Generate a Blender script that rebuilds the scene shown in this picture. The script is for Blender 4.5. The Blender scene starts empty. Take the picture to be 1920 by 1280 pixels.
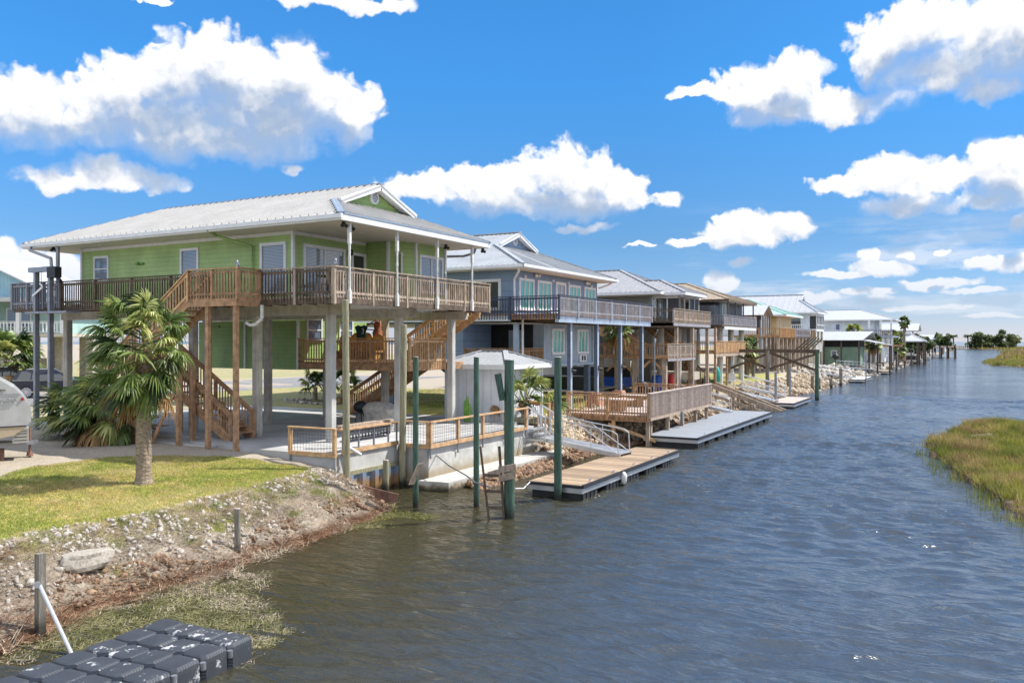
import bpy, bmesh, math, random
import numpy as np
from mathutils import Vector, Matrix
R = math.radians
rnd = random.Random(7)
nrs = np.random.RandomState(11)
SC = bpy.context.scene
COL = SC.collection

# ------------------------------------------------------------------ camera
TH = math.atan(865 / 1550)                       # the canal runs along +Y, the view is turned left of it
cam_d = bpy.data.cameras.new("camera"); cam = bpy.data.objects.new("camera", cam_d); COL.objects.link(cam)
cam.location = (0, 0, 4.8); cam.rotation_euler = (R(90), 0, TH)
cam_d.sensor_width = 36; cam_d.lens = 36 * 1550 / 1920; cam_d.clip_start = 0.1; cam_d.clip_end = 30000
SC.camera = cam
# ------------------------------------------------------------------ colour management
vs = SC.view_settings; vs.view_transform = 'Standard'; vs.look = 'None'; vs.exposure = 0.6; vs.gamma = 1
# ------------------------------------------------------------------ sun
SUN_EL = R(52); SX, SY = 0.68, 0.733             # horizontal direction towards the sun
sun_dir = Vector((SX * math.cos(SUN_EL), SY * math.cos(SUN_EL), math.sin(SUN_EL)))
sd = bpy.data.lights.new("sun", 'SUN'); sd.energy = 4.6; sd.angle = R(0.5); sd.color = (1, 0.955, 0.88)
so = bpy.data.objects.new("sun", sd); COL.objects.link(so); so.location = (0, 0, 60)
so.rotation_euler = sun_dir.to_track_quat('Z', 'Y').to_euler()
# ------------------------------------------------------------------ world: sky with cumulus clouds
W = bpy.data.worlds.new("World"); SC.world = W; W.use_nodes = True
wt = W.node_tree; wt.nodes.clear()
def N(t, kind, **kw):
    n = t.nodes.new(kind)
    for k, v in kw.items(): setattr(n, k, v)
    return n
def L(t, a, b): t.links.new(a, b)
def MT(t, op, a, b=None, c=None, clamp=False):
    n = N(t, 'ShaderNodeMath', operation=op, use_clamp=clamp)
    for i, v in enumerate((a, b, c)):
        if v is None: continue
        if isinstance(v, (int, float)): n.inputs[i].default_value = v
        else: L(t, v, n.inputs[i])
    return n.outputs[0]
def VM(t, op, a, b=None, c=None):
    n = N(t, 'ShaderNodeVectorMath', operation=op)
    for i, v in enumerate((a, b, c)):
        if v is None: continue
        if isinstance(v, (tuple, list)): n.inputs[i].default_value = v
        else: L(t, v, n.inputs[i])
    return n.outputs['Value'] if op in ('DOT_PRODUCT', 'LENGTH', 'DISTANCE') else n.outputs[0]
def MR(t, v, a, b, c=0., d=1., kind='SMOOTHSTEP'):
    n = N(t, 'ShaderNodeMapRange', interpolation_type=kind)
    for i, x in enumerate((v, a, b, c, d)):
        if isinstance(x, (int, float)): n.inputs[i].default_value = x
        else: L(t, x, n.inputs[i])
    return n.outputs[0]
def MIX(t, f, a, b, mode='MIX'):
    n = N(t, 'ShaderNodeMix', data_type='RGBA', blend_type=mode)
    for i, x in ((0, f), (6, a), (7, b)):
        if isinstance(x, (int, float)): n.inputs[i].default_value = x
        elif isinstance(x, tuple): n.inputs[i].default_value = (*x[:3], 1)
        else: L(t, x, n.inputs[i])
    return n.outputs[2]
# cumulus lobes as (azimuth, elevation, half width, half height), in the sky's own angles
# written below in a 1920 x 1280 chart of the sky (1550 units = 45 degrees)
LOBES = [
 # big cloud upper left
 (110,215,190,75),(40,215,130,60),(230,165,95,75),(330,140,95,75),(430,130,115,85),(545,150,85,80),(500,215,170,90),(640,215,75,60),
 (300,235,230,75),(400,262,170,52),(520,240,110,62),(590,180,60,50),
 # small one below
 (110,338,110,24),(180,328,130,30),(280,335,80,24),(545,312,40,12),
 # top strip
 (640,8,130,20),(740,14,60,18),(285,2,30,8),
 # centre cloud
 (810,350,110,36),(905,350,110,46),(1030,325,90,60),(1110,330,80,58),(1180,350,60,45),(1080,380,150,38),(960,378,170,30),(1260,375,40,24),(1080,428,70,9),(880,325,35,22),
 # right upper cloud
 (1420,165,100,50),(1470,140,60,36),(1560,195,150,36),(1450,200,120,36),(1300,180,70,16),(1900,60,190,105),(1720,55,130,60),(1650,105,90,45),(1780,130,150,48),(1880,155,90,30),
 # right mid
 (1600,345,75,22),(1690,315,85,44),(1760,330,90,40),(1870,310,70,50),(1900,355,130,40),(1700,380,110,22),(1840,385,110,20),
 # lower mid
 (1420,435,75,42),(1370,450,80,26),(1490,430,40,30),(1290,464,60,10),(1190,465,30,5),(1385,495,26,9),
 # low small ones
 (1350,530,40,24),(1620,475,28,15),(1700,475,30,11),(1640,500,75,18),(1560,515,70,9),(1620,545,60,10),(1840,495,60,16),(1900,490,60,22),(1920,420,24,26),(1770,475,18,7),
 (1750,530,90,14),(1820,545,80,9),(1640,560,40,12),(1860,590,70,6),(1690,575,80,6),(1790,573,50,5),(1520,560,60,16),(1480,570,45,10),
 # low left
 (40,500,110,42),(120,510,60,36),(0,480,60,36)]
def _lobe(px, py, rx, ry):
    az = math.atan((px - 960) / 1550); el = math.atan((640 - py) / 1550 * math.cos(az))
    return az, el, rx / 1550 * math.cos(az) ** 2, ry / 1550 * math.cos(az)
def cloud_group():
    g = bpy.data.node_groups.new("cumulus", 'ShaderNodeTree')
    g.interface.new_socket("P", in_out='INPUT', socket_type='NodeSocketVector')
    g.interface.new_socket("D", in_out='OUTPUT', socket_type='NodeSocketFloat'); g.interface.new_socket("Smooth", in_out='OUTPUT', socket_type='NodeSocketFloat')
    gi = N(g, 'NodeGroupInput'); go = N(g, 'NodeGroupOutput'); P = gi.outputs[0]
    def noise(sc, det, rough, warp=None):
        n = N(g, 'ShaderNodeTexNoise', noise_dimensions='2D'); L(g, warp or P, n.inputs['Vector'])
        n.inputs['Scale'].default_value = sc; n.inputs['Detail'].default_value = det; n.inputs['Roughness'].default_value = rough
        return n
    n1 = noise(9, 2, .5); n2 = noise(30, 3, .55)
    sy = N(g, 'ShaderNodeSeparateXYZ'); L(g, P, sy.inputs[0]); amp = MR(g, sy.outputs[1], .02, .2, .22, 1, 'LINEAR')
    w1 = VM(g, 'MULTIPLY', VM(g, 'SUBTRACT', n1.outputs['Color'], (.5, .5, .5)), (.07, .034, 0))
    w2 = VM(g, 'MULTIPLY', VM(g, 'SUBTRACT', n2.outputs['Color'], (.5, .5, .5)), (.036, .03, 0))
    wq = VM(g, 'SCALE', VM(g, 'ADD', w1, w2), None); L(g, amp, wq.node.inputs[3]); Q = VM(g, 'ADD', P, wq)
    acc = None
    for lb in LOBES:
        x, y, a, b = _lobe(*lb)
        q = VM(g, 'MULTIPLY_ADD', Q, (1 / a, 1 / b, 0), (-x / a, -y / b, 0))
        d = VM(g, 'DOT_PRODUCT', q, q)
        if acc is None: acc = d
        else: acc = MT(g, 'SMOOTH_MIN', acc, d, .35)
    # billowy detail
    vz = N(g, 'ShaderNodeTexVoronoi', feature='SMOOTH_F1', voronoi_dimensions='2D'); L(g, Q, vz.inputs['Vector']); vz.inputs['Scale'].default_value = 26; vz.inputs['Smoothness'].default_value = .6
    vz2 = N(g, 'ShaderNodeTexVoronoi', feature='F1', voronoi_dimensions='2D'); L(g, Q, vz2.inputs['Vector']); vz2.inputs['Scale'].default_value = 62
    n3 = noise(60, 4, .62)
    bil = MT(g, 'ADD', MT(g, 'MULTIPLY', MT(g, 'SUBTRACT', .42, vz.outputs['Distance']), .60), MT(g, 'MULTIPLY', MT(g, 'SUBTRACT', .42, vz2.outputs['Distance']), .5))
    bil = MT(g, 'ADD', bil, MT(g, 'MULTIPLY', MT(g, 'SUBTRACT', n3.outputs['Fac'], .5), .75))
    S0 = MT(g, 'SUBTRACT', 1.0, MT(g, 'MINIMUM', acc, 3.0)); D = MT(g, 'ADD', S0, bil)
    L(g, D, go.inputs[0]); L(g, MT(g, 'ADD', S0, MT(g, 'MULTIPLY', bil, .35)), go.inputs[1])
    return g
CG = cloud_group()
tc = N(wt, 'ShaderNodeTexCoord'); Dv = tc.outputs['Generated']
fx, fy = -math.sin(TH), math.cos(TH)
df = VM(wt, 'DOT_PRODUCT', Dv, (fx, fy, 0)); dr = VM(wt, 'DOT_PRODUCT', Dv, (fy, -fx, 0))
sep = N(wt, 'ShaderNodeSeparateXYZ'); L(wt, Dv, sep.inputs[0])
az = MT(wt, 'ARCTAN2', dr, df); el = MT(wt, 'ARCSINE', sep.outputs[2])
cmb = N(wt, 'ShaderNodeCombineXYZ'); L(wt, az, cmb.inputs[0]); L(wt, el, cmb.inputs[1])
g1 = N(wt, 'ShaderNodeGroup'); g1.node_tree = CG; L(wt, cmb.outputs[0], g1.inputs[0])
g2 = N(wt, 'ShaderNodeGroup'); g2.node_tree = CG; L(wt, VM(wt, 'ADD', cmb.outputs[0], (.004, .011, 0)), g2.inputs[0])
g3 = N(wt, 'ShaderNodeGroup'); g3.node_tree = CG; L(wt, VM(wt, 'ADD', cmb.outputs[0], (.006, .038, 0)), g3.inputs[0])
dens = g1.outputs[0]
above = MR(wt, g3.outputs[1], .1, 1.0)
emb = MT(wt, 'MULTIPLY', MR(wt, MT(wt, 'SUBTRACT', dens, g2.outputs[0]), -.6, .3), MT(wt, 'SUBTRACT', 1, MT(wt, 'MULTIPLY', above, .5)))
dens = MT(wt, 'SUBTRACT', dens, MT(wt, 'MULTIPLY', MT(wt, 'MULTIPLY', MT(wt, 'SUBTRACT', dens, g1.outputs[1]), above), 1.0))
shade = MT(wt, 'SUBTRACT', MT(wt, 'ADD', .60, MT(wt, 'MULTIPLY', emb, .46)), MT(wt, 'MULTIPLY', above, .78), clamp=True)
alpha = MR(wt, dens, MT(wt, 'SUBTRACT', -.02, MT(wt, 'MULTIPLY', above, .1)), MT(wt, 'ADD', .55, MT(wt, 'MULTIPLY', above, .8)))
core = MR(wt, dens, .1, 1.1)
skyn = N(wt, 'ShaderNodeTexSky', sky_type='NISHITA', sun_disc=False, sun_elevation=SUN_EL, sun_rotation=math.atan2(SX, SY), altitude=0, air_density=1.0, dust_density=.25, ozone_density=2.2)
eln = MR(wt, el, 0, .42, 0, 1, 'LINEAR')
tr_ = N(wt, 'ShaderNodeValToRGB'); L(wt, MT(wt, 'MULTIPLY', el, 2.0, clamp=True), tr_.inputs[0]); cr_ = tr_.color_ramp
for i_, (p_, c_) in enumerate(((0, (.55, .60, .92)), (.07, (.37, .48, .75)), (.24, (.27, .455, .67)), (.60, (.21, .62, .93)), (.95, (.22, .66, 1.0)))):
    e_ = cr_.elements[i_] if i_ < 2 else cr_.elements.new(p_)
    e_.position = p_; e_.color = (*c_, 1)
tint = VM(wt, 'SCALE', tr_.outputs[0], None); L(wt, MR(wt, az, .15, -.62, 1.42, 1.92, 'LINEAR'), tint.node.inputs[3])
sky = MIX(wt, 1.0, skyn.outputs[0], tint, 'MULTIPLY')
low = MR(wt, el, 0, .16, 0, 1, 'LINEAR')
cdark = MIX(wt, low, (4.1, 4.9, 6.2), (3.7, 4.5, 5.8)); clite = MIX(wt, low, (7.2, 7.4, 8.0), (9.6, 9.6, 9.7))
lit = MIX(wt, shade, cdark, clite)
edge = MIX(wt, core, clite, lit)
ccol = MIX(wt, .72, edge, lit)
sv = VM(wt, 'MULTIPLY', cmb.outputs[0], (5.0, 34.0, 0)); sn = N(wt, 'ShaderNodeTexNoise', noise_dimensions='2D'); L(wt, sv, sn.inputs['Vector']); sn.inputs['Scale'].default_value = 1.0; sn.inputs['Detail'].default_value = 5; sn.inputs['Roughness'].default_value = .58
strk = MT(wt, 'MULTIPLY', MT(wt, 'MULTIPLY', MR(wt, sn.outputs['Fac'], .47, .68, 0, .6), MR(wt, el, .175, .075)), MT(wt, 'MULTIPLY', MR(wt, el, .004, .03), MR(wt, az, .12, .36)))
alpha = MT(wt, 'MAXIMUM', alpha, strk)
alpha2 = MT(wt, 'MULTIPLY', alpha, MR(wt, el, .0, .10, .62, 1.0, 'LINEAR'))
# unseen bright clouds behind the viewer, added to fill the shaded sides
bn = N(wt, 'ShaderNodeTexNoise'); L(wt, Dv, bn.inputs['Vector']); bn.inputs['Scale'].default_value = 3.2; bn.inputs['Detail'].default_value = 6
bk = MT(wt, 'MULTIPLY', MR(wt, bn.outputs['Fac'], .43, .54), MR(wt, df, .55, .25))
fin = MIX(wt, MT(wt, 'MULTIPLY', bk, MR(wt, sep.outputs[2], 0, .12)), MIX(wt, alpha2, sky, ccol), (13, 13.1, 13.4))
bg = N(wt, 'ShaderNodeBackground'); bg.inputs[1].default_value = .078; L(wt, fin, bg.inputs[0])
wo = N(wt, 'ShaderNodeOutputWorld'); L(wt, bg.outputs[0], wo.inputs[0])
W.cycles.sampling_method = 'MANUAL'; W.cycles.sample_map_resolution = 512
SC.cycles.sample_clamp_direct = 3.0; SC.cycles.max_bounces = 6; SC.cycles.transparent_max_bounces = 8

# ------------------------------------------------------------------ materials
MATS = {}
def mat(name, col, rough=.6, metal=0., isl=0., tide=None, var=.12, vscale=3., bump=0., bscale=40., col2=None, stretch=(1, 1, 1), coat=0., ior=1.5, spec=None, fine=0., streak=0.):
    if name in MATS: return MATS[name]
    m = bpy.data.materials.new(name); m.use_nodes = True; t = m.node_tree
    p = t.nodes['Principled BSDF']
    tc = N(t, 'ShaderNodeTexCoord'); mp = N(t, 'ShaderNodeMapping'); L(t, tc.outputs['Object'], mp.inputs[0]); mp.inputs['Scale'].default_value = stretch
    nz = N(t, 'ShaderNodeTexNoise'); L(t, mp.outputs[0], nz.inputs['Vector']); nz.inputs['Scale'].default_value = vscale; nz.inputs['Detail'].default_value = 6; nz.inputs['Roughness'].default_value = .6
    c2 = col2 or tuple(min(1, c * (1 + 2.2 * var)) for c in col)
    c1 = tuple(c * (1 - 1.6 * var) for c in col) if col2 is None else col
    f = MR(t, nz.outputs['Fac'], .3, .7, 0, 1, 'LINEAR')
    out = MIX(t, f, c1, c2)
    if fine:
        nf = N(t, 'ShaderNodeTexNoise'); L(t, mp.outputs[0], nf.inputs['Vector']); nf.inputs['Scale'].default_value = bscale; nf.inputs['Detail'].default_value = 3
        out = MIX(t, 1.0, out, MIX(t, nf.outputs['Fac'], (1 - fine,) * 3, (1 + fine,) * 3), 'MULTIPLY')
    if streak:
        ms = N(t, 'ShaderNodeMapping'); L(t, tc.outputs['Object'], ms.inputs[0]); ms.inputs['Scale'].default_value = (6, 6, .35)
        ns = N(t, 'ShaderNodeTexNoise'); L(t, ms.outputs[0], ns.inputs['Vector']); ns.inputs['Scale'].default_value = 1.6; ns.inputs['Detail'].default_value = 5
        out = MIX(t, MR(t, ns.outputs['Fac'], .5, .75, 0, streak), out, tuple(c * .45 for c in col))
    if isl:
        ge = N(t, 'ShaderNodeNewGeometry'); ri = ge.outputs['Random Per Island']
        out = MIX(t, 1.0, out, MIX(t, ri, (1 - isl, 1 - isl * 1.05, 1 - isl * 1.1), (1 + isl, 1 + isl, 1 + isl)), 'MULTIPLY')
    if tide:
        gp = N(t, 'ShaderNodeNewGeometry'); sz = N(t, 'ShaderNodeSeparateXYZ'); L(t, gp.outputs['Position'], sz.inputs[0])
        nt = N(t, 'ShaderNodeTexNoise'); L(t, gp.outputs['Position'], nt.inputs['Vector']); nt.inputs['Scale'].default_value = 3.5; nt.inputs['Detail'].default_value = 5
        zz = MT(t, 'ADD', sz.outputs[2], MT(t, 'MULTIPLY', MT(t, 'SUBTRACT', nt.outputs['Fac'], .5), .45))
        out = MIX(t, MR(t, zz, tide[0], tide[1], .92, 0), out, tide[2]); out = MIX(t, MR(t, zz, 0.0, .22, .85, 0), out, (.012, .013, .009))
    L(t, out, p.inputs['Base Color'])
    p.inputs['Roughness'].default_value = rough; p.inputs['Metallic'].default_value = metal
    p.inputs['Coat Weight'].default_value = coat; p.inputs['IOR'].default_value = ior
    if spec is not None: p.inputs['Specular IOR Level'].default_value = spec
    if bump:
        b = N(t, 'ShaderNodeBump'); nb = N(t, 'ShaderNodeTexNoise'); L(t, mp.outputs[0], nb.inputs['Vector']); nb.inputs['Scale'].default_value = bscale; nb.inputs['Detail'].default_value = 4
        b.inputs['Strength'].default_value = min(1, bump); b.inputs['Distance'].default_value = .02 * max(1, bump); L(t, nb.outputs['Fac'], b.inputs['Height']); L(t, b.outputs[0], p.inputs['Normal'])
    MATS[name] = m; return m
def siding(name, col, board=.16, vertical=False, var=.06):
    """lap siding or board-and-batten: one shadow line per board, as a bump"""
    m = mat(name, col, .55, var=var * 1.5, vscale=1.1, fine=.07, bscale=30, streak=.16); t = m.node_tree; p = t.nodes['Principled BSDF']
    tc = N(t, 'ShaderNodeTexCoord'); s = N(t, 'ShaderNodeSeparateXYZ'); L(t, tc.outputs['Object'], s.inputs[0])
    if vertical: v = MT(t, 'ADD', s.outputs[0], s.outputs[1])
    else: v = s.outputs[2]
    fr = MT(t, 'FRACT', MT(t, 'DIVIDE', v, board))
    if vertical: h = MR(t, fr, 0, .10, 0, 1); 
    else: h = MT(t, 'SUBTRACT', 1, fr)
    b = N(t, 'ShaderNodeBump'); b.inputs['Strength'].default_value = .8; b.inputs['Distance'].default_value = .018; L(t, h, b.inputs['Height']); L(t, b.outputs[0], p.inputs['Normal'])
    # base colour darker along the lap line
    old = p.inputs['Base Color'].links[0].from_socket
    gap = MR(t, fr, 0, .14 if not vertical else .08, 1, 0)
    L(t, MIX(t, MT(t, 'MULTIPLY', gap, .45), old, tuple(c * .45 for c in col)), p.inputs['Base Color'])
    return m
def glass_mat(name, dark, lite, scale=.05, blinds=True, rough=.04):
    m = bpy.data.materials.new(name); m.use_nodes = True; t = m.node_tree; p = t.nodes['Principled BSDF']
    tc = N(t, 'ShaderNodeTexCoord'); s = N(t, 'ShaderNodeSeparateXYZ'); L(t, tc.outputs['Object'], s.inputs[0])
    nz = N(t, 'ShaderNodeTexNoise'); L(t, tc.outputs['Object'], nz.inputs['Vector']); nz.inputs['Scale'].default_value = 1.1
    if blinds:
        fr = MT(t, 'FRACT', MT(t, 'DIVIDE', s.outputs[2], scale))
        f = MR(t, fr, .35, .6)
        c = MIX(t, f, dark, lite)
    else:
        c = MIX(t, nz.outputs['Fac'], dark, lite)
    L(t, c, p.inputs['Base Color']); p.inputs['Roughness'].default_value = .35; p.inputs['Coat Weight'].default_value = 1; p.inputs['Coat Roughness'].default_value = rough
    p.inputs['Coat IOR'].default_value = 1.7
    MATS[name] = m; return m
M = {}
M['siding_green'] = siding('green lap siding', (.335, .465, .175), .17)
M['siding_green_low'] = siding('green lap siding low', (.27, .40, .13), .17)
M['siding_blue'] = siding('blue grey stucco', (.20, .28, .41), .5, var=.05)
M['siding_bluelight'] = siding('light blue grey panels', (.32, .39, .49), .6, True, .05)
M['siding_taupe'] = siding('taupe siding', (.17, .165, .14), .18)
M['siding_sage'] = siding('sage siding', (.155, .215, .19), .18)
M['siding_greywood'] = siding('dark weathered boards', (.10, .11, .125), .14, True, .15)
M['siding_yellow'] = siding('pale yellow siding', (.62, .52, .27), .16)
M['siding_white'] = siding('white lap siding', (.66, .70, .74), .18)
M['siding_cream'] = siding('cream siding', (.50, .46, .38), .18)
M['siding_mint'] = siding('mint siding', (.32, .47, .43), .18)
M['siding_aqua'] = siding('aqua board siding', (.30, .50, .60), .4, True)
M['siding_shed'] = siding('white shed panels', (.60, .62, .65), .42, True, .05)
M['siding_lowgreen'] = siding('pale green siding', (.20, .30, .215), .2)
M['white'] = mat('white paint', (.70, .71, .72), .45, var=.05)
M['white_old'] = mat('worn white paint', (.66, .65, .62), .55, var=.12, vscale=9, streak=.35)
M['soffit'] = mat('white soffit', (.62, .60, .56), .6, var=.03)
M['roof'] = mat('pale metal roof', (.445, .435, .42), .5, metal=0, var=.05, vscale=.9, streak=.1)
M['roof2'] = mat('grey metal roof', (.37, .385, .40), .45, metal=0, var=.07, vscale=.9)
M['roof3'] = mat('grey ribbed metal roof', (.33, .33, .34), .5, metal=0, var=.08)
M['roof_tan'] = mat('tan metal roof', (.36, .285, .20), .5, var=.1, vscale=2)
M['roof_teal'] = mat('pale green metal roof', (.38, .56, .51), .45, var=.06)
M['roof_white'] = mat('white metal roof', (.48, .49, .51), .4, var=.04)
M['flash'] = mat('blue grey metal flashing', (.33, .40, .48), .4, metal=.4, var=.05)
M['concrete'] = mat('concrete', (.42, .39, .34), .85, var=.16, vscale=2.2, bump=.5, bscale=55, fine=.12, streak=.45)
M['concrete_light'] = mat('pale concrete', (.46, .45, .42), .85, tide=(.05, .34, (.30, .22, .12)), var=.12, vscale=1.2, bump=.4, bscale=45, fine=.1, streak=.25)
M['concrete_slab'] = mat('slab concrete', (.40, .395, .385), .8, var=.14, vscale=.7, bump=.25, bscale=45, fine=.08)
M['seawall'] = mat('seawall concrete', (.44, .43, .40), .9, tide=(.35, .75, (.30, .24, .15)), var=.16, vscale=1.6, bump=.6, bscale=30, fine=.12, streak=.5)
M['wood_grey'] = mat('weathered grey wood', (.32, .25, .19), .85, isl=.25, var=.28, vscale=5, stretch=(1.6, 1.6, .5), bump=.4, bscale=60, fine=.2)
M['wood_dark'] = mat('weathered and shaded dark wood', (.095, .068, .048), .9, isl=.3, var=.3, vscale=5, bump=.4, bscale=60, fine=.2)  # also carries the shade of the near deck rails
M['wood_brown'] = mat('brown stained wood', (.34, .20, .11), .8, isl=.25, var=.25, vscale=5, bump=.3, bscale=60, fine=.2)
M['wood_new'] = mat('new treated lumber', (.46, .29, .15), .75, isl=.2, var=.2, vscale=6, bump=.3, bscale=60, fine=.15)
M['wood_orange'] = mat('orange stained wood', (.47, .25, .07), .7, isl=.12, var=.2, vscale=6)
M['wood_tan'] = mat('tan deck boards', (.30, .215, .14), .8, isl=.36, var=.22, vscale=4, stretch=(.4, 6, 1), bump=.3, bscale=50, fine=.18)
M['wood_pinkgrey'] = mat('bleached deck boards', (.42, .355, .32), .85, isl=.2, var=.2, vscale=4, stretch=(5, .5, 5), fine=.18, bscale=50)
M['pile_olive'] = mat('olive treated pile', (.27, .25, .16), .85, tide=(.1, .5, (.03, .03, .02)), var=.25, vscale=4, stretch=(6, 6, .5), bump=.6, bscale=25, fine=.25)
M['pile_green'] = mat('green treated pile', (.05, .098, .07), .75, tide=(.1, .5, (.02, .03, .02)), var=.3, vscale=4, stretch=(6, 6, .6), bump=.6, bscale=25, fine=.25)
M['pile_grey'] = mat('grey old pile', (.20, .18, .15), .9, tide=(.1, .5, (.03, .028, .02)), var=.3, vscale=4, stretch=(6, 6, .6), bump=.6, bscale=25, fine=.25)
M['wet'] = mat('wet dark pile foot', (.015, .018, .014), .3, var=.2)
M['slate_paint'] = mat('slate blue paint', (.10, .135, .21), .5, var=.1)
M['slate_light'] = mat('pale slate paint', (.33, .40, .50), .5, var=.08)
M['navy_rail'] = mat('navy stained rail', (.04, .052, .09), .6, var=.15)
M['rail_greypurple'] = mat('faded grey violet wood', (.27, .26, .28), .8, isl=.2, var=.15, vscale=4, fine=.15)
M['alu'] = mat('aluminium', (.58, .59, .60), .38, metal=.75, var=.06)
M['steel_grey'] = mat('galvanised steel', (.28, .29, .32), .45, metal=.6, var=.1)
M['grey_paint'] = mat('grey painted gate', (.20, .205, .24), .6, var=.1)
M['black'] = mat('black rubber', (.012, .013, .016), .5, var=.2)
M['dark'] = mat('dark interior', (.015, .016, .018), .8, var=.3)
M['glass_blinds'] = glass_mat('window with pale blinds', (.05, .06, .08), (.26, .30, .36))
M['glass_blue'] = glass_mat('blue window glass', (.03, .06, .11), (.10, .17, .27), blinds=False)
M['glass_dark'] = glass_mat('dark window glass', (.012, .016, .02), (.03, .04, .05), blinds=False)
M['glass_teal'] = glass_mat('teal tinted window glass', (.03, .28, .22), (.08, .46, .38), blinds=False)
M['screen'] = mat('dark insect screen', (.035, .035, .037), .6, var=.2)
M['wire'] = mat('dark wire mesh', (.10, .10, .11), .5, metal=.5)
M['brick'] = mat('brown brick', (.40, .20, .13), .85, var=.22, vscale=14, bump=.4, fine=.2)
M['sheetpile'] = mat('painted steel sheet pile', (.20, .28, .38), .45, tide=(.28, .62, (.36, .20, .07)), metal=.2, var=.1, streak=.25)
M['rust'] = mat('rusty steel', (.19, .10, .07), .8, var=.3, vscale=5)
M['galv_teal'] = mat('teal', (.01, .33, .27), .5, var=.1)
M['blue_tarp'] = mat('blue plastic', (.01, .09, .42), .4, var=.2)
M['red_plastic'] = mat('red plastic', (.45, .02, .02), .4, var=.1)
M['cover_grey'] = mat('grey grill cover', (.34, .32, .29), .75, var=.2, vscale=5, bump=.6, bscale=8)
M['cactus'] = mat('cactus green', (.12, .27, .04), .6, var=.2, vscale=10)
M['palm_trunk'] = mat('palm trunk bark', (.26, .205, .15), .95, var=.3, vscale=9, stretch=(1, 1, 2.5), bump=1.6, bscale=16, fine=.3)
M['palm_boot'] = mat('brown dead palm leaf bases', (.20, .12, .065), .9, var=.3, vscale=9)
M['gel'] = mat('white gel coat', (.46, .455, .45), .3, var=.05, coat=.3)
M['tan_gel'] = mat('tan lower panel', (.45, .36, .25), .4, var=.06)
M['carpaint'] = mat('dark navy car paint', (.008, .012, .03), .3, var=.1, coat=.35)
M['tyre'] = mat('tyre rubber', (.015, .015, .015), .8, var=.1)
M['chrome'] = mat('bright metal', (.65, .65, .66), .2, metal=.9, var=.05)
M['red_light'] = mat('red lamp lens', (.4, .02, .015), .3)
M['float_black'] = mat('black plastic float', (.02, .021, .024), .55, var=.25)
M['pvc'] = mat('white pvc pipe', (.7, .7, .69), .4, var=.06)
M['rubber_edge'] = mat('black dock bumper', (.02, .022, .028), .6)
M['dock_grey'] = mat('grey composite decking', (.24, .26, .29), .75, var=.1, vscale=2.5, stretch=(.3, 4, 1), fine=.1, bscale=30)
M['jersey'] = mat('dark green cloth', (.006, .045, .05), .8, var=.1)
M['bear_wood'] = mat('carved cedar', (.26, .09, .04), .7, var=.35, vscale=8)

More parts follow.
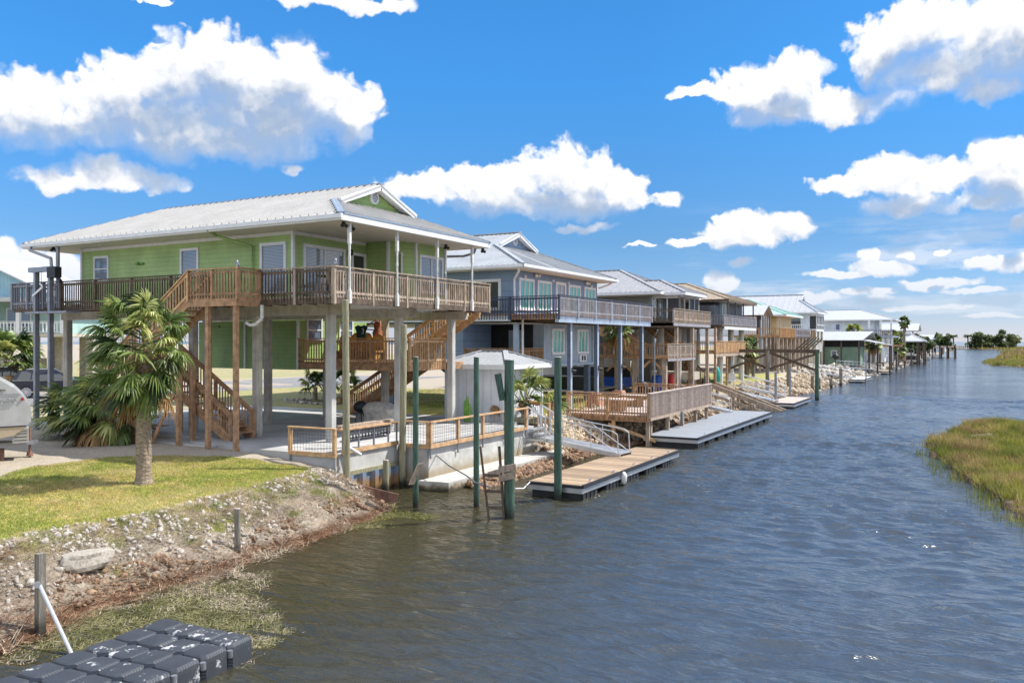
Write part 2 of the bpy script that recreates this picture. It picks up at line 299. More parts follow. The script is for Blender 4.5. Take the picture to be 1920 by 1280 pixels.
# ------------------------------------------------------------------ mesh builder
class MB:
    def __init__(s): s.v = []; s.f = []; s.sm = []; s.mi = []; s.m = 0
    def add(s, vs, fs, smooth=False):
        b = len(s.v); s.v.extend([tuple(v) for v in vs])
        for f in fs: s.f.append(tuple(b + i for i in f)); s.sm.append(smooth); s.mi.append(s.m)
        return s
    def box(s, x0, x1, y0, y1, z0, z1):
        vs = [(x, y, z) for z in (z0, z1) for y in (y0, y1) for x in (x0, x1)]
        return s.add(vs, [(0, 2, 3, 1), (4, 5, 7, 6), (0, 1, 5, 4), (2, 6, 7, 3), (0, 4, 6, 2), (1, 3, 7, 5)])
    def obox(s, c, ax, ay, az):
        c, ax, ay, az = map(Vector, (c, ax, ay, az))
        vs = [c + ax * i + ay * j + az * k for k in (-1, 1) for j in (-1, 1) for i in (-1, 1)]
        return s.add(vs, [(0, 2, 3, 1), (4, 5, 7, 6), (0, 1, 5, 4), (2, 6, 7, 3), (0, 4, 6, 2), (1, 3, 7, 5)])
    def bar(s, a, b, w, h, up=(0, 0, 1)):
        a, b = Vector(a), Vector(b); d = (b - a); ln = d.length
        if ln < 1e-6: return s
        d.normalize(); u = Vector(up); sd_ = d.cross(u)
        if sd_.length < 1e-3: sd_ = d.cross(Vector((0, 1, 0)))
        sd_.normalize(); uu = sd_.cross(d)
        return s.obox((a + b) / 2, d * ln / 2, sd_ * w / 2, uu * h / 2)
    def cyl(s, a, b, r0, r1=None, n=12, caps=True, smooth=True):
        a, b = Vector(a), Vector(b); r1 = r0 if r1 is None else r1
        d = (b - a).normalized(); u = d.cross(Vector((0, 0, 1)))
        if u.length < 1e-3: u = Vector((1, 0, 0))
        u.normalize(); w = d.cross(u)
        vs = []
        for c, r in ((a, r0), (b, r1)):
            for i in range(n):
                t = 2 * math.pi * i / n; vs.append(c + (u * math.cos(t) + w * math.sin(t)) * r)
        s.add(vs, [(i, (i + 1) % n, n + (i + 1) % n, n + i) for i in range(n)], smooth)
        if caps: s.add(vs, [tuple(range(n - 1, -1, -1)), tuple(range(n, 2 * n))])
        return s
    def tube(s, pts, r, n=8):
        for a, b in zip(pts[:-1], pts[1:]): s.cyl(a, b, r, r, n)
        return s
    def lathe(s, c, prof, n=16, smooth=True):
        vs = []; 
        for r, z in prof:
            for i in range(n):
                t = 2 * math.pi * i / n; vs.append((c[0] + r * math.cos(t), c[1] + r * math.sin(t), c[2] + z))
        fs = [(k * n + i, k * n + (i + 1) % n, (k + 1) * n + (i + 1) % n, (k + 1) * n + i) for k in range(len(prof) - 1) for i in range(n)]
        s.add(vs, fs, smooth); m = len(prof) - 1
        s.add(vs, [tuple(range(n - 1, -1, -1)), tuple(range(m * n, m * n + n))])
        return s
    def prism(s, poly, z0, z1):
        n = len(poly); vs = [(p[0], p[1], z0) for p in poly] + [(p[0], p[1], z1) for p in poly]
        return s.add(vs, [tuple(range(n - 1, -1, -1)), tuple(range(n, 2 * n))] + [(i, (i + 1) % n, n + (i + 1) % n, n + i) for i in range(n)])
    def poly(s, pts, th=0.0, nrm=None):
        """flat polygon given a thickness along its own normal (downwards/inwards)"""
        P = [Vector(p) for p in pts]
        if not th: return s.add(P, [tuple(range(len(P)))])
        nn = Vector(nrm).normalized() if nrm else (P[1] - P[0]).cross(P[2] - P[0]).normalized()
        Q = [p - nn * th for p in P]; n = len(P)
        return s.add(P + Q, [tuple(range(n)), tuple(range(2 * n - 1, n - 1, -1))] + [(i, n + i, n + (i + 1) % n, (i + 1) % n) for i in range(n)])
    def build(s, name, m, parent=None, label=None, cat=None, group=None, kind=None, mats=None):
        me = bpy.data.meshes.new(name)
        off = Vector((0, 0, 0))
        if parent is None and s.v:
            A = np.array(s.v); off = Vector((float(A[:, 0].mean()), float(A[:, 1].mean()), float(A[:, 2].min())))
        else:
            q = parent
            while q is not None: off += q.location; q = q.parent
        me.from_pydata([(v[0] - off.x, v[1] - off.y, v[2] - off.z) for v in s.v], [], s.f)
        me.polygons.foreach_set('use_smooth', s.sm)
        ms = mats or [m]
        for k in ms: me.materials.append(M[k] if isinstance(k, str) else k)
        if len(ms) > 1: me.polygons.foreach_set('material_index', s.mi)
        o = bpy.data.objects.new(name, me); COL.objects.link(o)
        if parent is not None: o.parent = parent
        else: o.location = off
        bm = bmesh.new(); bm.from_mesh(me); bmesh.ops.recalc_face_normals(bm, faces=bm.faces); bm.to_mesh(me); bm.free()
        tag(o, label, cat, group, kind)
        return o
def tag(o, label=None, cat=None, group=None, kind=None):
    for k, v in (('label', label), ('category', cat), ('group', group), ('kind', kind)):
        if v: o[k] = v
    return o
def thing(name, loc, label, cat, group=None):
    o = bpy.data.objects.new(name, None); COL.objects.link(o); o.location = loc; o.empty_display_size = .3
    return tag(o, label, cat, group)
def npmesh(name, V, F, m, label=None, cat=None, group=None, kind=None, parent=None, cols=None, smooth=False):
    """mesh straight from arrays; every face of F has the same number of corners"""
    me = bpy.data.meshes.new(name); nv, nf, k = len(V), len(F), F.shape[1]
    me.vertices.add(nv); me.vertices.foreach_set('co', V.astype('f').ravel())
    me.loops.add(nf * k); me.loops.foreach_set('vertex_index', F.astype('i').ravel())
    me.polygons.add(nf); me.polygons.foreach_set('loop_start', np.arange(0, nf * k, k, dtype='i'))
    if smooth: me.polygons.foreach_set('use_smooth', np.ones(nf, dtype=bool))
    me.update(calc_edges=True); me.validate()
    if cols is not None:
        at = me.color_attributes.new('zone', 'FLOAT_COLOR', 'POINT'); at.data.foreach_set('color', cols.astype('f').ravel())
    me.materials.append(M[m] if isinstance(m, str) else m)
    o = bpy.data.objects.new(name, me); COL.objects.link(o)
    if parent is not None: o.parent = parent
    return tag(o, label, cat, group, kind)
# ------------------------------------------------------------------ terrain
def pip(x, y, poly):
    inside = np.zeros(x.shape, bool); n = len(poly)
    for i in range(n):
        x0, y0 = poly[i]; x1, y1 = poly[(i + 1) % n]
        if y0 == y1: continue
        c = ((y0 > y) != (y1 > y)) & (x < (x1 - x0) * (y - y0) / (y1 - y0) + x0)
        inside ^= c
    return inside
SH_Y = [-60, 5, 7.4, 9.6, 11.3, 12.7, 15.7, 17.6, 18.9, 19.45, 19.55, 22.4, 22.6, 29.8, 30.2, 34, 39.5, 46, 52, 66, 93, 135, 200, 381, 700]
SH_X = [-12.0, -12.6, -13.3, -13.9, -13.75, -13.7, -14.2, -14.4, -14.7, -15.4, -16.95, -16.95, -15.75, -15.75, -14.9, -14.9, -14.3, -14.6, -14.8, -14.1, -13.1, -12.2, -11.8, -10.6, -10]
def vnoise(x, y, sc, seed=0):
    rs = np.random.RandomState(seed); G = rs.rand(64, 64)
    u = x * sc; v = y * sc; i = np.floor(u).astype(int); j = np.floor(v).astype(int); a = u - i; b = v - j
    a = a * a * (3 - 2 * a); b = b * b * (3 - 2 * b); g = lambda p, q: G[p % 64, q % 64]
    return (g(i, j) * (1 - a) + g(i + 1, j) * a) * (1 - b) + (g(i, j + 1) * (1 - a) + g(i + 1, j + 1) * a) * b
def land_h(x, y):
    s = np.interp(y, SH_Y, SH_X) - x
    wall = (y > 19.5) & (y < 30.0)
    s = s + np.where(wall, 0, (vnoise(x, y, .9, 3) - .5) * .55 + (vnoise(x, y, 2.6, 4) - .5) * .25)
    h = np.interp(s, [-60, -4, -1.2, 0, .5, 1.3, 2.2, 6, 14, 400], [-2, -1.6, -.55, 0, .33, .72, .98, 1.24, 1.26, 1.3])
    hs = np.interp(s, [-60, -1.2, -.4, -.05, .35, .6, 400], [-2, -1.6, -1.5, -1.2, .9, 1.24, 1.26])
    h = np.where(wall, hs, h)
    t = np.clip((y - 30) / 2.5, 0, 1) * np.clip((56 - y) / 6, 0, 1)          # steeper riprap slope north of the seawall
    h2 = np.interp(s, [-60, -4, -1, 0, 1, 2.2, 2.8, 400], [-2, -1.6, -.5, 0, .62, 1.25, 1.33, 1.33])
    h = h * (1 - t) + h2 * t * 1.0
    far = np.clip((y - 56) / 20, 0, 1); h3 = np.interp(s, [-60, -4, 0, 1.5, 5, 400], [-2, -1.2, 0, .6, 1.4, 1.5])
    h = h * (1 - far) + h3 * far
    h = h + np.where(s > .2, (vnoise(x, y, 3.1, 5) - .5) * .05 + (vnoise(x, y, .35, 6) - .5) * .06, 0)
    # marsh on the far side of the canal
    mp = [(-1.6, 42.1), (-1.0, 47), (-.6, 52.9), (.7, 55.6), (3, 54.8), (8, 57), (60, 60), (60, 0), (8, 12), (3.0, 18), (1.5, 25.3), (.5, 29), (-.2, 31), (-.9, 36), (-1.3, 39.8)]
    m1 = pip(x + (vnoise(x, y, .8, 8) - .5) * 1.2, y, mp)
    m2 = pip(x + (vnoise(x, y, .2, 9) - .5) * 5, y, [(2, 205), (4, 235), (60, 235), (60, 150), (12, 165), (6, 180)])
    m3 = pip(x, y + (vnoise(x, y, .05, 10) - .5) * 16, [(5.5, 255), (6, 275), (80, 275), (80, 250)]) | pip(x, y, [(9, 300), (9, 325), (120, 325), (120, 300)]) | pip(x, y, [(12, 370), (10, 410), (160, 410), (160, 370)])
    m4 = pip(x + (vnoise(x, y, .03, 12) - .5) * 20, y, [(-14, 520), (-40, 720), (240, 720), (240, 470), (60, 500), (30, 540), (12, 570), (2, 590), (-6, 560)])
    h = np.where(m1 | m2 | m3 | m4, np.maximum(h, .10 + vnoise(x, y, 1.2, 11) * .14), h)
    h = np.where(y > 745, -2, h)
    return h
def axis(segs):
    out = []
    for a, b, d in segs: out += list(np.arange(a, b, d))
    return np.array(out + [segs[-1][1]])
gx = axis([(-900, -200, 50), (-200, -60, 7), (-60, -28, 1.3), (-28, -20, .5), (-20, -11.4, .16), (-11.4, -2.5, 1.2), (-2.5, 3, .3), (3, 12, 1), (12, 60, 4), (60, 300, 30)])
gy = axis([(-60, 3, 6), (3, 20, .17), (20, 40, .3), (40, 60, .6), (60, 140, 2), (140, 300, 4), (300, 760, 14), (760, 900, 70)])
GX, GY = np.meshgrid(gx, gy); GH = land_h(GX, GY)
LAWN = [(-12, -60), (-21, -60), (-22.3, 12.4), (-23.4, 14.2), (-23.4, 15.7), (-22.6, 17), (-20.9, 17.9), (-19.6, 18.35), (-17.2, 18.7), (-16.1, 17.8), (-15.6, 16.2), (-15.2, 14.5), (-15.05, 12), (-15.35, 10), (-15.0, 8), (-14.8, 3)]
ns = (vnoise(GX, GY, .55, 20) - .5) * 1.3 + (vnoise(GX, GY, 2, 21) - .5) * .6
shx = np.interp(GY, SH_Y, SH_X); S = shx - GX
grass = pip(GX + ns * .5, GY, LAWN).astype(float)
grass = np.maximum(grass, (pip(GX, GY + ns, [(-46, 31), (-46, 50), (-26, 50), (-26, 31)])) * .5); grass = np.maximum(grass, (pip(GX, GY + ns, [(-27, 31), (-27, 50), (-17.6, 50), (-17.6, 36), (-19.5, 31)])) * 1.0)
grass = np.maximum(grass, (pip(GX, GY + ns, [(-21, 60), (-26, 90), (-17.5, 90), (-16.6, 60)])) * .55)
grass = np.maximum(grass, ((GX < -59 + ns) & (GX > -140)) * .45)
grass = np.maximum(grass, (GX > -9) * .25)
grass = np.maximum(grass, pip(GX, GY + ns, [(-48, 22), (-34, 22), (-34, 34), (-48, 34)]) * .4)
wet = np.where(GX < -9, np.clip(1 - (GH - .02) / .30, 0, 1), .55)
rocky = np.clip(1 - np.abs(S - 1.1) / 1.6, 0, 1)
ZC = np.stack([grass, wet, rocky, np.ones_like(grass)], -1).reshape(-1, 4)
nx_, ny_ = len(gx), len(gy); ii = np.arange((ny_ - 1) * (nx_ - 1)); jj = ii // (nx_ - 1); kk = ii % (nx_ - 1); b0 = jj * nx_ + kk
GF = np.stack([b0, b0 + 1, b0 + nx_ + 1, b0 + nx_], 1)
gm = bpy.data.materials.new('ground soil gravel and grass'); gm.use_nodes = True; t = gm.node_tree; p = t.nodes['Principled BSDF']
ca = N(t, 'ShaderNodeVertexColor', layer_name='zone'); sp = N(t, 'ShaderNodeSeparateColor'); L(t, ca.outputs[0], sp.inputs[0])
tcg = N(t, 'ShaderNodeTexCoord')
def gn(sc, det=5, rough=.6):
    n = N(t, 'ShaderNodeTexNoise'); L(t, tcg.outputs['Object'], n.inputs['Vector']); n.inputs['Scale'].default_value = sc; n.inputs['Detail'].default_value = det; n.inputs['Roughness'].default_value = rough; return n.outputs['Fac']
vor = N(t, 'ShaderNodeTexVoronoi'); L(t, tcg.outputs['Object'], vor.inputs['Vector']); vor.inputs['Scale'].default_value = 16
gravel = MIX(t, gn(1.1), (.31, .255, .19), (.47, .40, .31))
gravel = MIX(t, MR(t, vor.outputs['Distance'], .1, .7, 0, .55), gravel, (.20, .165, .125))
gravel = MIX(t, MT(t, 'MULTIPLY', vor.outputs['Color'], .35), gravel, (.62, .57, .49))
gg = MIX(t, MR(t, gn(.45, 6), .38, .62), (.27, .28, .05), (.42, .33, .10)); gg = MIX(t, MR(t, gn(9), .4, .65), gg, (.16, .20, .03))
gg = MIX(t, MR(t, gn(2.1), .52, .72, 0, .7), gg, (.46, .37, .18))
base = MIX(t, MR(t, sp.outputs[0], .2, .7), gravel, gg)
rk = MIX(t, gn(7), (.15, .11, .075), (.32, .28, .23)); base = MIX(t, MT(t, 'MULTIPLY', MR(t, sp.outputs[2], .1, .8), MR(t, gn(1.3), .35, .55)), base, rk)
mud = MIX(t, gn(5), (.05, .028, .016), (.15, .075, .04)); base = MIX(t, MR(t, sp.outputs[1], .1, .8), base, mud)
L(t, base, p.inputs['Base Color']); p.inputs['Roughness'].default_value = .95; p.inputs['Specular IOR Level'].default_value = .2
bp = N(t, 'ShaderNodeBump'); bp.inputs['Strength'].default_value = .7; bp.inputs['Distance'].default_value = .03; L(t, MT(t, 'ADD', gn(28), MT(t, 'MULTIPLY', vor.outputs['Distance'], -.6)), bp.inputs['Height']); L(t, bp.outputs[0], p.inputs['Normal'])
npmesh('ground', np.stack([GX, GY, GH], -1).reshape(-1, 3), GF, gm, kind='structure', cols=ZC, smooth=True)

# ------------------------------------------------------------------ water
wm = bpy.data.materials.new('brown canal water'); wm.use_nodes = True; t = wm.node_tree; p = t.nodes['Principled BSDF']
tcw = N(t, 'ShaderNodeTexCoord')
def wn(sx, sy, sc, det, rot, rough=.55, dist=0):
    m = N(t, 'ShaderNodeMapping'); L(t, tcw.outputs['Object'], m.inputs[0]); m.inputs['Rotation'].default_value = (0, 0, rot); m.inputs['Scale'].default_value = (sx, sy, 1)
    n = N(t, 'ShaderNodeTexNoise'); L(t, m.outputs[0], n.inputs['Vector']); n.inputs['Scale'].default_value = sc; n.inputs['Detail'].default_value = det; n.inputs['Roughness'].default_value = rough; n.inputs['Distortion'].default_value = dist
    return n.outputs['Fac']
rw = -TH - .10                                    # crests lie nearly across the view, wind down the canal
a1 = wn(.20, 1, 2.7, 3, rw + .2, .5, .5); a1b = wn(.26, 1, 4.6, 3, rw + .5, .5, .4); a2 = wn(.34, 1, 11, 3, rw + .2, .6, .3); a3 = wn(.3, 1, .7, 2, rw - .1); a5 = wn(.5, 1, 30, 2, rw - .3)
a4 = wn(1, 1, .09, 3, .4); a6 = wn(1, .5, .5, 3, .2)
calm = MR(t, MT(t, 'ADD', MT(t, 'MULTIPLY', a4, .7), MT(t, 'MULTIPLY', a6, .3)), .38, .62, .45, 1.2)
def ridge(v, k): return MT(t, 'SUBTRACT', 1, MT(t, 'MULTIPLY', MT(t, 'ABSOLUTE', MT(t, 'SUBTRACT', v, .5)), k), clamp=True)
h = MT(t, 'ADD', MT(t, 'MULTIPLY', ridge(a1, 2.8), .52), MT(t, 'ADD', MT(t, 'MULTIPLY', ridge(a1b, 2.6), .20), MT(t, 'ADD', MT(t, 'MULTIPLY', a2, .13), MT(t, 'ADD', MT(t, 'MULTIPLY', a5, .03), MT(t, 'MULTIPLY', a3, .55)))))
h = MT(t, 'MULTIPLY', h, calm)
bp = N(t, 'ShaderNodeBump'); bp.inputs['Strength'].default_value = 1.0; bp.inputs['Distance'].default_value = .10; L(t, h, bp.inputs['Height'])
nv1 = wn(.24, 1, 4.2, 5, rw + .2, .62); nv2 = wn(.5, 1, 7, 4, rw - .5, .6)          # chop too small for the bump: slopes across and along the wind
wdir = (-math.sin(TH - .2), math.cos(TH - .2), 0); cdir = (math.cos(TH - .2), math.sin(TH - .2), 0)
va = VM(t, 'SCALE', wdir, None); L(t, MT(t, 'MULTIPLY', MT(t, 'MULTIPLY', MT(t, 'SUBTRACT', nv1, .5), calm), .8), va.node.inputs[3])
vb = VM(t, 'SCALE', cdir, None); L(t, MT(t, 'MULTIPLY', MT(t, 'SUBTRACT', nv2, .5), .5), vb.node.inputs[3])
L(t, VM(t, 'NORMALIZE', VM(t, 'ADD', bp.outputs[0], VM(t, 'ADD', va, vb))), p.inputs['Normal'])
gpw = N(t, 'ShaderNodeNewGeometry'); sw_ = N(t, 'ShaderNodeSeparateXYZ'); L(t, gpw.outputs['Position'], sw_.inputs[0])
off_ = MT(t, 'ADD', sw_.outputs[0], MT(t, 'MULTIPLY', sw_.outputs[1], .14))
body = MIX(t, MR(t, MT(t, 'ADD', off_, MT(t, 'MULTIPLY', wn(1, 1, .25, 3, 0), 3)), -8.5, 1.5), (.040, .036, .017), (.050, .065, .086))  # brown shallows to deeper blue, the blue also standing in for sky reflection
L(t, body, p.inputs['Base Color'])
p.inputs['Roughness'].default_value = .11; p.inputs['IOR'].default_value = 1.42; p.inputs['Specular IOR Level'].default_value = .65
wx = axis([(-14000, -400, 3400), (-400, -30, 92.5), (-30, -17, 1.3), (-17, 6.5, .105), (6.5, 30, 2.35), (30, 400, 92.5), (400, 14000, 3400)])
wy = axis([(-300, 0, 60), (0, 5, .5), (5, 24, .062), (24, 42, .10), (42, 80, .2), (80, 160, .42), (160, 400, 8), (400, 24000, 2950)])
WX, WY = np.meshgrid(wx, wy); sp_y = np.gradient(wy)[:, None]
wr = np.random.RandomState(21); HZ = np.zeros_like(WX); DXw = np.zeros_like(WX); DYw = np.zeros_like(WX)
near = (np.abs(WX + 5.2) < 11.6) & (WY > 5) & (WY < 158)
gust = .35 + .95 * vnoise(WX, WY, .16, 61) * (.55 + .9 * vnoise(WX, WY, .5, 62)) + .25
lee = np.clip((WX + 17.5) / 6, .30, 1) * np.where(WY < 34, np.clip((WX + 14.6) / 5, .25, 1), 1)       # calmer close under the bank
mex = np.interp(WY, [0, 20, 25, 30, 36, 42, 50, 56, 58, 60], [3, 1.9, 1.15, 0, -.9, -1.6, -.8, .6, 4, 40]); lee = lee * np.clip((mex + .2 - WX) / 1.8, .10, 1)
edge = np.clip((11.6 - np.abs(WX + 5.2)) / 1.5, 0, 1) * np.clip((WY - 5) / .5, 0, 1) * np.clip((158 - WY) / 20, 0, 1)
xs_, ys_ = WX[near], WY[near]; hz = np.zeros_like(xs_); dxs = np.zeros_like(xs_); dys = np.zeros_like(xs_)
ux = xs_ + (vnoise(xs_, ys_, .35, 63) - .5) * 1.1; uy = ys_ + (vnoise(xs_, ys_, .4, 64) - .5) * .9; spn = np.broadcast_to(np.maximum(sp_y, .105), WX.shape)[near]
for i in range(64):
    lam = .20 * (1.0 / .20) ** wr.rand() ** 1.1; an = math.pi / 2 + TH - .10 + wr.randn() * .27; k = 2 * math.pi / lam
    am = .0056 * lam ** .95 * (.5 + wr.rand()); dx, dy = math.cos(an), math.sin(an); ph = k * (ux * dx + uy * dy) + wr.rand() * 6.28
    fall = np.clip((lam / spn - 2.2) / 2, 0, 1); hz += am * np.cos(ph) * fall; dxs -= dx * am * 1.05 * np.sin(ph) * fall; dys -= dy * am * 1.05 * np.sin(ph) * fall
m_ = (gust * lee * edge)[near]; HZ[near] = hz * m_; DXw[near] = dxs * m_; DYw[near] = dys * m_
nwx, nwy = len(wx), len(wy); ii = np.arange((nwy - 1) * (nwx - 1)); b0 = (ii // (nwx - 1)) * nwx + ii % (nwx - 1)
npmesh('water', np.stack([WX + DXw, WY + DYw, HZ], -1).reshape(-1, 3), np.stack([b0, b0 + 1, b0 + nwx + 1, b0 + nwx], 1), wm, kind='structure', smooth=True)

# ------------------------------------------------------------------ shared builders
def rail(parent, p0, p1, z, m, h=1.0, posts=1.8, gap=.13, drop=.22, name='railing', top='cap', pw=.09, bw=.04, post_m=None, endposts=True, cap_m=None):
    """deck railing from p0 to p1 (x,y), standing on level z; balusters reach down over the rim board by `drop`"""
    z += rnd.uniform(.0015, .006); pw *= rnd.uniform(.97, 1.06)
    a = Vector((p0[0], p0[1], 0)); b = Vector((p1[0], p1[1], 0)); d = b - a; ln = d.length; d.normalize()
    mb = MB(); n = max(1, int(round(ln / posts)))
    up = Vector((0, 0, 1))
    k = int(ln / gap)
    for i in range(1, k):
        q = a + d * (ln * i / k) + Vector((rnd.uniform(-.004, .004), 0, 0))
        mb.bar(q + up * (z - drop + .03), q + up * (z + h - .06), bw, bw * .9, up=d)
    mb.bar(a + up * (z + .10), b + up * (z + .10), .045, .08); mb.bar(a + up * (z + h - .13), b + up * (z + h - .13), .045, .08)
    o = mb.build(name, m, parent)
    cp = MB(); cp.bar(a + up * (z + h - .012) - d * .04, b + up * (z + h - .012) + d * .04, .15, .04); cp.build('handrail', cap_m or m, o)
    for i in range(0 if endposts else 1, n + (1 if endposts else 0)):
        q = a + d * (ln * i / n); MB().bar(q + up * (z - drop), q + up * (z + h - .035), pw, pw, up=d).build('railing_post', post_m or m, o)
    return o
def solid_rail(parent, p0, p1, z, m, h=1.0, drop=.25, bw=.14, gap=.165, name='railing', cap_m=None):
    """railing of close vertical boards"""
    a = Vector((p0[0], p0[1], 0)); b = Vector((p1[0], p1[1], 0)); d = b - a; ln = d.length; d.normalize(); up = Vector((0, 0, 1))
    mb = MB(); k = int(ln / gap)
    for i in range(k):
        q = a + d * (ln * (i + .5) / k); mb.bar(q + up * (z - drop + rnd.uniform(0, .02)), q + up * (z + h - .04), bw, .025, up=d)
    o = mb.build(name, m, parent)
    cp = MB(); cp.bar(a + up * (z + h), b + up * (z + h), .16, .045); cp.build('handrail', cap_m or m, o)
    return o
def stairs(parent, p0, p1, z0, z1, width, side, m, rails=(True, True), rail_m=None, name='stairs', open_=True, gap=.14, rh=.92):
    """flight from p0 (x,y) low to p1 high; `side` is the horizontal direction in which the flight is `width` wide"""
    a = Vector((p0[0], p0[1], z0)); b = Vector((p1[0], p1[1], z1)); s_ = Vector((side[0], side[1], 0)).normalized()
    hz = Vector((b.x - a.x, b.y - a.y, 0)); run = hz.length; hd = hz.normalized(); n = max(3, int(round((z1 - z0) / .19)))
    mb = MB()
    for e in (0, width): mb.bar(a + s_ * e - Vector((0, 0, .08)), b + s_ * e - Vector((0, 0, .08)), .05, .28, up=(0, 0, 1))
    o = mb.build(name, m, parent)
    tr = MB()
    for i in range(n):
        c = a + hd * (run * (i + .5) / n) + Vector((0, 0, (z1 - z0) * (i + 1) / n)) + s_ * width / 2
        tr.obox(c, hd * (run / n * .55), s_ * (width / 2 + .02), Vector((0, 0, .02)))
        if not open_: tr.obox(c - hd * (run / n * .5) - Vector((0, 0, (z1 - z0) / n / 2)), hd * .01, s_ * width / 2, Vector((0, 0, (z1 - z0) / n / 2)))
    tr.build('treads', m, o)
    for on, e in zip(rails, (-.04, width + .04)):
        if not on: continue
        r_ = MB(); u = Vector((0, 0, 1)); A = a + s_ * e; B = b + s_ * e
        r_.bar(A + u * rh, B + u * rh, .12, .045); r_.bar(A + u * (rh - .1), B + u * (rh - .1), .04, .08); r_.bar(A + u * .12, B + u * .12, .04, .08)
        k = int(run / gap)
        for i in range(1, k):
            q = A + (B - A) * (i / k); r_.bar(q + u * .06, q + u * (rh - .03), .035, .035, up=hd)
        for q in (A, (A + B) / 2, B): r_.bar(q - u * (.1 if q != A else 0.0), q + u * (rh + .03), .09, .09, up=hd)
        r_.build('stair_railing', rail_m or m, o)
    return o
def window(parent, c, nrm, w, h, fm='white', pane='glass_blinds', fw=.09, mull=0, sash=False, name='window', door=False, sill=True):
    """window centred at c on a wall whose outward horizontal normal is nrm"""
    c = Vector(c); n = Vector((nrm[0], nrm[1], 0)).normalized(); r = Vector((-n.y, n.x, 0)); u = Vector((0, 0, 1)); mb = MB()
    H2, W2 = h / 2, w / 2
    mb.obox(c + u * (H2 + fw / 2) + n * .02, r * (W2 + fw), n * .035, u * fw / 2)
    mb.obox(c - u * (H2 + fw / 2) + n * (.03 if sill else .02), r * (W2 + fw + (.02 if sill else 0)), n * (.045 if sill else .035), u * fw / 2)
    for e in (-1, 1): mb.obox(c + r * e * (W2 + fw / 2) + n * .018, r * fw / 2, n * .033, u * H2)
    for i in range(mull): mb.obox(c + r * (-W2 + w * (i + 1) / (mull + 1)) + n * .02, r * .03, n * .022, u * H2)
    if sash: mb.obox(c + n * .02, r * W2, n * .024, u * .025)
    o = mb.build('door' if door else name, fm, parent)
    MB().obox(c + n * .008, r * W2, n * .006, u * H2).build('pane', pane, o)
    return o
def ribs(mb, quad, gap, h=.03, w=.05):
    """raised ribs on a roof plane: quad = (eave0, eave1, ridge1, ridge0); ribs run from eave to ridge, cut by the plane's own outline"""
    poly = [Vector(q_) for q_ in quad]; e0, e1, r1, r0 = poly[0], poly[1], poly[2], poly[-1]; ex = (e1 - e0); ln = ex.length; ex.normalize()
    nn = (e1 - e0).cross(r0 - e0)
    if nn.length < 1e-6: nn = (e1 - e0).cross(r1 - e0)
    nn.normalize()
    if nn.z < 0: nn = -nn
    sl = nn.cross(ex)
    if sl.z < 0: sl = -sl
    to2 = lambda p: ((p - e0).dot(ex), (p - e0).dot(sl)); P2 = [to2(p) for p in poly]
    k = int(ln / gap)
    for i in range(k + 1):
        x = (i + .5) * gap
        if x > ln: break
        ys = []
        for j in range(len(P2)):
            (xa, ya), (xb, yb) = P2[j], P2[(j + 1) % len(P2)]
            if (xa - x) * (xb - x) < 0: ys.append(ya + (yb - ya) * (x - xa) / (xb - xa))
        if len(ys) < 2 or max(ys) - min(ys) < .1: continue
        a = e0 + ex * x + sl * min(ys) + nn * h * .5; b = e0 + ex * x + sl * max(ys) + nn * h * .5
        mb.bar(a, b, w, h, up=nn)
def roof_planes(parent, planes, m, gap=.4, th=.06, rh=.03, rw=.05, name='roof', caps=(), cap_m=None):
    mb = MB()
    for q in planes:
        P = [Vector(p) for p in q]; n = (P[1] - P[0]).cross(P[2] - P[0])
        if n.length < 1e-6: n = (P[1] - P[0]).cross(P[3] - P[0])
        n.normalize()
        if n.z < 0: n = -n
        Q = []
        for p in P:
            if not Q or (p - Q[-1]).length > 1e-4: Q.append(p)
        if (Q[0] - Q[-1]).length < 1e-4: Q.pop()
        mb.poly(Q, th, n)
        if gap: ribs(mb, P, gap, rh, rw)
    o = mb.build(name, m, parent)
    if caps:
        c = MB()
        for a, b in caps: c.bar(Vector(a) + Vector((0, 0, .03)), Vector(b) + Vector((0, 0, .03)), .22, .05)
        c.build('ridge_cap', cap_m or m, o)
    return o
